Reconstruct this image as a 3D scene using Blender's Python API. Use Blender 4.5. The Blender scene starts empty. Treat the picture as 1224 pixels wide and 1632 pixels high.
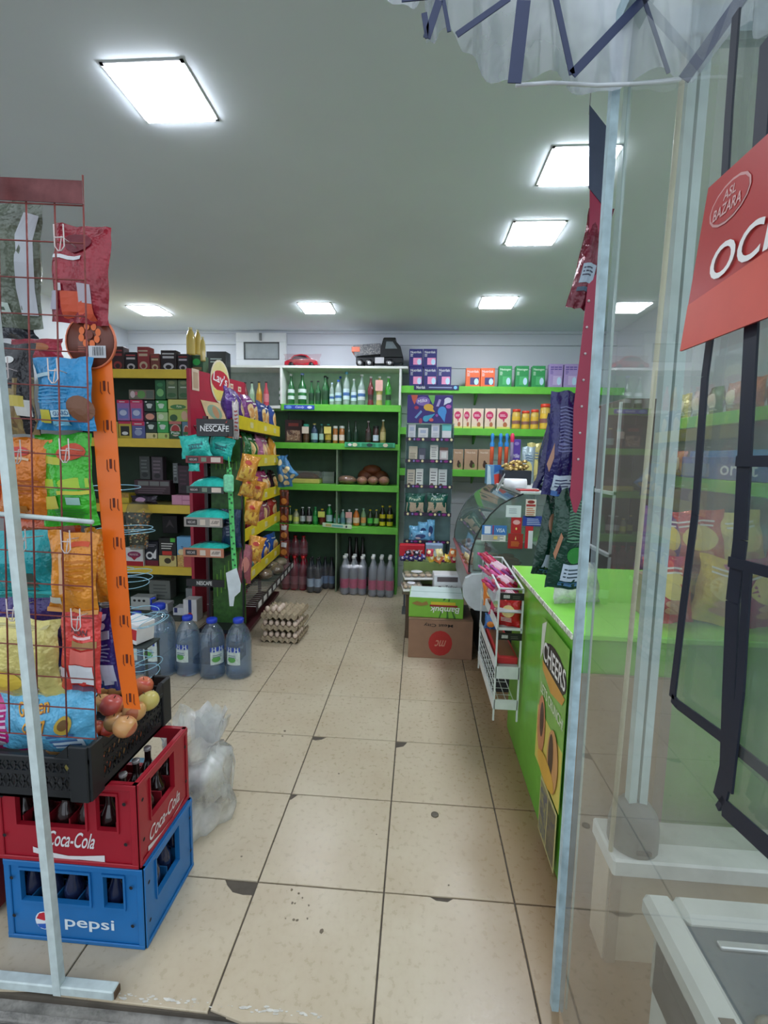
import bpy, math, random
from mathutils import Vector, Matrix
random.seed(7)
SC = bpy.context.scene
COL = SC.collection

# ------------------------------------------------------------ camera
FPX, PITCH, YAW, ROLL, HC = 762.5, .1144, -.0702, .0201, 1.5113
def _basis():
    cy, sy, cp, sp = math.cos(YAW), math.sin(YAW), math.cos(PITCH), math.sin(PITCH)
    f = Vector((sy*cp, cy*cp, -sp)); r = Vector((cy, -sy, 0)); u = r.cross(f)
    c, s = math.cos(ROLL), math.sin(ROLL)
    return c*r + s*u, -s*r + c*u, f
RI, UP, FW = _basis()
cam = bpy.data.cameras.new('camera'); camo = bpy.data.objects.new('camera', cam); COL.objects.link(camo)
camo.matrix_world = Matrix(((RI.x, UP.x, -FW.x, 0), (RI.y, UP.y, -FW.y, 0), (RI.z, UP.z, -FW.z, HC), (0, 0, 0, 1)))
cam.sensor_fit = 'VERTICAL'; cam.sensor_height = 36; cam.lens = FPX/1632*36; cam.clip_start = .02
SC.camera = camo
# ------------------------------------------------------------ world, exposure
W = bpy.data.worlds.new('world'); SC.world = W; W.use_nodes = True
W.node_tree.nodes['Background'].inputs[0].default_value = (.80, .90, 1.0, 1)
W.node_tree.nodes['Background'].inputs[1].default_value = .95
SC.view_settings.view_transform = 'Standard'; SC.view_settings.look = 'None'
SC.view_settings.gamma = 1; SC.view_settings.use_curve_mapping = False
SC.view_settings.exposure = 0.62
LAMP_STRENGTH = 34.0
try:
    SC.cycles.use_denoising = True
    SC.cycles.max_bounces = 8; SC.cycles.transparent_max_bounces = 16
    SC.cycles.caustics_reflective = False; SC.cycles.caustics_refractive = False
except Exception: pass

def at(px, py, Y):                       # a pixel of the photograph on the vertical plane at distance Y
    d = RI*(px-612)/FPX - UP*(py-816)/FPX + FW
    return Vector((0, 0, HC)) + d*(Y/d.y)
def atz(px, py, z=0.):                   # ... on a horizontal plane
    d = RI*(px-612)/FPX - UP*(py-816)/FPX + FW
    return Vector((0, 0, HC)) + d*((z-HC)/d.z)
def atx(px, py, X):
    d = RI*(px-612)/FPX - UP*(py-816)/FPX + FW
    return Vector((0, 0, HC)) + d*(X/d.x)

# ------------------------------------------------------------ materials
def lin(c):
    return tuple(((v/255)/12.92 if v/255 <= .04045 else ((v/255+.055)/1.055)**2.4) for v in c)
_M = {}
def mat(c, rough=.5, metal=0., vary=.10, scale=14., bump=0., coat=0., spec=.5):
    k = ('m', tuple(c), rough, metal, vary, scale, bump, coat, spec)
    if k in _M: return _M[k]
    m = bpy.data.materials.new('paint_%d_%d_%d' % tuple(c)); m.use_nodes = True
    N, L = m.node_tree.nodes, m.node_tree.links
    b = N['Principled BSDF']; b.inputs['Roughness'].default_value = rough; b.inputs['Metallic'].default_value = metal
    b.inputs['Coat Weight'].default_value = coat; b.inputs['Specular IOR Level'].default_value = spec
    l = lin(c)
    if vary:
        tc = N.new('ShaderNodeTexCoord'); n = N.new('ShaderNodeTexNoise'); n.inputs['Scale'].default_value = scale; n.inputs['Detail'].default_value = 3
        r = N.new('ShaderNodeValToRGB'); r.color_ramp.elements[0].position = .3; r.color_ramp.elements[1].position = .7
        r.color_ramp.elements[0].color = (*[v*(1-vary) for v in l], 1); r.color_ramp.elements[1].color = (*[min(1, v*(1+vary)) for v in l], 1)
        L.new(tc.outputs['Object'], n.inputs['Vector']); L.new(n.outputs['Fac'], r.inputs[0]); L.new(r.outputs[0], b.inputs['Base Color'])
        if bump:
            n2 = N.new('ShaderNodeTexNoise'); n2.inputs['Scale'].default_value = scale*2.5; n2.inputs['Detail'].default_value = 2
            bp = N.new('ShaderNodeBump'); bp.inputs['Strength'].default_value = bump; bp.inputs['Distance'].default_value = .01
            L.new(tc.outputs['Object'], n2.inputs['Vector']); L.new(n2.outputs['Fac'], bp.inputs['Height']); L.new(bp.outputs[0], b.inputs['Normal'])
    else: b.inputs['Base Color'].default_value = (*l, 1)
    _M[k] = m; return m
def foil(c, rough=.2): return mat(c, rough, .12, .22, 16., .9, .25)
def clear(c, opacity=.15, rough=.05, ior=1.5, haze=None):    # thin see-through sheet or shell
    k = ('c', tuple(c), opacity, rough, ior, haze)
    if k in _M: return _M[k]
    m = bpy.data.materials.new('clear_%d_%d_%d' % tuple(c)); m.use_nodes = True
    N, L = m.node_tree.nodes, m.node_tree.links; out = N['Material Output']
    b = N['Principled BSDF']; b.inputs['Base Color'].default_value = (*lin(c), 1); b.inputs['Roughness'].default_value = .4
    t = N.new('ShaderNodeBsdfTransparent'); l = lin(c); t.inputs[0].default_value = (*[.35+.65*v if opacity < .3 else .1+.9*v for v in l], 1)
    mx = N.new('ShaderNodeMixShader'); mx.inputs[0].default_value = opacity
    if haze:
        tc = N.new('ShaderNodeTexCoord'); n = N.new('ShaderNodeTexNoise'); n.inputs['Scale'].default_value = haze; n.inputs['Detail'].default_value = 4
        mr = N.new('ShaderNodeMapRange'); mr.inputs[1].default_value = .35; mr.inputs[2].default_value = .7; mr.inputs[3].default_value = opacity*.45; mr.inputs[4].default_value = min(.97, opacity*1.6)
        L.new(tc.outputs['Object'], n.inputs['Vector']); L.new(n.outputs['Fac'], mr.inputs[0]); L.new(mr.outputs[0], mx.inputs[0])
    L.new(t.outputs[0], mx.inputs[1]); L.new(b.outputs[0], mx.inputs[2])
    g = N.new('ShaderNodeBsdfGlossy'); g.inputs['Roughness'].default_value = rough; g.inputs[0].default_value = (1, 1, 1, 1)
    fr = N.new('ShaderNodeFresnel'); ge = N.new('ShaderNodeNewGeometry'); bi = N.new('ShaderNodeMix'); bi.inputs[2].default_value = ior; bi.inputs[3].default_value = 1/ior
    L.new(ge.outputs['Backfacing'], bi.inputs[0]); L.new(bi.outputs[0], fr.inputs[0])   # both faces of a thin sheet reflect alike
    m2 = N.new('ShaderNodeMixShader'); L.new(fr.outputs[0], m2.inputs[0]); L.new(mx.outputs[0], m2.inputs[1]); L.new(g.outputs[0], m2.inputs[2])
    L.new(m2.outputs[0], out.inputs[0])
    _M[k] = m; return m
def emit(c, s):
    m = bpy.data.materials.new('lamp_diffuser'); m.use_nodes = True
    b = m.node_tree.nodes['Principled BSDF']; b.inputs['Base Color'].default_value = (.9, .9, .9, 1)
    b.inputs['Emission Color'].default_value = (*lin(c), 1); b.inputs['Emission Strength'].default_value = s
    return m
def photo(c1, c2, c3, scale=9., rough=.3):      # a printed picture: patches of three inks
    k = ('p', tuple(c1), tuple(c2), tuple(c3), scale, rough)
    if k in _M: return _M[k]
    m = bpy.data.materials.new('printed_picture'); m.use_nodes = True
    N, L = m.node_tree.nodes, m.node_tree.links; b = N['Principled BSDF']; b.inputs['Roughness'].default_value = rough
    tc = N.new('ShaderNodeTexCoord'); n = N.new('ShaderNodeTexVoronoi'); n.inputs['Scale'].default_value = scale*4
    n0 = N.new('ShaderNodeTexNoise'); n0.inputs['Scale'].default_value = scale; mp = N.new('ShaderNodeMixRGB'); mp.inputs[0].default_value = .12
    r = N.new('ShaderNodeValToRGB'); r.color_ramp.elements[0].color = (*lin(c1), 1); r.color_ramp.elements[1].color = (*lin(c3), 1)
    e = r.color_ramp.elements.new(.5); e.color = (*lin(c2), 1)
    L.new(tc.outputs['Object'], n0.inputs['Vector']); L.new(tc.outputs['Object'], mp.inputs[1]); L.new(n0.outputs['Color'], mp.inputs[2]); L.new(mp.outputs[0], n.inputs['Vector'])
    L.new(n.outputs['Color'], r.inputs[0]); L.new(r.outputs[0], b.inputs['Base Color'])
    _M[k] = m; return m
WHITE = (225, 228, 226); BLACK = (22, 22, 24)

# ------------------------------------------------------------ mesh building
class MB:
    def __init__(s): s.v, s.f, s.m, s.sm, s.mats = [], [], [], [], []
    def mi(s, m):
        if m not in s.mats: s.mats.append(m)
        return s.mats.index(m)
    def add(s, vs, fs, m, smooth=False, T=None):
        o = len(s.v); i = s.mi(m)
        s.v += [tuple(T @ Vector(p)) for p in vs] if T else [tuple(p) for p in vs]
        s.f += [tuple(o+k for k in f) for f in fs]; s.m += [i]*len(fs); s.sm += [smooth]*len(fs); return s
    def box(s, x0, x1, y0, y1, z0, z1, m, b=0., T=None):
        if b <= 0:
            vs = [(x, y, z) for z in (z0, z1) for x, y in ((x0, y0), (x1, y0), (x1, y1), (x0, y1))]
            return s.add(vs, [(3, 2, 1, 0), (4, 5, 6, 7), (0, 1, 5, 4), (1, 2, 6, 5), (2, 3, 7, 6), (3, 0, 4, 7)], m, False, T)
        b = min(b, (x1-x0)*.45, (y1-y0)*.45, (z1-z0)*.45)
        rings = []
        for z, d in ((z0, b), (z0+b, 0), (z1-b, 0), (z1, b)):
            rings += [(x0+d+b*0, y0+b, z) if d == 0 else (x0+b, y0+b, z)] if False else []
            if d: r = [(x0+b, y0+b, z), (x0+b, y0+b, z), (x1-b, y0+b, z), (x1-b, y0+b, z), (x1-b, y1-b, z), (x1-b, y1-b, z), (x0+b, y1-b, z), (x0+b, y1-b, z)]
            else: r = [(x0, y0+b, z), (x0+b, y0, z), (x1-b, y0, z), (x1, y0+b, z), (x1, y1-b, z), (x1-b, y1, z), (x0+b, y1, z), (x0, y1-b, z)]
            rings.append(r)
        vs, fs = [], []
        vs += [rings[0][0], rings[0][2], rings[0][4], rings[0][6]]; vs += rings[1]; vs += rings[2]; vs += [rings[3][0], rings[3][2], rings[3][4], rings[3][6]]
        A, B, C2, D = 0, 4, 12, 20
        fs += [(3, 2, 1, 0), (20, 21, 22, 23)]
        for k in range(8): fs.append((B+k, B+(k+1) % 8, C2+(k+1) % 8, C2+k))
        for c in range(4):
            a, b2 = 2*c, 2*c+1; nx = (2*c+2) % 8
            fs.append((A+c, B+b2, B+a)); fs.append((A+c, A+(c+1) % 4, B+nx, B+b2))
            fs.append((D+c, C2+a, C2+b2)); fs.append((D+c, C2+b2, C2+nx, D+(c+1) % 4))
        return s.add(vs, fs, m, False, T)
    def lathe(s, prof, m, n=14, T=None, a0=0., a1=2*math.pi, smooth=True, cap=False):
        full = abs(a1-a0-2*math.pi) < 1e-6; c = n if full else n+1; vs, fs = [], []
        for r, z in prof:
            for k in range(c):
                a = a0+(a1-a0)*k/n; vs.append((r*math.cos(a), r*math.sin(a), z))
        for j in range(len(prof)-1):
            for k in range(n):
                k2 = (k+1) % c; fs.append((j*c+k, j*c+k2, (j+1)*c+k2, (j+1)*c+k))
        if cap and full:
            fs.append(tuple(range(c-1, -1, -1))); q = (len(prof)-1)*c; fs.append(tuple(range(q, q+c)))
        return s.add(vs, fs, m, smooth, T)
    def tube(s, pts, r, m, n=6, closed=False):
        pts = [Vector(p) for p in pts]; vs, fs = [], []; N = len(pts)
        for i, p in enumerate(pts):
            a = pts[i-1] if (i or closed) else p; b = pts[(i+1) % N] if (i < N-1 or closed) else p
            t = (b-a).normalized(); u = t.orthogonal() if abs(t.z) > .9 else t.cross(Vector((0, 0, 1))); u.normalize()
            w = t.cross(u).normalized()
            if abs(t.z) > .9: u = (Vector((1, 0, 0))-t*t.x).normalized(); w = t.cross(u)
            for k in range(n):
                q = 2*math.pi*k/n; vs.append(p+u*r*math.cos(q)+w*r*math.sin(q))
        for i in range(N if closed else N-1):
            for k in range(n):
                fs.append((i*n+k, i*n+(k+1) % n, ((i+1) % N)*n+(k+1) % n, ((i+1) % N)*n+k))
        if not closed: fs += [tuple(range(n-1, -1, -1)), tuple(range((N-1)*n, N*n))]
        return s.add(vs, fs, m, n > 4)
    def prism(s, poly, y0, y1, m, T=None):          # polygon in xz pushed from y0 to y1
        n = len(poly); vs = [(x, y0, z) for x, z in poly]+[(x, y1, z) for x, z in poly]
        fs = [tuple(range(n)), tuple(range(2*n-1, n-1, -1))]+[((k+1) % n, k, n+k, n+(k+1) % n) for k in range(n)]
        return s.add(vs, fs, m, False, T)
    def slab(s, poly, z0, z1, m, T=None):           # polygon in xy pushed from z0 to z1
        n = len(poly); vs = [(x, y, z0) for x, y in poly]+[(x, y, z1) for x, y in poly]
        fs = [tuple(range(n-1, -1, -1)), tuple(range(n, 2*n))]+[(k, (k+1) % n, n+(k+1) % n, n+k) for k in range(n)]
        return s.add(vs, fs, m, False, T)
    def ball(s, c, r, m, n=12, sq=(1, 1, 1), dimple=0.):
        prof = []
        vs, fs = [], []; h = n//2+1
        for j in range(h+1):
            th = math.pi*j/h
            for k in range(n):
                a = 2*math.pi*k/n; rr = r*(1-dimple*math.exp(-(th/.45)**2)-dimple*.5*math.exp(-((math.pi-th)/.4)**2))
                vs.append((c[0]+rr*math.sin(th)*math.cos(a)*sq[0], c[1]+rr*math.sin(th)*math.sin(a)*sq[1], c[2]+rr*math.cos(th)*sq[2]))
        for j in range(h):
            for k in range(n): fs.append((j*n+k, (j+1)*n+k, (j+1)*n+(k+1) % n, j*n+(k+1) % n))
        return s.add(vs, fs, m, True)
    def sheet(s, fn, nu, nv, m, smooth=True, T=None):
        vs = [fn(i/nu, j/nv) for j in range(nv+1) for i in range(nu+1)]
        fs = [(j*(nu+1)+i, j*(nu+1)+i+1, (j+1)*(nu+1)+i+1, (j+1)*(nu+1)+i) for j in range(nv) for i in range(nu)]
        return s.add(vs, fs, m, smooth, T)
    def build(s, name, parent=None, loc=None, rz=0., label=None):
        me = bpy.data.meshes.new(name); me.from_pydata(s.v, [], s.f)
        for m in s.mats: me.materials.append(m)
        me.polygons.foreach_set('material_index', s.m); me.polygons.foreach_set('use_smooth', s.sm); me.update()
        o = bpy.data.objects.new(name, me); COL.objects.link(o)
        if parent: o.parent = parent
        if loc is not None: o.location = loc
        if rz: o.rotation_euler = (0, 0, rz)
        if label: o['label'] = label
        return o

def thing(name, label, cat, loc=(0, 0, 0), rot=(0, 0, 0), group=None):
    o = bpy.data.objects.new(name, None); COL.objects.link(o); o.location = loc
    o.rotation_euler = rot if hasattr(rot, '__len__') else (0, 0, rot)
    o.empty_display_size = .05
    o['label'] = label; o['category'] = cat
    if group: o['group'] = group
    return o
def tag(o, label, cat, group=None):
    o['label'] = label; o['category'] = cat
    if group: o['group'] = group
    return o
def struct(o): o['kind'] = 'structure'; return o
def clone(root, loc, rot, label=None):
    r = root.copy(); COL.objects.link(r); r.location = loc; r.rotation_euler = rot if hasattr(rot, '__len__') else (0, 0, rot)
    if label: r['label'] = label
    for ch in list(root.children):
        c = ch.copy(); COL.objects.link(c); c.parent = r
        for g in ch.children:
            d = g.copy(); COL.objects.link(d); d.parent = c
    return r

_T = {}
def glyphs(text, bold=0.):
    k = (text, bold)
    if k in _T: return _T[k]
    cu = bpy.data.curves.new('t', 'FONT'); cu.body = text; cu.resolution_u = 4; cu.offset = bold
    ob = bpy.data.objects.new('t', cu); COL.objects.link(ob)
    dg = bpy.context.evaluated_depsgraph_get(); dg.update()
    me = bpy.data.meshes.new_from_object(ob.evaluated_get(dg))
    vs = [tuple(v.co[:2]) for v in me.vertices]; fs = [tuple(p.vertices) for p in me.polygons]
    bpy.data.objects.remove(ob); bpy.data.curves.remove(cu); bpy.data.meshes.remove(me)
    if vs:
        x0, x1 = min(v[0] for v in vs), max(v[0] for v in vs); y0, y1 = min(v[1] for v in vs), max(v[1] for v in vs)
        vs = [((x-x0)/(x1-x0)-.5, (y-y0)/(y1-y0)-.5) for x, y in vs]
    _T[k] = (vs, fs); return _T[k]

def decals(mb, prints, surf, step=.0005, asp=1.):
    """flat print laid on a surface; surf(u, v, out) gives the point, u and v from 0 to 1, out metres proud"""
    for i, p in enumerate(prints):
        o = step*(i+1); k = p[0]; m = p[-1] if not isinstance(p[-1], tuple) else mat(p[-1], .4, vary=.05)
        if k == 'r':
            _, u0, v0, u1, v1, _c = p
            mb.sheet(lambda a, b: surf(u0+(u1-u0)*a, v0+(v1-v0)*b, o), 4, 4, m, False)
        elif k == 'e':
            _, cu, cv, ru, rv, _c = p
            vs = [surf(cu, cv, o)]; fs = []
            for j in (1, 2):
                for q in range(16):
                    a = 2*math.pi*q/16; vs.append(surf(cu+ru*j/2*math.cos(a), cv+rv*j/2*math.sin(a), o))
            for q in range(16):
                fs.append((0, 1+q, 1+(q+1) % 16)); fs.append((1+q, 17+q, 17+(q+1) % 16, 1+(q+1) % 16))
            mb.add(vs, fs, m)
        elif k == 'p':
            vs = [surf(u, v, o) for u, v in p[1]]; mb.add(vs, [tuple(range(len(vs)))], m)
        elif k == 't':
            _, txt, cu, cv, w, h, sh, rot, _c = p
            vs, fs = glyphs(txt, .012)
            c, s_ = math.cos(rot), math.sin(rot); q = []
            for x, y in vs:
                a, b = x*w+sh*y*h*(1/asp if asp else 1), y*h
                a, b = a*c-b*s_/asp, a*s_*asp+b*c
                q.append(surf(cu+a, cv+b, o))
            mb.add(q, fs, m)
        elif k == 'l':                                  # rows of small print
            _, u0, v0, u1, v1, n, _c = p
            for j in range(n):
                v = v0+(v1-v0)*(j+.2)/n; vv = v+(v1-v0)*.4/n; ue = u1-(u1-u0)*.25*random.random()
                mb.sheet(lambda a, b: surf(u0+(ue-u0)*a, v+(vv-v)*b, o), 3, 1, m, False)
    return mb

# ------------------------------------------------------------ generic goods
def carton(name, label, cat, loc, w, d, h, col, prints=(), rot=0, group=None, top=None, side=None, rough=.45):
    """box with its front towards -y and its origin under its middle"""
    t = thing(name, label, cat, loc, rot, group)
    m = col if not isinstance(col, tuple) else mat(col, rough, vary=.06)
    MB().box(-w/2, w/2, -d/2, d/2, 0, h, m, min(.003, w*.03)).build('box_body', t)
    pr = MB()
    if prints: decals(pr, prints, lambda u, v, o: ((u-.5)*w*.98, -d/2-o, v*h), asp=w/h)
    if top: decals(pr, top, lambda u, v, o: ((u-.5)*w*.98, (v-.5)*d, h+o), asp=w/d)
    if side: decals(pr, side, lambda u, v, o: (w/2+o, (u-.5)*d, v*h), asp=d/h)
    if pr.v: pr.build('printed_label', t)
    return t
def px_box(name, label, cat, r, Y, d, col, prints=(), z0=None, group=None, rot=0, **k):
    x0, y0, x1, y1 = r; a = at((x0+x1)/2, y1, Y); b = at((x0+x1)/2, y0, Y)
    w = (at(x1, y1, Y)-at(x0, y1, Y)).length*.98; z = a.z if z0 is None else z0
    return carton(name, label, cat, (a.x, Y+d/2, z), w, d, max(.01, b.z-z), col, prints, rot, group, **k)

def bag_surf(w, h, t, seed=0, side=1, flare=.0, pinch=.0):
    rnd = random.Random(seed); ph = [rnd.uniform(0, 6) for _ in range(4)]
    def f(u, v, o=0.):
        x = (u-.5)*2; e = max(0., 1-abs(x)**2.6)
        zz = min(1, max(0, (v-.05)/.9)); b = max(0., math.sin(math.pi*zz))**.55
        th = t/2*b*e**.5*(1+.18*math.sin(5*x+ph[0]+3*v)+.12*math.sin(9*v+ph[1]))
        if v <= .05 or v >= .95: th = 0
        nar = 1-.10*b-pinch*math.exp(-((v-.9)/.12)**2)+flare*(1-v)
        X = x*w/2*nar+.012*w*math.sin(14*v+ph[2])
        Z = v*h+.012*h*math.sin(5*x+ph[3])*(1 if v > .5 else -.5)
        Y = -side*(th+o)+.006*math.sin(8*x+ph[1])*(abs(v-.5) > .42)
        return (X, Y, Z)
    return f
def bag(name, label, cat, loc, w, h, t, col, prints=(), rot=0, group=None, seed=None, pinch=0., flare=0., back=None, hang=False):
    seed = random.randint(0, 9999) if seed is None else seed
    o = thing(name, label, cat, loc, rot, group)
    m = foil(col) if isinstance(col, tuple) else col
    F, B = bag_surf(w, h, t, seed, 1, flare, pinch), bag_surf(w, h, t, seed, -1, flare, pinch)
    dz = -h if hang else 0.
    mb = MB(); mb.sheet(lambda a, b: F(a, b), 10, 14, m); mb.sheet(lambda a, b: B(1-a, b), 10, 14, m)
    mb.v = [(x, y, z+dz) for x, y, z in mb.v]
    mb.build('bag_body', o)
    if prints:
        def S(u, v, out): x, y, z = F(u, v, out+.0012); return (x, y, z+dz)
        decals(MB(), prints, S, asp=w/h).build('printed_label', o)
    return o
CATS = {'nut_bag': 'snack', 'candy_bag': 'sweets', 'snack_pouch': 'snack', 'coffee_bag': 'coffee', 'blue_pouch': 'pouch', 'dark_pouch': 'pouch', 'hanging_crisps_bag': 'crisps', 'patterned_bag': 'bag', 'nut_packet': 'snack', 'pink_leaflet': 'paper', 'corn_snack_bag': 'snack', 'pink_bag': 'snack'}
def px_bag(name, label, *a, **k):
    if isinstance(a[0], str): return _px_bag(name, label, *a, **k)
    return _px_bag(name, label, CATS[name], *a, **k)
def _px_bag(name, label, cat, r, Y, t, col, prints=(), group=None, tilt=0., yaw=0., **k):
    x0, y0, x1, y1 = r; xc = (x0+x1)/2; a = at(xc, y1, Y); b = at(xc, y0, Y)
    w = (at(x1, y1, Y)-at(x0, y1, Y)).length*1.08
    return bag(name, label, cat, (a.x, Y, a.z), w, (b-a).length, t, col, prints, (0, tilt, yaw), group, **k)

def bottle(name, label, loc, h, r, body, cap, lab=None, shape='glass', group=None, cat='bottle', fill=None, lz=(.18, .5), n=14, labcol2=None, tagc=None):
    t = thing(name, label, cat, loc, 0, group)
    if shape == 'glass': pr = [(.0, 0), (.92, 0), (1, .02), (1, .52), (.93, .60), (.45, .74), (.36, .80), (.36, .95)]; cz, cr = .94, .42
    elif shape == 'slim': pr = [(.0, 0), (.9, 0), (1, .02), (1, .5), (.82, .62), (.42, .78), (.36, .95)]; cz, cr = .94, .44
    elif shape == 'waist': pr = [(.0, 0), (.95, 0), (1, .05), (.82, .22), (.8, .34), (1, .5), (.98, .6), (.5, .76), (.36, .84), (.36, .95)]; cz, cr = .94, .42
    elif shape == 'pet': pr = [(.0, .01), (.8, 0), (1, .04), (1, .10), (.95, .12), (1, .14), (1, .56), (.94, .66), (.6, .80), (.36, .87), (.34, .94)]; cz, cr = .93, .42
    elif shape == 'jug': pr = [(.0, .01), (.85, 0), (1, .03)]+[(1-.035*(k % 2), .06+.032*k) for k in range(16)]+[(1, .60), (.93, .70), (.72, .81), (.46, .89), (.34, .92), (.34, .94)]; cz, cr = .925, .40
    elif shape == 'jar': pr = [(.0, 0), (.95, 0), (1, .03), (1, .78), (.85, .85), (.85, .9)]; cz, cr = .86, .9
    MB().lathe([(a*r, b*h) for a, b in pr], body, n).build('bottle_body', t)
    MB().lathe([(cr*r, cz*h), (cr*r*1.06, cz*h+.002), (cr*r*1.06, h*.99), (cr*r*.9, h), (0, h)], cap, 10).build('cap', t)
    if lab is not None:
        m = lab if not isinstance(lab, tuple) else mat(lab, .45, vary=.12, scale=40)
        g = [(1.015*r, lz[0]*h), (1.015*r, lz[1]*h)]
        if shape == 'waist': g = [(.86*r, .2*h), (.84*r, .28*h), (.88*r, .38*h)]
        mb = MB().lathe(g, m, n)
        if labcol2:
            mb.lathe([(1.03*r, (lz[0]*.65+lz[1]*.35)*h), (1.03*r, (lz[0]*.35+lz[1]*.65)*h)], mat(labcol2, .4), n)
        mb.build('paper_label', t)
    if fill is not None:
        MB().lathe([(0, .01*h), (.93*r, .02*h), (.93*r, .5*h), (.5*r, .68*h), (0, .7*h)], fill, n).build('drink', t)
    if tagc is not None:
        MB().box(-r*1.1, r*1.1, -r*1.25, -r*1.15, h*.5, h*.86, mat(tagc, .5)).build('price_tag', t)
    return t
def px_bottle(label, x0, x1, ytop, Y, z0, body, cap, lab=None, shape='glass', group=None, name='glass_bottle', yoff=0., **k):
    a = at((x0+x1)/2, ytop, Y+yoff); w = (at(x1, ytop, Y)-at(x0, ytop, Y)).length
    return bottle(name, label, (a.x, Y+yoff, z0), a.z-z0, w*.48, body, cap, lab, shape, group, **k)

# ============================================================ THE ROOM
CH = 2.9; YB = 5.5; XL, XR, YF = -3.4, 2.1, 1.10
grout = mat((88, 80, 70), .9, vary=.2)
fl = struct(MB().box(XL, XR, YF, YB+.1, -.12, -.006, grout).build('floor'))
def tile_mat():
    m = bpy.data.materials.new('floor_tile'); m.use_nodes = True; N, L = m.node_tree.nodes, m.node_tree.links; b = N['Principled BSDF']
    tc = N.new('ShaderNodeTexCoord'); geo = N.new('ShaderNodeNewGeometry')
    n1 = N.new('ShaderNodeTexNoise'); n1.inputs['Scale'].default_value = 1.4; n1.inputs['Detail'].default_value = 6; n1.inputs['Roughness'].default_value = .65
    n2 = N.new('ShaderNodeTexNoise'); n2.inputs['Scale'].default_value = 45; n2.inputs['Detail'].default_value = 4
    L.new(geo.outputs['Position'], n1.inputs['Vector']); L.new(geo.outputs['Position'], n2.inputs['Vector'])
    r = N.new('ShaderNodeValToRGB'); r.color_ramp.elements[0].position = .34; r.color_ramp.elements[1].position = .66
    r.color_ramp.elements[0].color = (*lin((186, 169, 142)), 1); r.color_ramp.elements[1].color = (*lin((203, 190, 166)), 1)
    L.new(n1.outputs['Fac'], r.inputs[0])
    mx = N.new('ShaderNodeMixRGB'); mx.blend_type = 'MULTIPLY'; mx.inputs[0].default_value = .22
    r2 = N.new('ShaderNodeValToRGB'); r2.color_ramp.elements[0].position = .3; r2.color_ramp.elements[0].color = (.74, .68, .60, 1); r2.color_ramp.elements[1].position = .55; r2.color_ramp.elements[1].color = (1, 1, 1, 1)
    L.new(n2.outputs['Fac'], r2.inputs[0]); L.new(r.outputs[0], mx.inputs[1]); L.new(r2.outputs[0], mx.inputs[2])
    # trodden brown dirt along the counter foot
    sx = N.new('ShaderNodeSeparateXYZ'); L.new(geo.outputs['Position'], sx.inputs[0])
    add = N.new('ShaderNodeMath'); add.operation = 'MULTIPLY_ADD'; add.inputs[1].default_value = .35; L.new(n1.outputs['Fac'], add.inputs[0]); L.new(sx.outputs['X'], add.inputs[2])
    mr = N.new('ShaderNodeMapRange'); mr.inputs[1].default_value = .26; mr.inputs[2].default_value = .66; mr.inputs[3].default_value = 0; mr.inputs[4].default_value = .85
    L.new(add.outputs[0], mr.inputs[0])
    m3 = N.new('ShaderNodeMixRGB'); m3.blend_type = 'MULTIPLY'; m3.inputs[2].default_value = (*lin((168, 138, 100)), 1)
    L.new(mr.outputs[0], m3.inputs[0]); L.new(mx.outputs[0], m3.inputs[1]); L.new(m3.outputs[0], b.inputs['Base Color'])
    rr = N.new('ShaderNodeMapRange'); rr.inputs[3].default_value = .22; rr.inputs[4].default_value = .36; L.new(n2.outputs['Fac'], rr.inputs[0]); L.new(rr.outputs[0], b.inputs['Roughness'])
    return m
TM = tile_mat()
TX, TY, TS = -.9794, 1.5079, .45
def tile(poly): # bevelled slab
    mb = MB(); n = len(poly); cx = sum(p[0] for p in poly)/n; cy = sum(p[1] for p in poly)/n
    inn = [(cx+(x-cx)*.993, cy+(y-cy)*.993) for x, y in poly]
    vs = [(x, y, -.01) for x, y in poly]+[(x, y, -.0015) for x, y in poly]+[(x, y, 0) for x, y in inn]
    fs = [(k, (k+1) % n, n+(k+1) % n, n+k) for k in range(n)]+[(n+k, n+(k+1) % n, 2*n+(k+1) % n, 2*n+k) for k in range(n)]+[tuple(range(2*n, 3*n))]
    mb.add(vs, fs, TM); return mb
J = .0028; S0, S1 = J, TS-J
sq = tile([(S0, S0), (S1, S0), (S1, S1), (S0, S1)]).build('tile', fl)
fr = [(S0, .05), (.1, .045), (.2, .06), (.33, .05), (S1, .045), (S1, S1), (S0, S1)]
special = {(0, -1): [(S0, .05), (S1, .045), (S1, S1-.05), (S1-.03, S1-.052), (S1-.07, S1-.045), (S1-.10, S1-.02), (S1-.115, S1), (S0, S1)],
           (1, 1): [(S0, S0), (S1, S0), (S1, S1), (.075, S1), (.05, S1-.025), (.02, S1-.035), (S0, S1-.03)],
           (2, 1): [(S0, S0), (S1, S0), (S1, S1), (.06, S1), (.04, S1-.04), (S0, S1-.055)],
           (0, 2): [(S0, S0), (S1, S0), (S1, S1), (S0, S1)],
           (2, -1): [(S0, .05), (S1, .045), (S1, S1), (.24, S1), (.22, S1-.014), (.18, S1-.012), (.16, S1), (S0, S1)],
           (1, 0): [(S0, S0), (S1, S0), (S1, S1), (.03, S1), (.01, S1-.03), (S0, S1-.035)]}
first = True
for i in range(-6, 7):
    for j in range(-1, 9):
        x, y = TX+TS*i, TY+TS*j
        if x+TS > XR+.05 or x < XL-.3: continue
        if (i, j) in special: o = tile(special[(i, j)]).build('tile', fl)
        elif j == -1: o = tile([(a, b+.02*math.sin(i*3+a*9)*(b < .1)) for a, b in fr]).build('tile', fl)
        elif first: o = sq; first = False
        else: o = sq.copy(); COL.objects.link(o)
        o.location = (x, y, 0)
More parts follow.
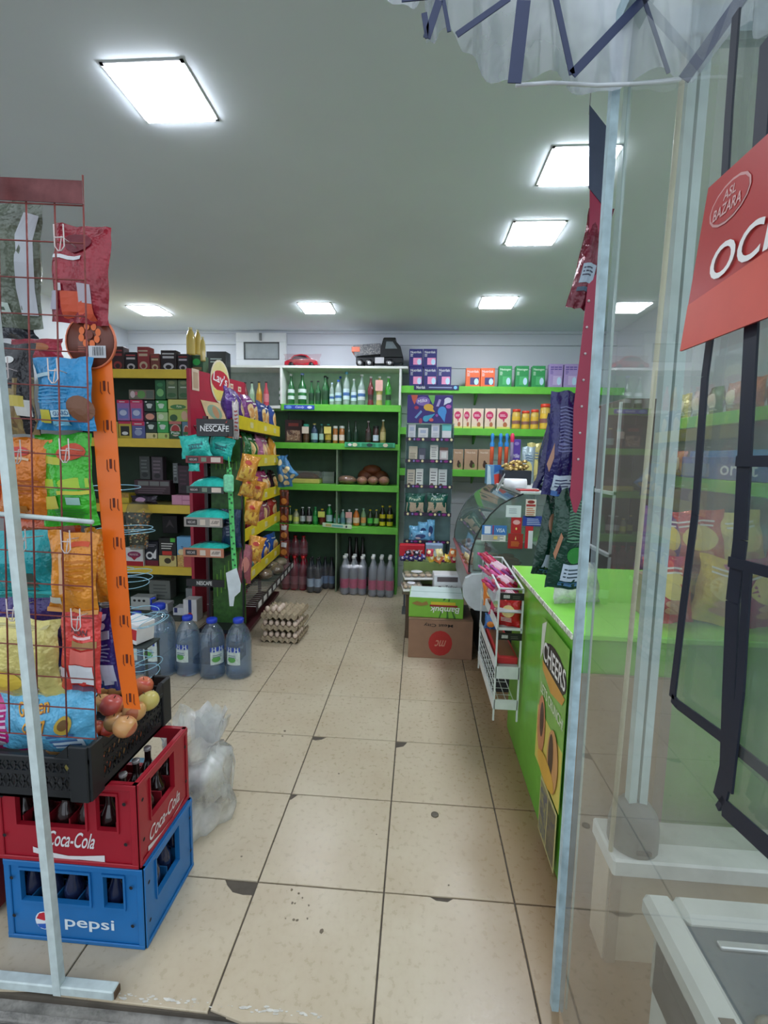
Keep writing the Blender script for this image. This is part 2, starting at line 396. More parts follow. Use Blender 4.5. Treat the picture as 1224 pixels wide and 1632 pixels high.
# old white paint and dark pits on the front tiles
random.seed(9); mb = MB(); wpt = mat((206, 202, 192), .7, vary=.2, scale=40)
for k in range(150):
    p = atz(random.choice((random.uniform(180, 520), random.uniform(0, 90))), 1600, 0); x = p.x; y = 1.122+random.uniform(-.014, .010)*random.random(); n = 7; w_ = random.uniform(.003, .012)*random.random()+.002; zz_ = .0004+.000004*k
    mb.slab([(x+w_*math.cos(q*2*math.pi/n)*random.uniform(.5, 1.2), y+.4*w_*math.sin(q*2*math.pi/n)*random.uniform(.5, 1.2)) for q in range(n)], zz_, zz_+.0004, wpt)
mb.build('paint_smear', fl)['kind'] = 'stuff'
mb = MB(); pit = mat((110, 98, 82), .9)
for px, py, r_ in ((465, 1418, 4), (476, 1424, 3), (482, 1431, 3), (466, 1439, 4), (470, 1440, 3), (492, 1443, 3), (468, 1466, 4), (474, 1467, 4), (490, 1464, 3), (513, 1484, 7), (455, 1464, 2), (540, 1233, 3), (454, 1165, 4), (450, 1173, 3), (715, 1411, 3), (385, 1365, 3), (600, 1330, 2), (800, 1250, 2)):
    p = atz(px, py); q0 = atz(px+r_, py).x-p.x
    mb.slab([(p.x+.6*q0*math.cos(q*math.pi/4)*random.uniform(.6, 1.2), p.y+.6*q0*math.sin(q*math.pi/4)*random.uniform(.6, 1.2)) for q in range(8)], .0003, .0009, pit)
mb.build('tile_pit', fl)['kind'] = 'stuff'
# street-side threshold of rough concrete
conc = mat((138, 134, 128), .95, vary=.35, scale=18, bump=1.)
th = struct(MB().box(-3.4, 2.6, .2, YF, -.16, -.02, conc).build('floor_threshold'))
mb = MB()
for k in range(7): mb.box(-3.2, .9, 1.055-.035*k-.012, 1.055-.035*k+.010, -.02, -.006-.004*(k % 3), conc, .003)
mb.build('grooved_edge', th)
struct(MB().box(-9, 9, -7, .2, -.3, -.16, mat((120, 118, 114), .95, vary=.25, scale=3)).build('floor_street'))
cm = mat((222, 230, 236), .75, vary=.03, scale=1.2)
struct(MB().box(XL-.1, XR+.1, YF+.05, YB+.1, CH, CH+.1, cm).build('ceiling'))
wm = mat((205, 210, 218), .55, vary=.03, scale=2)
wb = struct(MB().box(XL-.1, XR+.1, YB+.012, YB+.1, 0, CH, mat((150, 155, 160), .7)).build('wall_back'))
zz = 0.
while zz < CH-.02:
    z1 = min(zz+.25, CH); MB().box(XL, XR, YB, YB+.012, zz+.002, z1-.002, wm, .003).build('wall_panel', wb); zz += .25
struct(MB().box(XL-.1, XR+.1, YB-.02, YB, CH-.03, CH, wm, .004).build('trim_1'))
struct(MB().box(XL-.1, XL, YF, YB+.1, 0, CH, wm).build('wall_left'))
struct(MB().box(XR, XR+.1, YF+.35, YB+.1, 0, CH, wm).build('wall_right'))
# transom window high on the back wall
wo = struct(thing('window_1', 'x', 'x')); del wo['label'], wo['category']
a, b = at(378, 586, YB-.02), at(457, 531, YB-.02)
wf = mat((226, 230, 232), .35, vary=.02)
mb = MB(); X0, X1, Z0, Z1 = a.x, b.x, a.z, b.z; p0, p1 = at(390, 574, YB-.02), at(446, 546, YB-.02)
mb.box(X0, X1, YB-.05, YB, p1.z, Z1, wf, .004).box(X0, X1, YB-.05, YB, Z0, p0.z, wf, .004).box(X0, p0.x, YB-.05, YB, p0.z, p1.z, wf, .004).box(p1.x, X1, YB-.05, YB, p0.z, p1.z, wf, .004)
mb.build('window_frame', wo)
g = mat((60, 64, 66), .5); MB().box(p0.x-.005, p1.x+.005, YB-.046, YB-.036, p0.z-.006, p0.z+.012, g).box(p0.x-.005, p1.x+.005, YB-.046, YB-.036, p1.z-.012, p1.z+.006, g).box(p0.x-.006, p0.x+.01, YB-.046, YB-.036, p0.z, p1.z, g).box(p1.x-.01, p1.x+.006, YB-.046, YB-.036, p0.z, p1.z, g).build('rubber_seal', wo)
MB().box(p0.x, p1.x, YB-.034, YB-.028, p0.z, p1.z, mat((168, 176, 178), .15, vary=.08)).build('frosted_pane', wo)
MB().box((X0+X1)/2-.012, (X0+X1)/2+.012, YB-.07, YB-.05, Z1-.09, Z1-.01, mat((120, 124, 126), .4)).build('handle', wo)
# ceiling lamps
LM = emit((238, 244, 255), LAMP_STRENGTH)
def lamp(x, y, label):
    t = thing('ceiling_light', label, 'light', (x, y, CH), 0, 'square light panels in the ceiling')
    s = .155; mb = MB(); w = mat((235, 236, 236), .4, vary=0)
    for q in ((-s, s, -s, -s+.012), (-s, s, s-.012, s), (-s, -s+.012, -s, s), (s-.012, s, -s, s)): mb.box(*q, -.005, 0, w)
    mb.build('frame', t); MB().box(-s+.012, s-.012, -s+.012, s-.012, -.013, -.003, LM).build('diffuser', t)
lamp(-1.03, 1.965, 'square glowing ceiling light nearest the entrance on the left, largest in view')
lamp(.71, 2.50, 'square glowing ceiling light nearest the entrance on the right, beside the door post')
lamp(.67, 3.18, 'square glowing ceiling light behind the right front one, second in the right row')
lamp(-2.68, 4.72, 'square glowing ceiling light above the yellow shelf at the far left')
lamp(-1.0, 4.65, 'square glowing ceiling light in the middle, above the bottle shelf')
lamp(.66, 4.50, 'square glowing ceiling light above the baby food shelves at the back right')

# ============================================================ BACK SHELVING
GRN = mat((104, 196, 62), .45, vary=.08); DGR = mat((58, 88, 64), .6, vary=.1); GR_LIT = mat((176, 214, 178), .6, vary=.06); WB = mat((226, 230, 224), .5, vary=.05)
YS = 5.15
def zt(y, Y=YS): return at(560, y, Y).z
Z = dict(top=zt(583), s1=zt(645), s2=zt(707), s3=zt(773), s4=zt(840))
t = thing('shelf_unit', 'tall white and lime green shelving unit across the back wall', 'shelf', (0, 0, 0))
xl, xm, xs, xr = at(374, 700, YS).x-.35, at(448, 640, YS).x, at(536, 780, YS).x, at(636, 760, YS).x
MB().box(xl, xm-.01, YB-.03, YB-.015, 0, Z['s1']-.03, DGR).box(xl, xm-.01, YB-.03, YB-.015, Z['s1']-.03, Z['top'], mat((176, 190, 184), .6)).build('back_panel', t)
MB().box(xm, xr, YB-.03, YB-.015, 0, Z['s1'], DGR).build('back_panel', t)
MB().box(xm, xr, YB-.03, YB-.015, Z['s1'], Z['top'], GR_LIT).build('back_panel', t)  # light in the top bay put into a paler panel colour
MB().box(xl, at(650, 600, YS).x, YS, YB-.02, Z['top']-.025, Z['top'], WB, .002).build('shelf_board', t)
for k, th_ in (('s1', .07), ('s2', .065), ('s3', .068), ('s4', .07)):
    MB().box(xm if k == 's1' else xm-.4, xr, YS, YB-.03, Z[k]-.02, Z[k], GRN, .002).box(xm if k == 's1' else xm-.4, xr, YS-.006, YS+.012, Z[k]-th_, Z[k], GRN, .002).build('shelf_board', t)
MB().box(xr-.022, xr, YS, YB-.03, 0, Z['s1'], mat((96, 176, 70), .5), .002).build('side_panel', t)
MB().box(xr-.022, xr, YS, YB-.03, Z['s1'], Z['top']-.026, WB, .002).build('side_panel', t)
MB().box(xm-.012, xm+.012, YS, YB-.03, Z['s1'], Z['top']-.026, WB, .002).build('side_panel', t)
MB().box(xs-.008, xs+.008, YS+.02, YB-.03, .0, Z['s2']-.02, mat((120, 140, 116), .5), .002).build('divider', t)
MB().box(xl, xm-.012, YS, YB-.03, Z['s1']-.05, Z['s1']-.02, WB, .002).build('shelf_board', t)

gl = lambda c, o=.75: clear(c, o, .05, 1.5)
Ggr = gl((28, 110, 52), .8); Gdk = gl((14, 50, 28), .9); Gcl = gl((200, 222, 216), .45); Gbr = gl((60, 24, 20), .9)
cw, cb, cg, cy, cbl, cr_ = mat(WHITE, .4), mat(BLACK, .4), mat((40, 150, 80), .4), mat((225, 200, 50), .4), mat((40, 90, 190), .35), mat((200, 40, 40), .4)
YI = 5.27
G1 = 'bottles on the top green shelf'
sw, blu = (214, 226, 226), mat((60, 90, 180), .3)
R1 = [
 (444.6, 454, 600.7, Ggr, cw, sw, 'glass', 'green mineral water bottle against the white upright, first on the top shelf'),
 (458.5, 469.5, 596, Ggr, cw, sw, 'glass', 'green mineral water bottle with white cap, second on the top shelf'),
 (475, 488.7, 595, Ggr, mat((130, 150, 220), .4), sw, 'glass', 'tall green bottle with a blue dotted collar and pale label, third on the top shelf'),
 (492, 501, 607, Ggr, cb, (24, 60, 36), 'glass', 'small green beer bottle with dark label, left of the beer trio'),
 (502.5, 511.5, 607, Ggr, cb, (24, 60, 36), 'glass', 'small green beer bottle with dark label, middle of the beer trio'),
 (513, 524, 599, Ggr, cb, (30, 70, 40), 'glass', 'taller green beer bottle, right of the beer trio'),
 (525, 533, 610, Gcl, mat((190, 210, 230), .4), (190, 214, 214), 'pet', 'short clear water bottle just right of the beer bottles'),
 (534, 545, 605.6, Gcl, cbl, (190, 214, 220), 'pet', 'clear water bottle with a blue cap, second of the clear ones'),
 (547, 558, 593, Gcl, mat((90, 180, 210), .4), (200, 220, 224), 'pet', 'tallest clear water bottle with a turquoise cap on the top shelf'),
 (559.5, 569, 604, Gcl, cw, (200, 220, 230), 'glass', 'clear bottle with white cap and white label, left of the tall white one'),
 (570.5, 583, 597, Gcl, cw, (214, 222, 226), 'glass', 'broad clear glass bottle with white cap and label beside the red lemonade'),
 (586, 596.5, 600, gl((120, 16, 30), .88), cw, (60, 40, 36), 'waist', 'dark red lemonade bottle with oval label and white cap'),
 (599.5, 610.5, 600, gl((214, 200, 110), .7), cw, (222, 190, 170), 'waist', 'pale yellow lemonade bottle with a pink price tag'),
 (614, 625, 600, gl((60, 180, 40), .8), cw, (30, 60, 34), 'waist', 'bright green lemonade bottle at the right end of the top shelf')]
for i, (x0, x1, y, bm, cp, lb, sh, lab) in enumerate(R1):
    px_bottle(lab, x0, x1, y, YI, Z['s1'], bm, cp, lb, sh, G1, labcol2=(40, 120, 60) if i < 3 else ((70, 110, 170) if 6 <= i <= 10 else None), tagc=(236, 180, 170) if i == 12 else None)
px_bottle('second green beer bottle standing behind the taller one', 517, 526, 601, YI, Z['s1'], Ggr, cb, None, 'glass', G1, yoff=.12)
px_bottle('clear water bottle with blue cap half hidden behind the others', 538, 547, 600, YI, Z['s1'], Gcl, cbl, None, 'pet', G1, yoff=.13)
for i, (x0, x1, y, c, lc, nm) in enumerate([(379, 386, 609, (50, 26, 26), (70, 40, 30), 'dark brown juice bottle'), (386.5, 395, 609, (150, 30, 40), (130, 40, 50), 'dark red juice bottle'),
        (397, 406, 609, (190, 220, 190), (150, 190, 150), 'pale green juice bottle'), (408, 417.6, 608, (224, 180, 60), (200, 140, 40), 'yellow juice bottle'), (419.5, 428.6, 608, (214, 70, 90), (220, 130, 140), 'pink juice bottle')]):
    px_bottle(nm+' with black cap on the shelf behind the crisps rack', x0, x1, y, YI, Z['s1']-.02, gl(c, .85), cb, lc, 'slim', 'juice bottles left of the white upright')
G2 = 'bottles on the second green shelf'
R2 = [
 (483, 493, 676, gl((70, 40, 24), .9), mat((60, 170, 150), .4), (90, 60, 40), 'jar', (222, 206, 190), 'brown bottle with turquoise cap behind a pale price tag'),
 (495.5, 507, 675, gl((40, 70, 100), .85), mat((210, 200, 110), .4), (150, 190, 200), 'pet', None, 'blue bottle with a yellow cap and light blue label'),
 (508.5, 516.5, 676, gl((30, 60, 46), .9), mat((60, 160, 150), .4), (160, 190, 180), 'pet', None, 'dark bottle with teal cap behind the yellow price tag'),
 (518, 528.5, 676, gl((90, 70, 30), .85), mat((60, 160, 150), .4), (190, 160, 60), 'pet', (226, 208, 110), 'amber bottle with teal cap and a yellow price tag'),
 (530.5, 538.5, 679, gl((196, 120, 50), .7), cw, (220, 200, 190), 'jar', None, 'squat amber syrup bottle with white cap, left of two'),
 (540.5, 549.5, 679, gl((196, 120, 50), .7), cw, (220, 200, 190), 'jar', None, 'squat amber syrup bottle with white cap, right of two'),
 (552, 560, 671, Gdk, cb, (20, 50, 36), 'slim', None, 'dark green wine bottle, left of the pair'),
 (563, 571, 671, Gdk, cb, (20, 50, 36), 'slim', None, 'dark green wine bottle, right of the pair'),
 (582.5, 592, 671, Gbr, mat((200, 190, 190), .4), (60, 50, 50), 'glass', None, 'dark sauce bottle with pale cap above the mint tray'),
 (594.5, 604, 679, Gbr, cb, (190, 200, 220), 'jar', None, 'short dark bottle with bluish white label above the mint tray'),
 (606, 615.6, 669, gl((170, 150, 90), .7), cw, (190, 170, 120), 'glass', None, 'tall yellowish vinegar bottle at the right end of the second shelf')]
for x0, x1, y, bm, cp, lb, sh, tg, lab in R2: px_bottle(lab, x0, x1, y, YI, Z['s2'], bm, cp, lb, sh, G2, tagc=tg)
px_box('biscuit_box', 'dark brown biscuit box with a row of pale figures beside the crisps rack', 'box', (454, 669, 481.5, 706), YI, .12, (60, 34, 34), [('r', .1, .1, .9, .55, photo((60, 30, 30), (150, 110, 90), (190, 160, 140), 12)), ('r', .2, .72, .8, .86, (150, 60, 50))], Z['s2'])
px_box('mint_tray', 'long mint green tray of chewing gum along the front of the second shelf', 'tray', (548, 705.5, 630, 713), YS-.03, .028, (70, 186, 140), [('r', .02, .15, .3, .85, (40, 150, 100)), ('e', .2, .5, .05, .4, (220, 220, 180)), ('r', .34, .15, .62, .85, (30, 140, 90)), ('e', .5, .5, .06, .42, (20, 60, 60)), ('r', .68, .15, .97, .85, (40, 150, 100)), ('e', .82, .5, .05, .4, (220, 210, 180)), ('e', .1, .5, .04, .3, WHITE)])
px_box('price_strip', 'blue price strip lettered in white on the top green shelf', 'sign', (452, 645.5, 501.5, 652.5), YS-.012, .006, (50, 80, 190), [('t', 'Candy', .52, .5, .3, .6, .3, 0, (220, 230, 250)), ('e', .15, .5, .1, .35, (120, 170, 230)), ('e', .85, .5, .08, .3, (220, 230, 250))])
# third shelf: bread and cakes
def loaf(name, label, r, Y, z0, c, n=1, film=True):
    x0, y0, x1, y1 = r; a, b = at(x0, y1, Y), at(x1, y0, Y); w, h = b.x-a.x, b.z-z0
    t = thing(name, label, 'bread', ((a.x+b.x)/2, Y, z0)); mb = MB()
    mb.ball((0, 0, h*.5), .5, mat(c, .55, vary=.25, scale=20, bump=.3), 14, (w, .14, h*1.0)); mb.build('crust', t)
    if film: mb = MB(); mb.ball((0, 0, h*.52), .5, clear((220, 214, 205), .12, .12, 1.5), 12, (w*1.08, .17, h*1.06)); mb.build('plastic_film', t)
t = thing('cake_box', 'clear cake box holding a dark nut cake at the left of the third shelf', 'cake', (at(489, 773, YI).x, YI, Z['s3']))
MB().box(-.16, .16, -.1, .1, 0, .055, mat((196, 190, 96), .5), .01).build('tray', t)
mb = MB(); mb.ball((0, 0, .05), .14, mat((70, 42, 24), .7, vary=.4, scale=50, bump=1), 12, (1, .65, .55)); mb.build('cake', t)
MB().box(-.17, .17, -.105, .105, .055, .14, clear((220, 222, 215), .1), .012).build('clear_lid', t)
px_box('white_paper_pack', 'plain grey white pack behind the cake box', 'pack', (512, 752, 533, 773), YI+.1, .1, (150, 160, 160), [('r', .1, .2, .9, .6, (170, 176, 176))], Z['s3'])
loaf('flat_bread', 'flat brown bread in a bag left of the croissants', (537, 758, 568, 773), YI, Z['s3'], (140, 92, 50))
for x0, x1, s in ((568.5, 586, 'left'), (586, 603, 'middle'), (603, 621, 'right')):
    loaf('sweet_roll', 'shiny wrapped sweet roll, %s of the front three on the third shelf' % s, (x0, 759.5, x1, 773), YI-.04, Z['s3'], (176, 110, 66))
for k, (x0, x1, y) in enumerate(((570, 596, 748), (593, 620, 750), (578, 608, 741))):
    loaf('brown_loaf', 'brown loaf in the pile behind the sweet rolls, %s' % ('lower left', 'lower right', 'topmost')[k], (x0, y, x1, y+17), YI+.12, at(590, y+16, YI+.12).z if k == 2 else Z['s3'], (112, 62, 34), film=False)
# fourth shelf: soft drinks
G4 = 'drinks on the fourth green shelf'; pg, po = gl((30, 160, 70), .7), gl((222, 120, 30), .85)
R4 = [
 (458, 466, 806, gl((20, 60, 34), .9), cy, (190, 190, 90), 'pet', None, 'dark green bottle with a lime label at the left end of the fourth shelf'),
 (467, 477, 811.6, gl((190, 190, 150), .85), cy, (226, 220, 120), 'pet', None, 'milky yellow drink bottle with a yellow cap on the fourth shelf'),
 (477.5, 487, 808, gl((20, 18, 20), .92), cw, (180, 184, 190), 'pet', None, 'black soda bottle with a grey white label, left of two'),
 (488, 497.3, 808, gl((20, 18, 20), .92), cw, (190, 170, 176), 'pet', None, 'black soda bottle with a pinkish white label, right of two'),
 (498.4, 507, 808, pg, cg, (60, 160, 80), 'pet', None, 'all green soda bottle with green cap on the fourth shelf'),
 (508.5, 518.5, 811, gl((90, 16, 20), .9), cy, (110, 30, 30), 'pet', (222, 226, 110), 'dark red soda bottle behind a lime price tag'),
 (519.5, 530.5, 804, pg, cw, (180, 210, 220), 'pet', None, 'largest green bottle with white cap and pale label on the fourth shelf'),
 (531.5, 541.8, 814, pg, cw, (150, 200, 210), 'pet', None, 'shorter green bottle with a white cap right of the largest one'),
 (542.5, 550.6, 812, gl((150, 200, 190), .6), cw, (90, 130, 150), 'pet', None, 'pale bottle with white cap left of the pink price tag'),
 (552, 561.5, 812, gl((200, 200, 200), .7), cw, (200, 190, 200), 'pet', (238, 178, 176), 'whitish bottle behind the pink price tag'),
 (562.5, 573.5, 811, po, cw, (226, 200, 170), 'pet', None, 'orange drink bottle with white cap on the fourth shelf'),
 (575, 584, 810, gl((150, 190, 140), .7), mat((120, 170, 140), .4), (214, 150, 90), 'pet', None, 'pale green bottle with an orange fruit label'),
 (585.5, 595, 812, gl((40, 50, 24), .9), cy, (80, 190, 80), 'pet', None, 'dark bottle with yellow cap and green label, left of two'),
 (595.8, 604.5, 812, gl((40, 50, 24), .9), cy, (140, 200, 110), 'pet', None, 'dark bottle with yellow cap and green label, right of two'),
 (605, 615, 806, gl((30, 24, 30), .92), cy, (224, 206, 50), 'pet', None, 'black drink bottle with tall yellow label, second from the right end'),
 (616.5, 627, 806, gl((30, 24, 30), .92), cy, (224, 206, 50), 'pet', None, 'black drink bottle with tall yellow label at the right end of the fourth shelf')]
for i, (x0, x1, y, bm, cp, lb, sh, tg, lab) in enumerate(R4):
    px_bottle(lab, x0, x1, y, YI, Z['s4'], bm, cp, lb, sh, G4, tagc=tg, name='plastic_bottle', lz=(.05, .6) if i > 13 else (.18, .5), labcol2=(30, 40, 30) if i > 13 else None)
t = px_box('price_holder', 'loose pale green price rail hanging crooked on the fourth shelf edge', 'sign', (513, 835, 561, 841.5), YS-.03, .008, (200, 222, 190), [('r', .1, .2, .3, .8, (190, 180, 110)), ('r', .32, .25, .7, .75, (110, 180, 170)), ('e', .82, .5, .03, .3, (30, 40, 50))])
t.rotation_euler = (0, .06, 0)
# floor packs under the back shelf
def pack(label, r, Y, n, rows, bm, cap, lab, group, z0=0., film=True, lz=(.18, .42), sh='pet'):
    x0, y0, x1, y1 = r; a, b = at(x0, y1, Y), at(x1, y0, Y); w = (b.x-a.x)/n; h = b.z-z0
    t = thing('bottle_pack', label, 'pack', ((a.x+b.x)/2, Y+w/2, z0), 0, group)
    for i in range(n):
        for j in range(rows):
            MBt = bottle('bottle', 'x', ((i-(n-1)/2)*w, j*w, 0), h, w*.49, bm, cap, lab, sh, lz=lz, n=12)
            for ch in list(MBt.children):    # its pieces move under the pack
                ch.parent = t; ch.location = MBt.location
                ch.name = {'bottle_body': 'bottle', 'cap': 'bottle_cap', 'paper_label': 'bottle_label'}.get(ch.name.split('.')[0], 'bottle')
            bpy.data.objects.remove(MBt)
    if film:
        W2 = w*n/2; f = clear((225, 228, 235), .07, .1, 1.45)
        MB().box(-W2-.004, W2+.004, -w/2-.004, w*(rows-.5)+.004, 0, h*.78, f, .03).build('shrink_film', t)
red = gl((150, 22, 44), .8); drk = gl((26, 34, 44), .9); pnk = gl((206, 212, 220), .4)
pack('shrink-wrapped pack of red soda bottles standing on the floor by the crisps rack', (447, 888, 488, 938.5), 5.16, 3, 2, red, cr_, (170, 96, 100), 'bottle packs under the back shelf')
hz = at(460, 888, 5.16).z
pack('second pack of red soda bottles stacked on top of the lower one', (449, 855, 489, 889), 5.2, 3, 1, red, cr_, (150, 80, 84), 'bottle packs under the back shelf', z0=hz+.002)
pack('pack of black water bottles with white labels, nearer of the two dark packs', (488, 891, 511, 944), 5.08, 2, 2, drk, cb, (176, 196, 214), 'bottle packs under the back shelf')
pack('pack of dark water bottles with bluish labels behind and right of the nearer one', (512, 889, 533, 936), 5.26, 2, 1, drk, cb, (110, 140, 176), 'bottle packs under the back shelf')
pack('pack of clear water bottles with pink labels, left of the two', (541, 888, 584, 945), 5.06, 3, 2, pnk, cw, (206, 80, 120), 'bottle packs under the back shelf')
pack('pack of clear water bottles with pink labels at the right end of the floor row', (586, 889, 628, 949), 5.02, 3, 2, pnk, cw, (206, 80, 120), 'bottle packs under the back shelf')
pack('stack of dark brown drink bottles behind the clear pink packs', (551, 858, 583, 930), 5.36, 3, 1, gl((24, 14, 14), .95), cb, (60, 60, 60), 'bottle packs under the back shelf', film=False)
# toys on top
def toy_car():
    a = at(482, 583, 5.3); t = thing('toy_car', 'shiny red toy car in clear wrap on top of the back shelf', 'toy', (a.x, 5.3, Z['top']))
    w = at(508, 583, 5.3).x-at(455, 583, 5.3).x; r = mat((176, 30, 46), .18, coat=.8); h = .13
    pf = [(-.5, .18), (-.49, .45), (-.36, .6), (-.22, .95), (0, 1.05), (.16, .98), (.32, .66), (.47, .5), (.5, .2)]
    MB().prism([(x*w, z*h) for x, z in pf], -.06, .06, r).build('car_body', t)
    MB().prism([(x*w, z*h) for x, z in [(-.30, .62), (-.19, .88), (0, .96), (.13, .9), (.24, .66)]], -.062, .062, mat((40, 30, 36), .1)).build('windows', t)
    for x in (-.3, .3):
        for y in (-.055, .055):
            mb = MB(); mb.lathe([(.0, -.012), (.026, -.012), (.028, 0), (.026, .012), (0, .012)], cb, 12, Matrix.Translation((x*w, y, .026)) @ Matrix.Rotation(math.pi/2, 4, 'X')); mb.build('wheel', t)
    f = bag_surf(w*1.15, h*1.15, .17, 3)
    mb = MB(); mb.sheet(lambda u, v: f(u, v), 8, 8, clear((230, 200, 205), .12, .08, 1.5)); mb.build('clear_wrap', t)
toy_car()
def toy_truck():
    Y = 5.28; a, b = at(562, 583, Y), at(645, 541, Y); w = b.x-a.x; h = b.z-Z['top']
    t = thing('toy_truck', 'large black toy dump truck with a grey patterned bed on top of the back shelf', 'toy', ((a.x+b.x)/2, Y, Z['top']))
    k = mat((28, 30, 34), .35, coat=.3); X = lambda u: (u-.5)*w
    MB().box(X(.08), X(.98), -.07, .07, h*.16, h*.34, k, .006).build('chassis', t)
    MB().prism([(X(.55), h*.34), (X(.56), h*.70), (X(.60), h*.97), (X(.80), h*.95), (X(.93), h*.7), (X(.985), h*.34)], -.085, .085, k).build('cab', t)
    MB().prism([(X(.64), h*.62), (X(.66), h*.86), (X(.78), h*.86), (X(.87), h*.62)], -.088, .088, mat((120, 130, 136), .1)).build('cab_window', t)
    MB().box(X(.6), X(.84), -.092, .092, h*.93, h*1.0, k, .01).build('roof_rack', t)
    MB().prism([(X(.02), h*.74), (X(.55), h*.80), (X(.55), h*.44), (X(.06), h*.36)], -.09, .09, photo((120, 120, 124), (80, 84, 90), (176, 172, 168), 20)).build('dump_bed', t)
    MB().box(X(.0), X(.16), -.093, .093, h*.5, h*.68, mat((214, 110, 80), .4), .004).build('orange_stripe', t)
    MB().box(X(.45), X(.62), -.092, -.07, h*.12, h*.32, mat((200, 200, 204), .3)).build('side_tank', t)
    for u in (.16, .34, .73):
        for y in (-.08, .08):
            T = Matrix.Translation((X(u), y, h*.13)) @ Matrix.Rotation(math.pi/2, 4, 'X')
            wh = MB().lathe([(0, -.018), (h*.12, -.018), (h*.14, -.01), (h*.14, .01), (h*.12, .018), (0, .018)], cb, 14, T).build('wheel', t)
            MB().lathe([(0, -.021), (h*.07, -.021), (h*.07, .021), (0, .021)], mat((210, 212, 214), .25, .6), 10, T).build('wheel_hub', wh)
toy_truck()

# ============================================================ RIGHT PART OF THE BACK WALL
YR = 5.18
ZA, ZB, ZC = at(780, 616, YR).z, at(780, 683, YR).z, at(760, 749, YR).z
for nm, z in (('topmost lime green wall shelf on the right, holding baby formula boxes', ZA), ('middle lime green wall shelf on the right, with pink boxes and red-capped jars', ZB), ('lowest lime green wall shelf on the right, with kraft boxes', ZC)):
    t = thing('wall_shelf', nm, 'shelf', (0, 0, 0), 0, 'lime green wall shelves')
    MB().box(at(638, 620, YR).x, 2.08, YR, YB, z-.025, z, GRN, .003).box(at(638, 620, YR).x, 2.08, YR-.008, YR+.01, z-.075, z, GRN, .003).build('board', t)
    for x in (.6, 1.5): MB().prism([(YR+.04, z-.03), (YB-.005, z-.03), (YB-.005, z-.16)], x-.01, x+.01, mat((90, 160, 70), .5), Matrix(((0, 1, 0, 0), (1, 0, 0, 0), (0, 0, 1, 0), (0, 0, 0, 1)))).build('bracket', t)
YG = 5.22
def nutr(label, x0, x1, y0, y1, z0, c, c2=(236, 150, 190), text='Nutrilak', group=None, tc=WHITE, yoff=0, cat='box'):
    return px_box('formula_box', label, cat, (x0, y0, x1, y1), YG+yoff, .08, c, [('t', text, .5, .82, .82, .13, 0, 0, tc), ('r', .3, .12, .92, .5, c2), ('e', .75, .28, .16, .17, (190, 220, 240)), ('l', .08, .56, .3, .74, 3, tc)], z0, group)
gA = 'baby formula boxes on the top right shelf'; nv, ng = (44, 42, 112), 'navy formula boxes'
for i, x in enumerate((651.6, 674.4, 696.8)): nutr('navy baby formula box, %s of the bottom three' % ('left', 'middle', 'right')[i], x, x+22, 584.5, 615, ZA, nv, group=gA)
hb = at(680, 585, YG).z
for i, x in enumerate((651.6, 674.0)): nutr('navy baby formula box stacked on top, %s of the upper two' % ('left', 'right')[i], x, x+22, 556, 585, hb+.002, nv, group=gA)
for i, x in enumerate((741.8, 765.2)): nutr('orange baby formula box, %s of the pair' % ('left', 'right')[i], x, x+23, 586.5, 615, ZA, (236, 104, 50), (60, 50, 110), group=gA)
for i, x in enumerate((794, 820.8, 847)): nutr('green baby formula box, %s of the three' % ('left', 'middle', 'right')[i], x, x+21.3, 583, 614, ZA, (50, 150, 84), (80, 180, 110), 'Nestogen', gA, (220, 240, 220))
for i, x in enumerate((873.8, 898)): nutr('lilac baby formula box, %s of the pair near the hanging navy bags' % ('left', 'right')[i], x, x+22.5, 580, 613, ZA, (172, 150, 200), (200, 180, 220), '===', gA, (90, 70, 150))
px_box('shelf_sign', 'narrow navy sign strip on the edge of the top right shelf under the navy boxes', 'sign', (658.7, 613.5, 732, 621.5), YR-.016, .006, (36, 40, 92), [('t', 'Nutrilak', .15, .5, .2, .55, 0, 0, WHITE), ('r', .33, .4, .85, .6, (150, 160, 200)), ('e', .93, .5, .04, .35, (120, 190, 220))])
for i, (x0, x1) in enumerate(((722, 737), (737.6, 750), (751, 770), (771.8, 789), (791, 813))):
    px_box('cereal_box', 'cream baby cereal box with a pink oval, %s of five on the middle shelf' % ('first', 'second', 'third', 'fourth', 'fifth')[i], 'box', (x0, 651, x1, 682.5), YG, .07, (240, 214, 190), [('e', .45, .66, .36, .2, (206, 50, 100)), ('l', .22, .6, .7, .72, 2, (250, 220, 230)), ('e', .62, .2, .16, .13, (190, 110, 70)), ('r', 0, 0, 1, .1, (220, 214, 110)), ('e', .5, .45, .06, .1, (206, 50, 100))], ZB, 'cream cereal boxes')
for i, (x0, x1, y) in enumerate(((816.5, 830.5, 652.4), (831.5, 845, 655), (846, 859.5, 653), (861, 878.5, 644))):
    px_bottle('yellow-labelled jar with a red cap, %s of four on the middle right shelf' % ('leftmost', 'second', 'third', 'rightmost and tallest')[i], x0, x1, y, YG, ZB, gl((226, 190, 80), .9), mat((226, 70, 46), .35), (230, 190, 60), 'jar', 'red-capped jars', name='food_jar', cat='jar', lz=(.05, .62), labcol2=(150, 100, 90))
for i, (x0, x1) in enumerate(((721.5, 737.4), (739.2, 760.4), (761.4, 780))):
    px_box('kraft_box', 'kraft brown baby food box, %s of three on the lowest right shelf' % ('leftmost', 'middle', 'rightmost')[i], 'box', (x0, 716, x1, 749), YG, .07, (190, 154, 124), [('t', 'Nutrilak', .5, .84, .7, .09, 0, 0, (236, 220, 200)), ('e', .6, .24, .2, .15, (70, 44, 30)), ('e', .55, .38, .1, .08, (70, 44, 30)), ('e', .72, .2, .1, .1, (90, 120, 50))], ZC, 'kraft boxes')

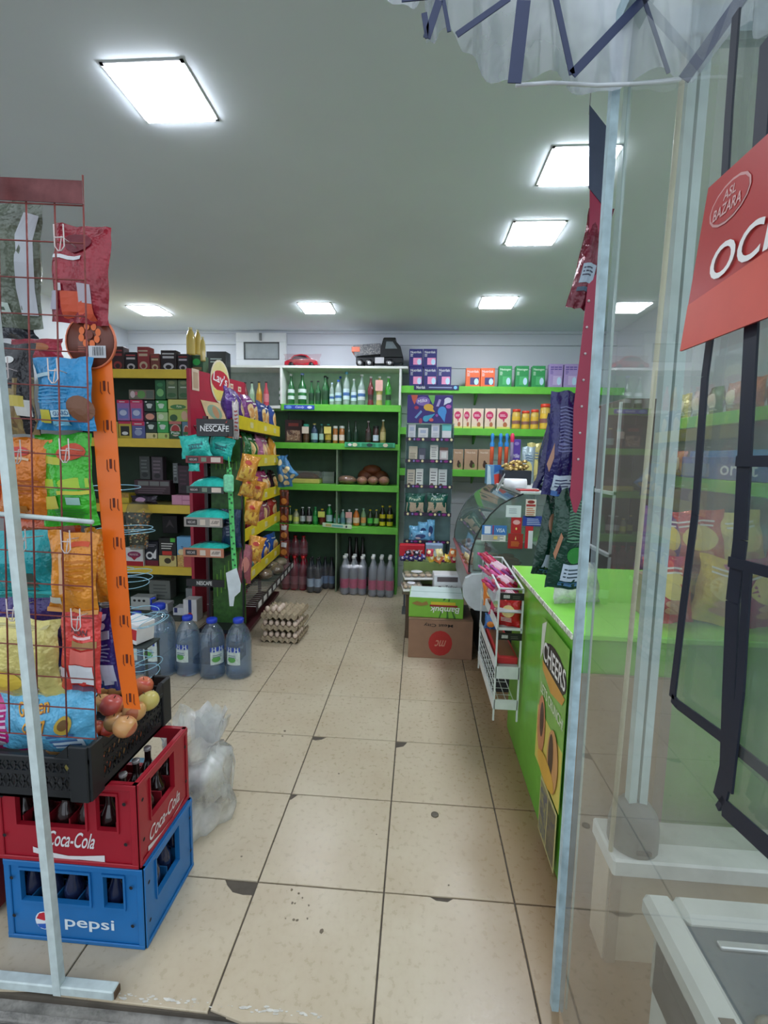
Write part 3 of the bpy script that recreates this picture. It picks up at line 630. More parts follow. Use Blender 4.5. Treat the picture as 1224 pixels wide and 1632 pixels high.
# ============================================================ CHOCOLATE STAND
YM = 4.5
def milka():
    t = thing('chocolate_stand', 'tall narrow chocolate stand with a purple header and clear tiers against the back', 'display stand', (0, 0, 0))
    a, b = at(648.5, 674, YM), at(722, 630, YM); hd = carton('header', 'x', 'x', ((a.x+b.x)/2, YM+.01, a.z), b.x-a.x, .012, b.z-a.z, (54, 36, 120), [
        ('p', [(.07, 1), (.22, 1), (.2, .82), (.15, .66), (.10, .82)], (206, 90, 70)), ('e', .2, .55, .05, .06, (170, 40, 80)),
        ('e', .34, .78, .16, .16, (130, 104, 180)), ('t', 'Milka', .33, .8, .22, .12, .25, .2, (236, 230, 246)), ('p', [(.45, 1), (.61, 1), (.6, .8), (.57, .65), (.49, .88)], (110, 180, 90)),
        ('p', [(.64, .6), (.70, .6), (.75, .84), (.70, .86)], (176, 160, 210)), ('e', .47, .57, .11, .12, (222, 176, 60)), ('p', [(.5, .66), (.62, .4), (.4, .46)], (222, 176, 60)),
        ('e', .9, .82, .08, .1, (220, 222, 240)), ('p', [(.83, .86), (.81, .64), (.92, .74)], (220, 222, 240)), ('e', .78, .42, .1, .18, (70, 150, 220)), ('p', [(.70, .34), (.84, .04), (.87, .42)], (70, 150, 220)),
        ('e', .92, .6, .06, .07, (190, 90, 180)), ('p', [(.16, .2), (.30, .46), (.33, .4), (.2, .16)], (110, 150, 200)), ('e', .42, .16, .07, .11, (60, 160, 196)), ('p', [(.36, .24), (.62, .34), (.5, .1)], (60, 160, 196)),
        ('e', .54, .12, .05, .06, (210, 90, 90)), ('e', .3, .08, .04, .1, (160, 50, 90)), ('e', .66, .28, .03, .05, (150, 80, 170))])
    for ch in list(hd.children): ch.parent = t; ch.location = hd.location; ch.name = 'header_board' if 'box' in ch.name else 'header_print'
    bpy.data.objects.remove(hd)
    clr = clear((206, 222, 220), .1, .06, 1.5)
    x0, x1 = at(645, 780, YM).x, at(720, 780, YM).x; zb = 0.
    MB().box(x0, x1, YM+.16, YM+.17, .45, a.z, mat((120, 150, 150), .4)).build('back_panel', t)
    for x in (x0, x1-.006): MB().box(x, x+.006, YM-.02, YM+.16, .62, a.z, clr).build('side_pane', t)
    for x in (x0+.01, x1-.03):
        MB().box(x, x+.02, YM+.14, YM+.16, 0, .7, mat((90, 96, 100), .4)).build('leg', t)
    MB().box(x0, x1, YM+.0, YM+.17, .0, .03, mat((90, 96, 100), .4)).build('foot_plate', t)
    tiers = []
    for n, (ya, yb) in enumerate(((697.5, 703.6), (732, 737.6), (772.5, 777.8), (816, 822), (860, 865))):
        zt1, zb1 = at(680, ya, YM).z, at(680, yb, YM).z
        MB().box(x0, x1, YM-.03, YM+.16, zb1, zb1+.004, clr).build('tier_tray', t)
        pr = [('e', u, .5, .025, .36, (226, 214, 160)) for u in (.08, .36, .66, .95)]+[('e', u, .5, .02, .3, (130, 120, 190)) for u in (.18, .75)]+[('e', u, .5, .045, .34, (130, 30, 120)) for u in (.26, .57, .85)]
        m = MB().box(x0, x1, YM-.036, YM-.03, zb1, zt1, mat((34, 26, 50), .4)); decals(m, pr, lambda u, v, o: (x0+(x1-x0)*u, YM-.036-o, zb1+(zt1-zb1)*v)); m.build('price_rail', t)
        tiers.append(zb1+.004)
    return tiers
TZ = milka()
def choc(label, r, z, c, prints=(), cat='chocolate bar', name='chocolate_bar', tilt=-.12):
    o = px_box(name, label, cat, r, YM+.02, .018, c, prints, z, 'goods on the chocolate stand', rough=.35)
    o.rotation_euler = (tilt, 0, 0); return o
cr2, tl = (214, 214, 214), (90, 186, 184)
for r, c, lab in (((650, 676, 662, 702), (204, 206, 212), 'tall white price card, first on the top tier'), ((666, 682, 682, 702), cr2, 'wide white price card, second on the top tier'), ((687, 675.5, 700, 702), (208, 210, 216), 'tall white price card with grey print, third on the top tier'), ((704, 676, 719, 702), cr2, 'white pack with a turquoise top at the right of the top tier')):
    choc(lab, r, TZ[0], c, [('r', .2, .6, .8, .85, (170, 180, 200)), ('l', .15, .15, .85, .5, 4, (176, 178, 184))] if 'turq' not in lab else [('r', 0, .62, 1, 1, tl)], 'card', 'price_card')
for r, c, p, lab in (((651, 711, 665, 736), (196, 184, 160), [('l', .1, .2, .9, .6, 4, (120, 110, 90))], 'tan sweets pouch, first on the second tier'), ((666, 714, 678, 736), (70, 74, 90), [('r', .2, .2, .8, .5, (150, 150, 160))], 'dark chocolate pouch, second on the second tier'),
        ((685, 709, 698, 736), (214, 214, 206), [('l', .15, .3, .85, .9, 5, (140, 140, 140))], 'tall white pouch in the middle of the second tier'), ((700, 713, 714, 736), (190, 178, 176), [('r', 0, .8, 1, 1, (110, 70, 60)), ('r', .2, .3, .8, .7, (220, 218, 214))], 'pale pouch with a brown top on the second tier')):
    choc(lab, r, TZ[1], c, p, 'sweets', 'sweets_pouch')
for r, c, lab in (((648, 748, 661, 776), (190, 180, 160), 'tan pouch, first on the third tier'), ((662, 747, 674, 776), (210, 212, 206), 'white label pouch, second on the third tier'), ((684, 746, 697, 776), (212, 214, 210), 'rounded white pouch, third on the third tier'), ((698, 748, 712, 776), (196, 204, 200), 'greyish pouch, fourth on the third tier')):
    choc(lab, r, TZ[2], c, [('l', .15, .3, .85, .85, 4, (120, 120, 120)), ('e', .3, .15, .2, .08, (100, 80, 60))], 'sweets', 'sweets_pouch')
nut = photo((120, 96, 70), (206, 186, 156), (226, 214, 196), 60)
for x0, x1, s in ((646, 676, 'left'), (680, 712, 'right')):
    px_bag('nut_bag', 'green-headed bag of pale dried snacks, %s on the fourth tier' % s, (x0, 786, x1, 818), YM+.03, .05, (20, 90, 74), [('r', .05, .02, .95, .55, nut), ('t', 'Fresh', .5, .72, .6, .14, .2, 0, (200, 220, 190))], 'goods on the chocolate stand')
for k, (x0, y0, x1, y1) in enumerate(((652, 838, 668, 860), (666, 832, 682, 861), (680, 828, 692, 861), (656, 846, 684, 862))):
    px_bag('candy_bag', 'light blue bag of sweets on the lowest tier, %s' % ('left', 'centre', 'right', 'lying in front')[k], (x0, y0, x1, y1), YM+.02-.012*k, .04, (110, 176, 214), [('e', .5, .5, .3, .2, (30, 60, 110)), ('e', .35, .3, .15, .1, (220, 230, 240))], 'goods on the chocolate stand')

# ============================================================ GOODS TABLE AND BOXES
Yt = 3.86; zt0 = at(690, 945, Yt).z
t = thing('low_table', 'low table made of dark cardboard under the bakery trays', 'table', (0, 0, 0))
xa, xb = at(641, 940, Yt).x, at(742, 940, Yt).x
MB().box(xa, xb, Yt, Yt+.56, zt0-.025, zt0, mat((96, 84, 70), .7), .004).build('table_top', t)
MB().box(xa+.03, xa+.2, Yt+.03, Yt+.5, 0, zt0-.025, mat((92, 76, 60), .8), .004).box(xa+.24, xb-.03, Yt+.05, Yt+.5, 0, zt0-.025, mat((60, 54, 50), .8), .004).build('support_box', t)
bak = photo((196, 150, 112), (222, 196, 160), (170, 120, 84), 40)
for k, (r, Y, dz, lab) in enumerate((((640, 926, 672, 948), Yt+.0, .0, 'clear tray of pale biscuits with a white label, front left on the low table'), ((642, 910, 690, 925), Yt+.12, .07, 'clear tray of biscuits stacked behind, with an oval white label'))):
    a = at((r[0]+r[2])/2, r[3], Y); w = at(r[2], r[3], Y).x-at(r[0], r[3], Y).x
    o = thing('bakery_tray', lab, 'food tray', (a.x, Y+.1, zt0+dz), (.0, 0, .12))
    MB().box(-w/2, w/2, -.1, .1, 0, .02, mat((230, 230, 226), .5), .006).build('foam_tray', o)
    m2 = MB()
    for i in range(4):
        for j in range(2): m2.ball(((i-1.5)*w/4.3, (j-.5)*.09, .032), .5, bak, 8, (w/4.4, .08, .03))
    m2.build('biscuits', o)['kind'] = 'stuff'
    MB().box(-w/2, w/2, -.1, .1, .02, .055, clear((226, 226, 222), .14, .1), .01).build('film_cover', o)
    m3 = MB(); decals(m3, [('e', .45, .45, .2, .25, (232, 232, 236))], lambda u, v, o_: ((u-.5)*w, (v-.5)*.2, .056+o_)); m3.build('label_sticker', o)
px_box('white_carton', 'white carton with grey lettering lying right of the biscuit trays', 'box', (690, 917, 736, 935), Yt+.02, .16, (216, 216, 218), [('r', .1, .62, .85, .9, (96, 84, 86)), ('t', 'Tatlicci', .62, .3, .42, .26, 0, 0, (120, 120, 130)), ('e', .2, .25, .08, .14, (90, 80, 80))], zt0, rot=(0, 0, .06))
px_box('sweets_box', 'red box of sweets lettered in white at the back left of the low table', 'box', (636, 869, 677, 883), Yt+.46, .1, (196, 26, 46), [('t', 'FANTASTIC', .62, .4, .6, .4, 0, 0, WHITE)], zt0+.2)
px_box('sweets_box', 'pale blue open box behind the coloured sweets on the low table', 'box', (678, 868, 706, 880), Yt+.47, .1, (150, 170, 200), [('r', .05, .1, .95, .5, (220, 224, 230))], zt0+.2)
MBx = thing('display_step', 'green and brown step box carrying the sweets on the low table', 'box', ((xa+xb)/2, Yt+.34, zt0)); MB().box(-.26, .24, -.08, .24, 0, .198, mat((110, 130, 70), .6), .004).build('step_box', MBx)
rs = [(44, 34, 84), (60, 50, 130), (30, 28, 50), (176, 40, 60), (220, 190, 60), (214, 120, 60), (150, 60, 120), (236, 220, 150), (90, 60, 140)]
for k in range(16):
    left = k < 8; x = (642+4.6*(k % 8)) if left else (684+6.0*(k % 8)); yy = 897-6*(k % 3) if left else 905-9*(k % 3)
    c = rs[k % 3] if left else [rs[3], rs[4], rs[5], rs[7], rs[6], rs[4], rs[5], rs[3]][k-8]
    Yq = Yt+.28-.02*(k % 3)
    a = at(x, yy, Yq)
    bag('sweet_bag', ('dark purple wrapped sweet in the heap on the left of the low table' if left else 'bright red or yellow wrapped snack in the heap on the right of the low table'), 'sweets', (a.x, Yq, max(a.z, zt0+.2)), .055 if left else .075, .045 if left else .07, .03, c, [('e', .5, .5, .25, .25, (200, 190, 210) if left else (240, 230, 190))], (-.5, .4*math.sin(k*2.), .5*math.sin(k*3.)), 'dark wrapped sweets on the low table' if left else 'bright wrapped snacks on the low table')
# the two big boxes
a, b = at(650, 1049, 3.5), at(752, 1051, 3.5); mh = at(700, 987.5, 3.5).z
carton('cardboard_box', 'brown cardboard box with an upside-down red disc standing on the floor', 'box', ((a.x+b.x)/2, 3.7, 0), b.x-a.x, .4, mh, (146, 112, 88), [
    ('e', .5, .40, .19, .32, (172, 42, 40)), ('t', 'mc', .5, .40, .16, .16, .3, math.pi, (196, 130, 110)), ('t', 'Meat City', .46, .86, .46, .1, 0, math.pi, (40, 30, 28)), ('r', .0, .985, 1, .995, (90, 66, 50))], rot=0)
a, b = at(652, 987, 3.52), at(739, 991, 3.52); gh = at(695, 954, 3.52).z-mh-.002
carton('green_box', 'bright green box with an upside-down name and bamboo print on the cardboard box', 'box', ((a.x+b.x)/2, 3.69, mh+.002), b.x-a.x, .32, gh, (124, 186, 60), [
    ('p', [(.55, 0), (.58, 0), (.62, .4), (.6, .4)], (60, 110, 40)), ('p', [(.7, 0), (.74, 0), (.72, .5), (.7, .5)], (60, 110, 40)), ('p', [(.84, 0), (.88, 0), (.80, .45), (.78, .45)], (60, 110, 40)),
    ('p', [(.62, .9), (.65, .9), (.68, 1), (.64, 1)], (60, 110, 40)), ('p', [(.72, .86), (.75, .86), (.75, 1), (.73, 1)], (60, 110, 40)), ('r', .40, .66, .86, .82, (210, 190, 50)), ('r', .38, .58, .90, .67, (150, 30, 40)),
    ('t', 'Bambuk', .66, .42, .54, .30, .15, math.pi, (236, 238, 230)), ('p', [(.04, .7), (.14, .82), (.24, .74), (.32, .84), (.36, .66), (.22, .58), (.12, .62)], (150, 120, 60))],
    top=[('r', 0, 0, 1, 1, (206, 224, 220)), ('r', .0, .48, 1, .53, (160, 190, 180))], rot=(0, 0, -.03))

# ============================================================ CURVED GLASS CASE
def case():
    Yn, Yf = 3.0, 4.25
    t = thing('display_case', 'curved glass refrigerated display case behind the candy rack', 'display case', (0, 0, 0))
    arc = [at(*p, Yn) for p in ((747, 912), (748, 895), (752, 875), (758, 858), (768, 838), (781, 820), (798, 804), (816, 794), (834, 787))]
    prof = [(p.x, p.z) for p in arc]; xr_ = 1.02
    gls = clear((206, 222, 216), .08, .03, 1.55)
    mb = MB(); n = len(prof)
    mb.sheet(lambda u, v: (prof[min(n-1, int(round(u*(n-1))))][0], Yn+(Yf-Yn)*v, prof[min(n-1, int(round(u*(n-1))))][1]), n-1, 1, gls); mb.build('front_glass', t)
    poly = prof+[(xr_, prof[-1][1]), (xr_, prof[0][1])]
    MB().prism(poly, Yn-.004, Yn, gls).build('side_glass', t); MB().prism(poly, Yf, Yf+.004, gls).build('side_glass', t)
    MB().tube([(x, Yn-.004, z) for x, z in prof], .005, mat((24, 26, 28), .25), 6).build('glass_edge', t)
    MB().tube([(x, Yf+.002, z) for x, z in prof], .004, mat((70, 80, 80), .25), 6).build('glass_edge', t)
    MB().box(prof[-1][0]-.02, xr_, Yn-.006, Yf, prof[-1][1]-.004, prof[-1][1]+.016, mat((196, 200, 200), .4), .004).build('case_top', t)
    a0 = at(737, 915, Yn); cap = [at(*p, Yn-.03) for p in ((752, 915), (742, 921), (737, 935), (738, 950), (745, 962), (756, 971), (772, 973), (800, 973), (860, 973), (860, 912), (800, 912))]
    MB().prism([(p.x, p.z) for p in cap], Yn-.05, Yn-.006, mat((190, 198, 200), .4)).build('end_cap', t)
    zb0, zb1 = at(790, 972, Yn).z, prof[0][1]
    MB().box(prof[0][0]+.01, xr_, Yn-.005, Yf, zb0, zb1-.01, mat((150, 150, 150), .5), .01).build('case_body', t)
    MB().box(.5, xr_, Yn+.02, Yf, 0, zb0, mat((46, 48, 50), .6), .005).build('plinth', t)
    MB().tube([(prof[0][0], Yn, prof[0][1]), (prof[0][0], Yf, prof[0][1])], .014, mat((176, 100, 104), .4), 8).build('front_rail', t)
    MB().box(prof[0][0]+.14, xr_-.05, Yn+.05, Yf-.05, zb1+.2, zb1+.206, clear((200, 214, 212), .15)).build('glass_shelf', t)
    # cards stuck behind the end glass
    def card(r, c, prints, lab):
        p, q = at(r[0], r[3], Yn-.01), at(r[2], r[1], Yn-.01); w, h = q.x-p.x, q.z-p.z
        mb = MB().box(p.x, q.x, Yn-.010, Yn-.0065, p.z, q.z, mat(c, .45)); decals(mb, prints, lambda u, v, o: (p.x+w*u, Yn-.010-o, p.z+h*v), asp=w/h); mb.build('price_card', t, label=lab)
    card((768, 838, 808, 852), (60, 120, 190), [('r', .1, .12, .35, .92, (220, 228, 240)), ('r', .42, 0, .48, 1, (150, 60, 100)), ('t', 'VISA', .75, .5, .36, .4, 0, 0, (220, 236, 250))], 'blue payment card sign')
    card((767, 853, 806, 862), (226, 226, 216), [('l', .05, .1, .95, .95, 4, (90, 90, 110)), ('r', .5, .3, .66, .8, (226, 200, 110))], 'white card with printed logos')
    card((806, 806, 831, 824), (214, 222, 224), [('l', .2, .3, .8, .8, 3, (150, 160, 170))], 'white scalloped price card')
    card((814, 825, 832, 850), (184, 30, 40), [('e', .5, .7, .35, .15, (230, 170, 170)), ('e', .5, .3, .08, .08, (240, 220, 120))], 'red card with an oval emblem')
    card((809, 851, 834, 874), (168, 34, 36), [('p', [(.45, .6), (.55, .6), (.5, .85)], (240, 220, 140)), ('l', .2, .15, .8, .5, 4, (230, 140, 60))], 'dark red card with yellow print')
    card((837, 796, 855, 824), (226, 214, 206), [('e', .5, .85, .36, .1, (140, 40, 40)), ('r', .05, .6, .95, .72, (170, 50, 50)), ('l', .1, .1, .9, .55, 4, (200, 110, 70))], 'white and red card near the top')
    card((833, 823, 866, 838), (40, 60, 150), [('l', .2, .1, .95, .8, 4, (180, 190, 230))], 'blue printed card')
    card((836, 839, 850, 874), (196, 30, 50), [('r', .4, .0, 1, .8, (220, 222, 226))], 'red bordered card')
    # food inside
    return prof, zb1
prof, zcase = case()
def sausage(x, Y, z, c, lab, L=.16, r=.022, rz=0.):
    o = thing('wrapped_sausage', lab, 'sausage', (x, Y, z+r), (0, 0, rz), 'sausages and meats inside the glass case')
    mb = MB(); mb.ball((0, 0, 0), .5, foil(c), 10, (L, r*2.2, r*2)); mb.build('sausage', o)
for k in range(9):
    sausage(.40+.12*(k % 3), 3.2+.12*(k//3)+.02*(k % 2), zcase, [(176, 110, 80), (214, 196, 170), (150, 60, 50)][k % 3], 'wrapped sausage in the row inside the glass case', rz=.4*math.sin(k))
for k in range(6):
    sausage(.42+.1*(k % 2), 3.62+.17*(k//2), zcase, [(190, 150, 130), (120, 60, 50)][k % 2], 'wrapped piece of meat deeper inside the glass case', .14, .03, rz=.8)
a = at(759, 905, 3.05)
bottle('milk_jar', 'milky green plastic jar with a rounded lid at the near end of the glass case', (at(760, 900, 3.1).x+.01, 3.1, zcase), .19, .036, mat((186, 206, 190), .3), mat((200, 214, 200), .3), None, 'jar', cat='jar')
# things on top of the case
zct = prof[-1][1]+.016
for k, x in enumerate((783, 796, 806)):
    q = at(x, 742, 4.0); o = thing('toy_tube', 'orange and blue sweet-filled toy tube, %s of three on the glass case' % ('left', 'middle', 'right')[k], 'toy', (q.x, 4.0, q.z), 0, 'sweet toy tubes')
    h = at(x, 690, 4.0).z-q.z
    MB().lathe([(0, 0), (.016, 0), (.016, h*.62), (.012, h*.66)], mat((232, 100, 60), .3), 10).build('tube', o)
    MB().lathe([(.018, h*.58), (.018, h*.7), (.008, h*.74), (.014, h*.82), (.014, h*.96), (0, h)], mat((40, 130, 200), .3), 10).build('toy_cap', o)
q = at(814.5, 742, 4.02); o = thing('toy_tube', 'pink-capped toy tube right of the three blue-capped ones', 'toy', (q.x, 4.02, q.z)); h = at(814, 690, 4.02).z-q.z
MB().lathe([(0, 0), (.014, 0), (.014, h*.7), (.01, h*.74)], clear((200, 190, 220), .5), 10).build('tube', o); MB().lathe([(.014, h*.72), (.018, h*.85), (.014, h*.97), (0, h)], mat((222, 50, 90), .3), 10).build('toy_cap', o)
px_box('toy_display_box', 'blue and red printed box holding the toy tubes on the glass case', 'box', (775, 741, 812, 772), 3.95, .12, (100, 150, 190), [('p', [(.3, 1), (.95, 1), (.3, .55)], (40, 100, 170)), ('p', [(.3, .5), (1, .7), (1, .0), (.35, .0)], (214, 70, 56)), ('p', [(0, 0), (.2, 0), (.12, .9), (0, 1)], (190, 214, 224)), ('e', .7, .25, .15, .12, (230, 170, 120))])
px_box('purple_pack', 'purple chocolate pack standing behind the golden sweets', 'pack', (816, 700, 829, 732), 4.1, .05, (90, 60, 160), [('t', 'Milka', .5, .62, .8, .09, .2, .1, (230, 220, 240)), ('e', .5, .9, .3, .04, (150, 130, 200))], zct)
for k, (r, c) in enumerate((((830, 712, 850, 771), (170, 190, 196)), ((838, 706, 862, 771), (200, 190, 120)), ((846, 722, 866, 771), (120, 150, 170)))):
    px_bag('snack_pouch', 'silver and yellow snack pouch, %s in the cluster behind the black box' % ('left', 'upper', 'right')[k], r, 4.05+.03*k, .05, c, [('e', .5, .4, .3, .2, (226, 214, 130)), ('l', .2, .6, .8, .8, 3, (80, 110, 140))], 'snack pouches on the glass case')
o = thing('candy_bag', 'black box heaped with gold wrapped sweets on the glass case', 'box', (at(822, 768, 3.8).x, 3.85, zct)); w = at(845, 768, 3.8).x-at(799, 768, 3.8).x
MB().box(-w/2, w/2, -.08, .08, 0, .11, mat((24, 30, 40), .4), .004).build('black_box', o)
mb = MB(); gold = mat((206, 176, 110), .25, .5, .3, 40)
for k in range(40): mb.ball((random.uniform(-.4, .35)*w, random.uniform(-.08, .06), .11+random.uniform(0, .07)), .017, gold, 6, (1.3, 1, .8))
mb.build('gold_sweets', o)['kind'] = 'stuff'
o = thing('paper_roll', 'white till paper roll with a torn end on top of the glass case', 'paper roll', (at(820, 790, 3.2).x, 3.2, zct+.035), (0, 0, 0))
MB().lathe([(0, -.07), (.034, -.07), (.034, .07), (0, .07)], mat((236, 238, 240), .6), 16, Matrix.Rotation(math.pi/2, 4, 'Y')).build('roll', o)
MB().sheet(lambda u, v: (-.08-.05*u+.01*math.sin(v*9), -.035-.03*u, .02-.09*u+.01*math.sin(7*v)*u+.05*v), 5, 4, mat((226, 230, 234), .6)).build('loose_end', o)
o = px_box('red_scale_head', 'red plastic lid lying on the near end of the glass case', 'lid', (826, 783, 860, 793), 3.0, .1, (176, 30, 34), [], zct)
o = px_bag('pink_leaflet', 'pink folded wrapper lying on the near top edge of the glass case', (812, 776, 850, 786), 3.05, .015, (214, 170, 180), [('l', .1, .2, .9, .8, 3, (180, 60, 80))])if False else None

# ============================================================ WHITE CANDY RACK BY THE COUNTER
def rack():
    Yn, Yf = 2.3, 2.9; wt = mat((214, 218, 216), .4)
    xl_, xr_ = at(791, 1040, Yn).x, at(829, 1040, Yn).x
    t = thing('wire_rack', 'white metal candy rack with four tiers hooked to the green counter', 'rack', (0, 0, 0))
    ztop = at(800, 938, Yn).z; zbot = at(790, 1148, Yn).z
    for x in (xl_, xr_):
        for Y in (Yn, Yf): MB().box(x-.004, x+.004, Y-.004, Y+.004, zbot, ztop+(.0 if Y == Yn else .03), wt).build('post', t)
    lv = [at(800, 1004, Yn).z, at(800, 1066, Yn).z, at(795, 1130, Yn).z]
    # top tray, sloping down to the front
    e = [(xl_, Yn, ztop), (xr_, Yn, ztop), (xr_, Yf, ztop+.03), (xl_, Yf, ztop+.03)]
    MB().tube(e, .006, wt, 6, True).build('tray_rim', t)
    MB().box(xl_, xr_, Yn, Yf, ztop-.12, ztop-.115, mat((180, 184, 184), .5)).build('tray_floor', t)
    MB().box(xl_-.004, xl_, Yn, Yf, ztop-.12, ztop, clear((220, 226, 226), .25)).build('tray_side', t)
    for n, z in enumerate(lv):
        MB().box(xl_-.006, xl_+.002, Yn, Yf, z, z+(.04 if n < 2 else .05), wt).build('side_strip', t)
        MB().box(xl_, xr_, Yn-.004, Yn+.004, z-(.05 if n == 1 else .0), z+(.012 if n < 2 else .05), wt).build('front_strip', t)
        if n < 2: MB().box(xl_, xr_, Yn, Yf, z, z+.004, mat((170, 172, 170), .5)).build('tier_floor', t)
    z2 = lv[2]; mb = MB()
    for k in range(9): mb.tube([(xl_, Yn+(Yf-Yn)*k/8, lv[1]-.05), (xl_, Yn+(Yf-Yn)*k/8, z2), (xr_, Yn+(Yf-Yn)*k/8, z2)], .002, wt, 4)
    for k in range(5): mb.tube([(xl_, Yn, z2+.03+.036*k), (xl_, Yf, z2+.03+.036*k)], .002, wt, 4)
    for k in range(4): mb.tube([(xl_+(xr_-xl_)*k/3, Yn, z2), (xl_+(xr_-xl_)*k/3, Yf, z2)], .002, wt, 4)
    mb.build('wire_basket', t)['kind'] = 'stuff'
    for z, tx in ((ztop-.035, 1), (lv[0]-.028, 1)):
        mb = MB().box(xl_+.004, xr_+.002, Yn-.012, Yn-.006, z-.018, z+.016, mat((28, 26, 24), .4)); w = xr_-xl_
        decals(mb, [('t', '8888', .3, .5, .26, .5, 0, 0, (220, 220, 214)), ('l', .55, .2, .9, .7, 2, (90, 90, 80))], lambda u, v, o: (xl_+w*u, Yn-.012-o, z-.018+.034*v)); mb.build('price_rail', t, label='black price strip')
    return Yn, Yf, xl_, xr_, ztop, lv
Yn, Yf, xl_, xr_, ztop, lv = rack()
random.seed(11)
for k in range(22):
    lay, i = divmod(k, 8); c = [(196, 40, 90), (214, 90, 150), (190, 30, 60), (176, 90, 170), (224, 110, 130)][k % 5]
    x = xl_+.012+(xr_-xl_-.03)*(i+.5)/8; Y = Yn+.12+.12*lay+.02*math.sin(k)
    o = thing('candy_stick', 'pink and red wrapped candy stick in the bundle on top of the white rack', 'sweets', (x, Y, ztop-.06+.045*lay), (.25, -.9+.1*math.sin(k*2), -.55), 'candy sticks on the white rack')
    MB().lathe([(.003, -.11), (.010, -.10), (.004, -.085), (.011, -.075), (.011, .075), (.004, .085), (.010, .10), (.003, .11)], foil(c), 8).build('wrapper', o)
    MB().lathe([(.0115, -.03), (.0115, .03)], mat((236, 200, 214), .3), 8).build('paper_band', o)
for k in range(8):
    c = [(196, 34, 30), (226, 110, 30), (200, 60, 90), (216, 60, 30), (150, 60, 110), (226, 130, 50), (120, 40, 60), (190, 30, 40)][k]
    bag('snack_bag', ('red', 'orange', 'pink', 'scarlet', 'purple', 'amber', 'maroon', 'crimson')[k]+' snack bag standing on the second tier of the white rack', 'sweets', ((xl_+xr_)/2+.02*math.sin(k*2.2), Yn+.05+.066*k, lv[0]+.004), .12, .15, .04, c, [('e', .5, .5, .3, .2, (240, 210, 140)), ('l', .2, .15, .8, .3, 3, (240, 230, 220))], (-.15, .12*math.sin(k), -.35), 'snack bags on the white rack')
carton('wafer_box', 'long red carton with brown inside lying on the third tier of the white rack', 'box', ((xl_+xr_)/2+.01, Yn+.28, lv[1]+.004), .1, .46, .035, (196, 50, 52), rot=(0, 0, 0), top=[('r', .1, .05, .9, .95, (120, 76, 46))])
bag('snack_bag', 'small blue and orange bag on the third tier of the white rack', 'sweets', (xl_+.04, Yn+.45, lv[1]+.04), .08, .09, .03, (60, 110, 170), [('e', .5, .3, .3, .2, (226, 140, 50))], (-.2, 0, -.3))

# ============================================================ GREEN COUNTER
XC = .543; CZ = .935; Y0c, Y1c = 1.60, 2.62
t = thing('counter', 'lime green shop counter with a chipped pale edge along the right side', 'counter', (0, 0, 0))
gr = mat((112, 196, 56), .35, vary=.05)
MB().box(XC, 1.75, Y0c, Y1c, 0, CZ-.022, mat((104, 178, 54), .3, vary=.08), .003).build('counter_body', t)
MB().box(XC-.012, 1.76, Y0c-.01, Y1c, CZ-.022, CZ, mat((140, 220, 80), .3, vary=.04), .004).build('counter_top', t)
MB().box(XC-.016, XC-.011, Y0c-.01, Y1c, CZ-.02, CZ-.001, mat((206, 210, 190), .5, vary=.5, scale=60)).build('worn_edge', t)
# added brown panel on the near counter end, in the reflected floor's tone
o = thing('backing_sheet', 'brown sheet added on the near counter end, toned like the floor reflected in the glass', 'cardboard', (0, 0, 0)); MB().box(XC+.01, .86, Y0c-.03, Y0c-.012, 0, .80, mat((150, 128, 100), .7)).build('sheet', o)
# crisps poster on the counter front
def sidefn(ya, yb, za, zb, x): return lambda u, v, o: (x-o, yb+(ya-yb)*u, za+(zb-za)*v)
a, b = atx(865, 1000, XC-.012), atx(890, 1290, XC-.012); pz0, pz1, pya, pyb = .26, .87, Y0c+.01, a.y
o = thing('crisps_poster', 'curling green and yellow crisps poster stuck on the counter front', 'poster', (0, 0, 0)); x = XC-.013
mb = MB().box(x, x+.002, pya, pyb, pz0, pz1, mat((122, 176, 70), .3)); S = sidefn(pya, pyb, pz0, pz1, x)
decals(mb, [('r', 0, 0, 1, .38, (214, 196, 90)), ('p', [(0, .95), (.18, 1), (.1, .78), (0, .7)], (214, 220, 200)), ('e', .55, .78, .46, .12, (30, 26, 26)), ('p', [(.1, .72), (.98, .70), (.9, .64), (.5, .60), (.15, .66)], (206, 150, 60)), ('t', 'CHEERS', .55, .80, .84, .13, 0, 0, (232, 232, 226)),
    ('t', "LET'S CRUNCH!", .55, .54, .86, .07, 0, 0, (220, 226, 200)), ('e', .22, .30, .16, .2, (200, 130, 84)), ('e', .24, .34, .08, .12, (70, 40, 30)), ('e', .72, .22, .2, .2, (206, 150, 90)), ('e', .66, .24, .09, .14, (70, 46, 30)), ('e', .5, .08, .34, .08, (220, 170, 60))], S, asp=(pyb-pya)/(pz1-pz0)); mb.build('printed_sheet', o)
o = thing('paper_notice', 'dark blue printed card with white border low on the counter front', 'poster', (0, 0, 0)); ya, yb = Y0c+.02, 1.84; mb = MB().box(x-.003, x-.001, ya, yb, .02, .25, mat((200, 190, 130), .4)); S = sidefn(ya, yb, .02, .25, x-.003)
decals(mb, [('r', .04, .05, .48, .95, photo((50, 60, 110), (120, 120, 100), (170, 160, 90), 14)), ('r', .53, .05, .96, .95, photo((40, 50, 90), (120, 110, 80), (60, 80, 60), 14))], S); mb.build('printed_sheet', o)
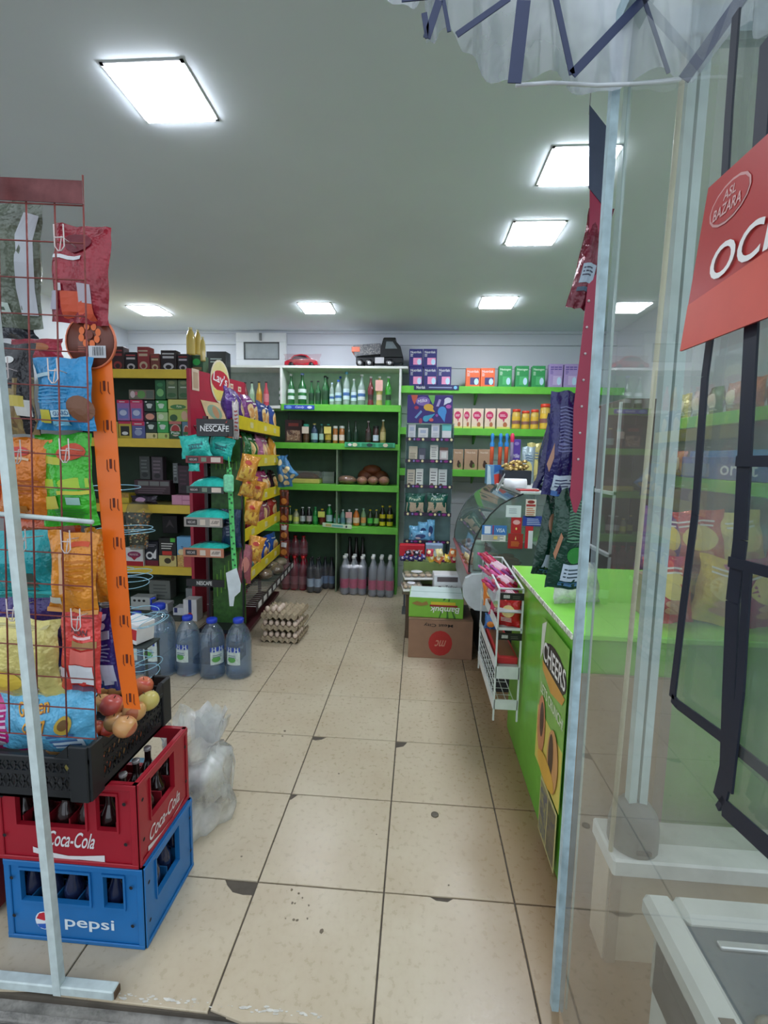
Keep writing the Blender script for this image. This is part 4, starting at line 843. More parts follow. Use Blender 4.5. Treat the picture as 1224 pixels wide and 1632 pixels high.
# goods behind the pane, on the counter and on the right wall
for n, (z, lab) in enumerate(((1.80, 'upper lime shelf on the right wall seen through the glass'), (1.42, 'lower lime shelf on the right wall seen through the glass'))):
    t = thing('wall_shelf', lab, 'shelf', (0, 0, 0), 0, 'shelves on the right wall')
    MB().box(1.7, XR, 1.5, 4.4, z-.025, z, gr, .003).box(1.69, 1.705, 1.5, 4.4, z-.07, z, gr, .003).build('board', t)
    for Y in (1.8, 4.0): MB().box(1.75, XR, Y-.01, Y+.01, z-.12, z-.02, gr).build('bracket', t)
random.seed(5)
for n, z in enumerate((1.80, 1.42)):
    for k in range(14):
        Y = 1.72+.17*k; c = [(196, 150, 130), (150, 60, 70), (200, 190, 120), (90, 130, 80), (190, 120, 80), (120, 110, 140), (210, 200, 190)][(k*3+n*2) % 7]
        if n == 1 and 3 < k < 10: continue
        bag('snack_bag', ('red', 'tan', 'cream', 'green', 'orange', 'mauve', 'white')[(k*3+n*2) % 7]+' snack bag on the %s right wall shelf behind the glass' % ('upper', 'lower')[n], 'snack', (1.78, Y, z+.002), .15, .17, .06, c, [('e', .5, .5, .3, .25, (230, 220, 190)), ('l', .2, .15, .8, .3, 3, (240, 236, 230))], (0, 0, -math.pi/2), 'bags on the right wall shelves')
mb = thing('gum_rack', 'blue chewing gum rack lettered in white on the right wall shelf behind the glass', 'display rack', (1.72, 2.80, 1.422))
pr = MB().box(-.02, .16, -.45, .45, 0, .13, mat((40, 90, 160), .4), .004); decals(pr, [('t', 'orbit', .62, .5, .34, .6, 0, 0, (220, 232, 240)), ('r', .05, .1, .3, .9, (60, 120, 190))], lambda u, v, o: (-.02-o, .45-.9*u, .13*v)); pr.build('rack_body', mb)
for k in range(6): MB().box(.0+.02*k, .012+.02*k, -.4, .4, .13, .165, mat([(60, 130, 190), (120, 180, 200), (200, 210, 220)][k % 3], .35)).build('gum_row', mb)
cb_ = [((206, 40, 60), 'red snack bag with a hot dog picture'), ((226, 196, 60), 'yellow crisps bag'), ((176, 40, 110), 'magenta crisps bag'), ((214, 120, 40), 'orange crisps bag'), ((110, 60, 140), 'purple crisps bag'), ((196, 60, 50), 'scarlet crisps bag'), ((226, 210, 120), 'pale yellow crisps bag'), ((190, 40, 70), 'crimson crisps bag')]
for k, (c, nm) in enumerate(cb_):
    x = .92+.16*(k % 4); Y = 1.74+.12*(k//4); z = CZ+.002+(.0 if k < 4 else .16)
    o = bag('crisps_bag', nm+' heaped on the counter behind the glass', 'snack', (x, Y, z), .2, .24, .08, c, [('e', .5, .55, .33, .2, (236, 214, 120)), ('e', .5, .3, .22, .06, (206, 150, 120)), ('e', .5, .2, .24, .06, (196, 130, 100)), ('l', .15, .72, .8, .86, 2, (240, 240, 230))], (-.2, .2*math.sin(k*2), .25*math.cos(k*3)), 'crisps bags on the counter')
    if k > 3:
        s2 = carton('paper_box', 'small tan box holding up the rear crisps bags on the counter, %s' % ('first from the left', 'second from the left', 'third from the left', 'rightmost')[k-4], 'box', (x, Y, CZ+.001), .13, .08, .155, (170, 150, 120), [('r', .1, .2, .9, .8, (150, 60, 60))])
bag('clear_bag', 'clear bag of white rolls on the counter just right of the door post', 'bag', (.66, 1.95, CZ+.002), .22, .16, .12, clear((226, 228, 226), .5, .15, 1.5, 20), (), (-.3, 0, .3))
o = thing('glass_fronted_cabinet', 'dark brown cabinet with glass doors behind the counter, seen through the door pane', 'cabinet', (0, 0, 0))
MB().box(1.25, 1.45, 3.1, 4.3, 0, 1.9, mat((70, 44, 34), .5), .005).build('cabinet_body', o)
for z in (.5, .9, 1.3): MB().box(1.22, 1.25, 3.12, 4.28, z, z+.02, mat((190, 196, 196), .4)).build('shelf_edge', o)
for k in range(4): MB().box(1.235, 1.25, 3.12+.38*k, 3.135+.38*k, .1, 1.88, mat((190, 196, 196), .4)).build('door_frame', o)

# ============================================================ YELLOW SHELF UNIT ON THE LEFT
YY = 4.2; YEL = mat((222, 190, 62), .4, vary=.05); DK = mat((44, 62, 46), .7, vary=.1)
zy = [at(240, y, YY).z for y in (588.5, 699, 804, 902)]
yx0, yx1 = -3.35, at(298, 600, YY).x
t = thing('shelf_unit', 'dark shelving unit with yellow shelf edges and a tall red side panel on the left', 'shelf', (0, 0, 0))
MB().box(yx0, yx1, YY+.4, YY+.42, 0, zy[0], DK).build('back_panel', t)
for z in zy: MB().box(yx0, yx1, YY+.01, YY+.4, z-.02, z, mat((150, 140, 80), .5)).box(yx0, yx1, YY-.008, YY+.012, z-.078, z, YEL, .003).build('shelf_board', t)
MB().box(yx0, yx1, YY+.02, YY+.4, .06, .10, DK).build('base_board', t)
MB().box(yx0, yx1+.02, YY+.42, 4.98, 0, zy[0]-.02, DK, .003).box(yx0, yx1+.05, YY+.42, 4.98, zy[0]-.02, zy[0], mat((150, 140, 80), .5)).build('rear_half', t)
RED = mat((176, 44, 66), .35, vary=.06)
pb = at(386, 619, 5.0); dx = pb.x-yx1
MB().add([(yx1, YY-.01, 0), (yx1+.028, YY-.01, 0), (yx1+.028+dx, 5.0, 0), (yx1+dx, 5.0, 0), (yx1, YY-.01, zy[0]+.01), (yx1+.028, YY-.01, zy[0]+.01), (yx1+.028+dx, 5.0, zy[0]+.01), (yx1+dx, 5.0, zy[0]+.01)],
    [(3, 2, 1, 0), (4, 5, 6, 7), (0, 1, 5, 4), (1, 2, 6, 5), (2, 3, 7, 6), (3, 0, 4, 7)], RED).build('side_panel', t, label='crimson side panel')
# signs on the red panel
def panel_sign(name, label, cat, u0, u1, z0, z1, prints, c, oval=False, skew=0.):
    A = Vector((yx1+.03, YY-.01, 0)); D = Vector((dx, 5.01-YY, 0)); nrm = Vector((D.y, -D.x, 0)).normalized()
    f = lambda u, v, o: tuple(A+D*(u0+(u1-u0)*u+skew*(1-v))+nrm*(.004+o)+Vector((0, 0, z0+(z1-z0)*v)))
    o = thing(name, label, cat, (0, 0, 0)); mb = MB(); m = mat(c, .4)
    if oval:
        for k in (0, 1):
            vs = [f(.5+.5*math.cos(q*math.pi/12), .5+.5*math.sin(q*math.pi/12), -.003 if k else 0) for q in range(24)]
            mb.add(vs, [tuple(range(24))], m)
    else: mb.add([f(0, 0, 0), f(1, 0, 0), f(1, 1, 0), f(0, 1, 0), f(0, 0, -.003), f(1, 0, -.003), f(1, 1, -.003), f(0, 1, -.003)], [(0, 1, 2, 3), (4, 7, 6, 5), (0, 4, 5, 1), (2, 6, 7, 3), (1, 5, 6, 2), (0, 3, 7, 4)], m)
    decals(mb, prints, f); mb.build('printed_board', o); return o
def pz(px, py):   # point on the red panel plane for a pixel: returns (u along, z)
    best = None
    for k in range(-10, 140):
        u = k/100; q = Vector((yx1+.03+dx*u, YY-.01+(5.01-YY)*u, 0)); p = at(px, py, q.y)
        if best is None or abs(p.x-q.x) < best[0]: best = (abs(p.x-q.x), u, p.z)
    return best[1], best[2]
u0, z_ = pz(335, 605); u1, _ = pz(365, 605); zt_, zb_ = pz(350, 574)[1], pz(350, 643)[1]
panel_sign('crisps_sign', 'oval yellow and red crisps sign with white lettering on the crimson panel', 'sign', u0, u1, zb_, zt_, [('e', .5, .5, .46, .46, (226, 214, 150)), ('e', .5, .52, .46, .24, (190, 40, 60)), ('t', "Lay's", .5, .54, .72, .28, .1, -.12, (236, 236, 236)), ('p', [(.12, .3), (.88, .3), (.7, .06), (.3, .06)], (226, 206, 110))], (226, 214, 190), True)
u0, _ = pz(306, 605); u1, _ = pz(317, 605)
panel_sign('price_poster', 'narrow cream price poster at the front top of the crimson panel', 'poster', u0, u1, pz(310, 622)[1], pz(310, 588)[1], [('r', .15, .1, .85, .85, (190, 160, 130))], (222, 200, 176))
u0, _ = pz(320, 660); u1, _ = pz(352, 660)
panel_sign('picture_card', 'cream card with a greenish picture leaning on the crimson panel below the oval sign', 'poster', u0, u1, pz(335, 672)[1], pz(335, 640)[1], [('e', .5, .5, .36, .36, (150, 176, 150)), ('e', .55, .5, .15, .3, (200, 150, 110))], (226, 196, 150), skew=.12)
for k, (a_, b_, y0, y1) in enumerate(((366, 371, 619, 611), (379, 384, 624, 616))):
    u0, _ = pz(a_, 615); u1, _ = pz(b_, 615); panel_sign('price_card', ('small cream price card right of the oval sign', 'small cream price card at the rear end of the crimson panel')[k], 'card', u0, u1, pz(a_, y0)[1], pz(a_, y1)[1], [('r', .2, .3, .8, .7, (190, 110, 100))], (226, 206, 180))
# on the unit's top: coffee
Yc = YY+.12; G5 = 'coffee packs on top of the yellow shelf unit'
for k, (x0, x1, y, c, c2, lab) in enumerate(((178, 198, 552, (54, 30, 30), (150, 50, 50), 'tall dark coffee pack with a red swirl next to the orange strip'), (199.5, 218.5, 561, (28, 22, 26), (200, 190, 190), 'black coffee pack with a white cup picture'),
        (219.5, 238.5, 552.5, (150, 54, 56), (200, 176, 150), 'tall red coffee tin with a cream cup'), (240, 254.5, 563.5, (130, 70, 60), (210, 190, 150), 'short brown red coffee tin'), (256.5, 281, 558, (40, 26, 30), (200, 196, 200), 'wide black coffee pack with white lettering bands'),
        (283, 300.5, 564, (30, 24, 30), (190, 180, 190), 'black coffee pack with a white arc at the end of the row'))):
    px_box('coffee_pack', lab, 'coffee', (x0, y, x1, 588.5), Yc, .09, c, [('e', .5, .25, .35, .16, c2), ('e', .5, .22, .2, .1, c), ('r', .12, .62, .88, .72, c2), ('r', .1, .8, .9, .86, (170, 60, 60) if k % 2 else c2)], zy[0], G5)
px_box('tea_box', 'green printed box under the oil bottles at the top of the crimson panel', 'box', (303, 566, 324, 591), YY+.2, .12, (50, 90, 60), [('e', .5, .6, .3, .2, (60, 190, 90)), ('r', .1, .1, .9, .3, (150, 120, 80))], zy[0]+.012)
px_box('dark_bag_box', 'dark tea box behind the oval sign at the top of the crimson panel', 'box', (329, 560, 361, 600), YY+.68, .12, (34, 42, 44), [('l', .2, .6, .85, .8, 2, (150, 170, 170))], zy[0]+.012)
oil = clear((226, 206, 120), .55, .05, 1.5)
for k, (x0, x1, y, yb, dy) in enumerate(((297.5, 311.5, 522, 566, .2), (311, 321, 526, 566, .26), (319.5, 328, 537, 576, .16))):
    a = at((x0+x1)/2, yb, YY+dy); b = at((x0+x1)/2, y, YY+dy); w = at(x1, y, YY+dy).x-at(x0, y, YY+dy).x
    z0 = [zy[0]+.195, zy[0]+.195, zy[0]+.195][k]
    bottle('oil_bottle', 'golden oil bottle on top of the green box, %s of the three' % ('left and tallest', 'middle', 'right and shortest')[k], (a.x, YY+dy, a.z), b.z-a.z, w*.48, oil, mat((210, 200, 150), .4), None, 'jug', 'golden oil bottles')
px_box('carton_stack', 'plain dark carton behind the coffee packs that carries the oil bottles', 'box', (288, 566, 329, 588), YY+.3, .1, (40, 44, 44), [], zy[0]+.012) if False else None
# tea boxes in the first bay
G6 = 'tea boxes in the top bay of the yellow unit'; Yb = YY+.05
def tea(label, r, c, prints, yo=0., z0=None): return px_box('tea_box', label, 'box', r, Yb+yo, .08, c, prints, z0, G6)
z1 = zy[1]; cup = lambda c: [('e', .5, .6, .3, .12, c), ('p', [(.25, .5), (.75, .5), (.65, .3), (.35, .3)], c), ('e', .2, .86, .1, .06, (226, 226, 226))]
red_t = lambda c: [('r', 0, .75, 1, 1, (196, 40, 80)), ('l', .2, .8, .8, .92, 1, WHITE), ('e', .5, .35, .3, .18, c), ('r', .3, .55, .8, .6, (220, 220, 226))]
tea('pale yellow pouch at the lower left of the top bay', (177, 672, 188.5, 699), (196, 176, 90), [('e', .5, .7, .3, .12, (220, 220, 210)), ('e', .5, .3, .4, .2, (220, 196, 60))], z0=z1)
tea('yellow and black tea box in the bottom row', (189.5, 671.5, 210, 699), (190, 170, 60), [('r', .15, .15, .85, .72, (40, 36, 34)), ('e', .5, .3, .25, .1, (220, 220, 214)), ('r', 0, .85, 1, 1, (190, 40, 80))], z0=z1)
tea('blue tea box with a red top in the bottom row', (210.5, 671.5, 231.5, 699), (90, 96, 150), red_t((150, 160, 190)), z0=z1)
for k, (x0, c) in enumerate((((232.5), (222, 206, 150)), ((251.5), (190, 210, 120)))):
    tea(('cream', 'light green')[k]+' flat tea box at the bottom of the middle stack', (x0, 690, x0+18, 699), c, [('e', .75, .5, .12, .3, (120, 120, 60))], z0=z1)
for k, (x0, c) in enumerate(((232, (30, 50, 40)), (250.5, (60, 160, 80)))):
    tea(('black', 'bright green')[k]+' tea box with a white cup in the lower middle stack', (x0, 671.5, x0+18, 690), c, cup((206, 216, 206)), z0=at(250, 690, Yb).z+.002)
tea('dark green tea box with a red ring and white name in the bottom row', (270, 671.5, 290, 699), (46, 84, 50), [('e', .5, .5, .42, .34, (214, 190, 170)), ('e', .5, .52, .34, .28, (170, 50, 50)), ('r', .1, .25, .9, .45, (40, 120, 60)), ('t', 'Piala', .5, .36, .7, .14, 0, 0, WHITE), ('r', 0, .84, 1, 1, (190, 110, 100))], z0=z1)
tea('blue grey tea box with a red ring at the right end of the bottom row', (290.5, 672, 302, 699), (96, 130, 150), [('e', .6, .5, .4, .3, (214, 190, 170)), ('e', .6, .5, .3, .24, (170, 60, 50)), ('r', .1, .25, .9, .42, (50, 110, 60))], z0=z1)
z2 = at(240, 671.5, Yb).z+.003
for k, x0 in enumerate((187, 208)): tea(('left', 'right')[k]+' tall pink and blue tea box in the middle row', (x0, 637.5, x0+20, 671), (150, 110, 170) if k == 0 else (196, 84, 130), [('r', .1, .1, .9, .6, (110, 120, 180)), ('r', 0, .85, 1, 1, (200, 44, 86)), ('e', .5, .38, .3, .14, (190, 196, 220)), ('l', .2, .88, .8, .96, 1, WHITE)], z0=z2)
tea('flat black box with a pink roll picture in the middle stack', (230, 657, 248.5, 671), (50, 44, 44), [('e', .5, .5, .4, .36, (220, 150, 130))], z0=z2)
tea('flat light green box in the middle stack', (249.5, 657, 267.5, 671), (170, 200, 140), [('e', .4, .5, .25, .3, (210, 220, 190))], z0=z2)
z3 = at(250, 657, Yb).z+.004
tea('black tea box with a white cup in the upper middle stack', (229.5, 638, 247, 656.5), (30, 50, 44), cup((200, 206, 200)), z0=z3)
tea('green tea box with a white cup in the upper middle stack', (248, 638, 266, 656.5), (80, 170, 90), cup((206, 226, 206)), z0=z3)
tea('wide yellow green box with dark foliage below the upper right pair', (268.5, 653, 301, 671), (170, 190, 90), [('e', .25, .3, .2, .3, (50, 90, 50)), ('e', .8, .5, .16, .4, (210, 170, 140))], z0=z2)
tea('wide pale yellow tea box with a green wave', (267.5, 636.5, 300.5, 652.5), (206, 200, 110), [('e', .5, .25, .4, .24, (70, 130, 70)), ('t', 'Pure', .55, .3, .24, .24, 0, 0, (220, 226, 190))], z0=at(280, 653, Yb).z+.003)
tea('long flat box printed with flowers and a green ring above the pink boxes', (205, 621, 246, 636.5), (120, 110, 96), [('e', .15, .5, .1, .36, (210, 190, 190)), ('e', .5, .5, .16, .4, (100, 150, 80)), ('r', .7, .1, .98, .9, (90, 100, 90)), ('e', .3, .6, .06, .2, (190, 110, 120))], z0=at(225, 637, Yb).z+.003)
z4 = at(260, 637.5, Yb).z+.004
tea('tall dark green pack with light leaves in the top row', (247.5, 605.5, 264, 637), (40, 100, 60), [('e', .5, .35, .35, .2, (120, 180, 110)), ('e', .5, .75, .3, .1, (60, 130, 80))], z0=z4)
for k, x0 in enumerate((265, 284)): tea(('left', 'right')[k]+' olive green packet with pale script in the top row', (x0, 605.5, x0+18, 635.5), (96, 116, 84), [('l', .2, .55, .9, .7, 1, (200, 210, 190)), ('e', .5, .2, .4, .12, (60, 100, 60)), ('e', .5, .85, .3, .1, (130, 140, 100))], z0=at(280, 636.5, Yb).z+.004)
# second bay, dark goods
G7 = 'goods in the second bay of the yellow unit'
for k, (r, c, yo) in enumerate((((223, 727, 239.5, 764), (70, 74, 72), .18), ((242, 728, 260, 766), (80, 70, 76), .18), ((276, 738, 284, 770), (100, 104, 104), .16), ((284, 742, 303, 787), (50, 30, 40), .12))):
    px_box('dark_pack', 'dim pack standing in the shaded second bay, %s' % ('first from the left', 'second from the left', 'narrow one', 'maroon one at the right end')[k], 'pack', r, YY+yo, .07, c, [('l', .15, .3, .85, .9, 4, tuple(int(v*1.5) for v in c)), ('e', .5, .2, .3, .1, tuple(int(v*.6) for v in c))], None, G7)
px_box('long_box', 'long dark box with a row of pale labels across the middle of the second bay', 'box', (214, 765, 272, 788), YY+.15, .1, (70, 50, 56), [('r', .1, .6, .4, .9, (120, 120, 118)), ('r', .43, .6, .7, .9, (120, 120, 118)), ('r', .73, .6, .98, .9, (120, 120, 118)), ('l', .1, .05, .95, .5, 3, (110, 90, 96))], None, G7)
px_bag('dark_pouch', 'glossy black pouch lying flat on the second bay shelf', (210, 790, 250, 803), YY+.06, .05, (40, 26, 44), [('e', .4, .5, .2, .3, (190, 150, 180))], tilt=0)
px_box('pink_box', 'pink flat box at the right end of the second bay', 'box', (273.5, 789.5, 305, 804), YY+.03, .1, (214, 150, 176), [('r', .5, .45, 1, .55, (180, 110, 140)), ('r', .52, 0, .56, 1, (190, 120, 150))], zy[2])
px_box('nut_tray', 'yellow tub of nuts at the left of the second bay', 'tub', (176, 786, 206, 804), YY+.05, .12, (206, 180, 60), [('r', 0, .55, 1, 1, photo((110, 70, 30), (190, 150, 70), (60, 40, 20), 30))], zy[2])
# third bay
def cup_(label, x0, x1, y0, y1, Y, z0=None):
    a, b = at((x0+x1)/2, y1, Y), at((x0+x1)/2, y0, Y); r = (at(x1, y1, Y).x-at(x0, y1, Y).x)/2; z0 = a.z if z0 is None else z0; h = b.z-z0
    o = thing('popcorn_cup', label, 'cup', (a.x, Y, z0), 0, 'clear cups of caramel popcorn'); c = clear((236, 236, 228), .07, .06, 1.4)
    MB().lathe([(0, 0), (r*.66, 0), (r*.92, h*.72)], c, 16).build('clear_cup', o); MB().lathe([(r*1.06, h*.72), (r*1.04, h*.76), (r*.86, h*.8), (r*.74, h*.92), (r*.45, h*.99), (0, h)], c, 16).build('dome_lid', o)
    mb = MB(); rnd = random.Random(3); p1, p2 = mat((206, 140, 76), .5, vary=.4), mat((246, 228, 176), .6, vary=.15)
    for k in range(90):
        z = rnd.uniform(.04, .78)*h; rr = r*(.66+.26*z/h/.72)*.86; a_ = rnd.uniform(0, 6.3); mb.ball((rr*math.cos(a_), rr*math.sin(a_), z), .009, p1 if rnd.random() < .65 else p2, 6, (1, 1, .8))
    mb.build('popcorn', o)['kind'] = 'stuff'; return o
zp = at(215, 872, YY-.04).z
px_box('white_red_pack', 'white pack with a red foot and heart emblem under the popcorn cup', 'pack', (200, 873, 229, 902), YY-.02, .12, (222, 222, 220), [('r', 0, 0, 1, .26, (176, 30, 40)), ('e', .5, .62, .38, .18, (140, 40, 90)), ('p', [(.3, .5), (.7, .5), (.5, .3)], (170, 40, 60)), ('t', 'MAKK', .5, .63, .5, .12, 0, 0, (230, 200, 200))], zy[3])
cup_('popcorn cup with a domed lid standing on the white and red pack', 203, 241, 799, 873, YY-.1, zp+.002)
cup_('second popcorn cup mostly hidden behind the orange strip', 172, 204, 814, 902, YY+.02, zy[3])
for r, c, pr, lab in (((230, 863, 253, 902), (26, 28, 40), [('r', 0, 0, 1, .22, (110, 20, 40)), ('e', .4, .42, .28, .16, (226, 226, 226)), ('e', .4, .42, .16, .09, (26, 28, 40)), ('p', [(.55, .4), (.9, .72), (.85, .3), (.7, .3)], (226, 226, 226)), ('l', .3, .78, .9, .9, 2, (150, 150, 160))], 'navy black pack with a large curly white letter'),
        ((253.5, 857.5, 282, 902), (24, 26, 24), [('r', 0, 0, 1, .38, (206, 190, 120)), ('r', .68, .86, .95, 1, (80, 180, 60)), ('r', .2, .4, .75, .54, (196, 50, 40)), ('l', .15, .6, .85, .85, 3, (220, 220, 210)), ('e', .5, .2, .2, .1, (60, 50, 30)), ('e', .8, .3, .1, .1, (120, 80, 40))], 'black and cream box with a green corner tag'),
        ((282.5, 856, 309, 902), (110, 170, 210), [('r', 0, 0, 1, .4, photo((200, 130, 60), (226, 190, 110), (120, 60, 40), 24)), ('t', 'Tirenski', .6, .62, .7, .14, 0, 0, (30, 60, 130)), ('r', .4, .0, 1, .45, (190, 80, 80)), ('e', .3, .5, .25, .1, (230, 210, 160))], 'sky blue cereal box with an orange picture')):
    px_box('food_pack', lab+', third bay of yellow unit', 'pack', r, YY+.01, .08, c, pr, zy[3])
px_box('dark_pack', 'black pack with a pale letter deep in the third bay', 'pack', (259, 822, 283, 850), YY+.25, .06, (34, 30, 34), [('p', [(.2, .3), (.5, .8), (.8, .3), (.5, .5)], (90, 80, 84))])
# bottom bay
for k, (r, Y, c, pr, lab) in enumerate((((292, 956, 314, 982), YY-.15, (222, 222, 224), [('r', .38, .4, .62, 1, (40, 60, 120)), ('e', .5, .25, .2, .16, (200, 60, 50))], 'white flour box with a blue ribbon and red emblem beside the crimson panel'),
        ((276, 969, 294, 992), YY-.12, (210, 212, 216), [('r', .1, .6, .4, 1, (40, 50, 110))], 'white rounded pack left of the flour box'), ((238, 925, 272, 960), YY+.15, (120, 124, 118), [('l', .2, .3, .9, .9, 5, (90, 94, 90))], 'large grey paper sack in the dark bottom bay'),
        ((209, 952, 240, 985), YY-.02, (190, 194, 190), [('e', .2, .8, .08, .07, (30, 30, 34)), ('e', .45, .8, .08, .07, (30, 30, 34)), ('e', .7, .8, .08, .07, (30, 30, 34))], 'white pack with three black dots in the bottom bay'), ((243, 962, 268, 990), YY-.08, (206, 206, 206), [('r', .1, .3, .9, .6, (180, 184, 190))], 'white box behind the biggest water bottle'),
        ((296, 938, 313, 956), YY+.1, (140, 144, 144), [], 'grey pack in the corner by the crimson panel'))):
    a = at(r[0], r[3], Y); px_box('dry_goods_pack', lab, 'pack', r, Y, .12, c, pr, None if a.z > .1 else 0.)
MB0 = thing('low_platform', 'low dark platform under the packs in front of the yellow unit', 'platform', (0, 0, 0)); zlow = at(300, 992, YY-.15).z
MB().box(-2.9, -2.1, YY-.17, YY-.005, 0, max(.02, at(303, 982.5, YY-.15).z-.003), mat((60, 66, 60), .7)).build('platform_box', MB0)

# ============================================================ COFFEE STAND (faces the entrance)
def nes():
    Y = 3.2; x0, x1 = at(301, 800, Y).x, at(372, 800, Y).x
    t = thing('coffee_stand', 'narrow black and green coffee display stand with a black header facing the entrance', 'display stand', (0, 0, 0))
    a, b = at(313, 695, Y), at(371, 668, Y); blk = mat((28, 28, 30), .35); mb = MB().box(a.x, b.x, Y, Y+.012, a.z, b.z, blk, .002)
    decals(mb, [('t', 'NESCAFE', .5, .45, .78, .34, 0, 0, (226, 226, 226)), ('p', [(.23, .66), (.78, .66), (.78, .70), (.23, .70)], (226, 226, 226)), ('p', [(.8, .78), (.86, .95), (.83, .78)], (190, 50, 40))], lambda u, v, o: (a.x+(b.x-a.x)*u, Y-o, a.z+(b.z-a.z)*v)); mb.build('header_board', t)
    MB().box(a.x+.01, b.x, Y+.19, Y+.2, .25, a.z, mat((52, 92, 34), .5, vary=.3, scale=30)).build('back_panel', t)
    mb = MB(); lg = mat((100, 150, 50), .5)
    for k in range(7): mb.box(a.x+.04+.03*k, a.x+.048+.03*k, Y+.186, Y+.19, .45+.03*k, .62+.035*k, lg)
    for k in range(7): mb.box(a.x+.05+.03*k, a.x+.058+.03*k, Y+.186, Y+.19, 1.40, 1.50-.008*k, lg)
    mb.build('leaf_print', t)
    for x in (x0+.05, x1-.01): MB().box(x, x+.01, Y+.17, Y+.2, 0, a.z, blk).build('post', t)
    MB().box(x0, x1, Y, Y+.2, 0, .05, blk, .003).build('foot', t)
    MB().box(x0+.03, x1, Y+.04, Y+.19, .22, .25, blk).build('bottom_tray', t)
    A, B = at(297, 934, Y), at(357, 925, Y); mb = MB().box(A.x, B.x, Y, Y+.01, A.z, B.z, blk)
    decals(mb, [('t', 'NESCAFE', .48, .5, .4, .55, 0, 0, (210, 210, 206))], lambda u, v, o: (A.x+(B.x-A.x)*u, Y-o, A.z+(B.z-A.z)*v)); mb.build('lower_sign', t)
    MB().tube([(x1-.03, Y+.0, a.z), (x1-.03, Y+.0, a.z+.04), (x0+.04, Y+.02, a.z+.07), (x0+.04, Y+.1, a.z)], .003, blk, 5).build('wire_loop', t)
    res = []
    for k, (r, c) in enumerate((((296, 727.5, 355, 737.5), (120, 44, 50)), ((297.5, 776, 356, 785.5), (50, 62, 56)), ((293.5, 826, 354, 839), (150, 144, 136)), ((292, 875, 356, 887), (176, 112, 84)))):
        A, B = at(r[0], r[3], Y-.02), at(r[2], r[1], Y-.02)
        mb = MB().box(A.x, B.x, Y-.02, Y-.012, A.z, B.z, mat(c, .45)).box(A.x, B.x, Y-.012, Y+.185, A.z, A.z+.006, blk)
        decals(mb, [('r', .06, .2, .34, .8, (30, 28, 28)), ('t', 'NESCAFE', .2, .5, .2, .3, 0, 0, (190, 180, 176)), ('r', .42, .2, .56, .8, (200, 186, 170) if k > 1 else (110, 130, 110)), ('r', .68, .15, .94, .85, (206, 190, 176))]+([('t', ('5,000' if k == 2 else '8,000'), .81, .5, .18, .4, .15, 0, (50, 46, 44))] if k > 1 else []), lambda u, v, o: (A.x+(B.x-A.x)*u, Y-.02-o, A.z+(B.z-A.z)*v))
        mb.build('tier_tray', t); res.append((A.x, B.x, A.z+.008, B.z))
    return res, Y
ntr, Yn_ = nes()
TEAL = (50, 190, 176)
for k, (r, tl_, yw) in enumerate((((292, 693, 336, 729), -.12, .1), ((328, 694, 368, 729), .28, -.1))):
    px_bag('coffee_bag', 'turquoise foil coffee bag leaning %s on the top tier of the coffee stand' % ('left', 'right')[k], r, Yn_+.03+.05*k, .05, TEAL, [('l', .3, .35, .85, .65, 2, (30, 110, 110)), ('t', '3in1', .55, .5, .5, .16, .3, .3, (30, 100, 110))], 'turquoise coffee bags', tilt=tl_, yaw=yw)
def flatbag(label, r, z0, n):
    a = at(r[0], r[3], Yn_); b = at(r[2], r[3], Yn_); w = b.x-a.x; h = max(.02, at(r[0], r[1], Yn_).z-z0)
    o = thing('coffee_bag', label, 'coffee', ((a.x+b.x)/2, Yn_+.08, z0), 0, 'turquoise coffee bags'); f = foil(TEAL); rnd = random.Random(n)
    mb = MB(); mb.sheet(lambda u, v: ((u-.5)*w*(1+.1*math.sin(3*v)), (v-.5)*.19, h*(math.sin(math.pi*u)**.5)*(math.sin(math.pi*v)**.5)+.003*math.sin(9*u+n)), 10, 8, f); mb.sheet(lambda u, v: ((u-.5)*w*(1+.1*math.sin(3*v)), (.5-v)*.19, .001), 4, 4, f); mb.build('bag_body', o)
    m2 = MB(); decals(m2, [('r', .2, .5, .75, .7, (40, 80, 120)), ('e', .6, .4, .1, .1, (30, 110, 110))], lambda u, v, o_: ((u-.5)*w*(1+.1*math.sin(3*v)), (v-.5)*.19, h*(math.sin(math.pi*u)**.5)*(math.sin(math.pi*v)**.5)+.004+o_)); m2.build('printed_label', o)
flatbag('turquoise coffee bag lying flat on the second tier of the coffee stand', (303, 760, 356, 776), ntr[1][3]-.005, 1)
flatbag('turquoise coffee bag lying flat on the grey third tier of the coffee stand', (296, 812, 358, 826), ntr[2][3]-.005, 2)
flatbag('turquoise coffee bag lying flat on the orange fourth tier of the coffee stand', (300, 866, 354, 875), ntr[3][3]-.005, 3)
o = px_bag('coffee_bag', 'corner of a turquoise bag hanging below the top tier of the coffee stand', (301, 738, 318, 751), Yn_+.0, .02, TEAL, (), 'turquoise coffee bags')
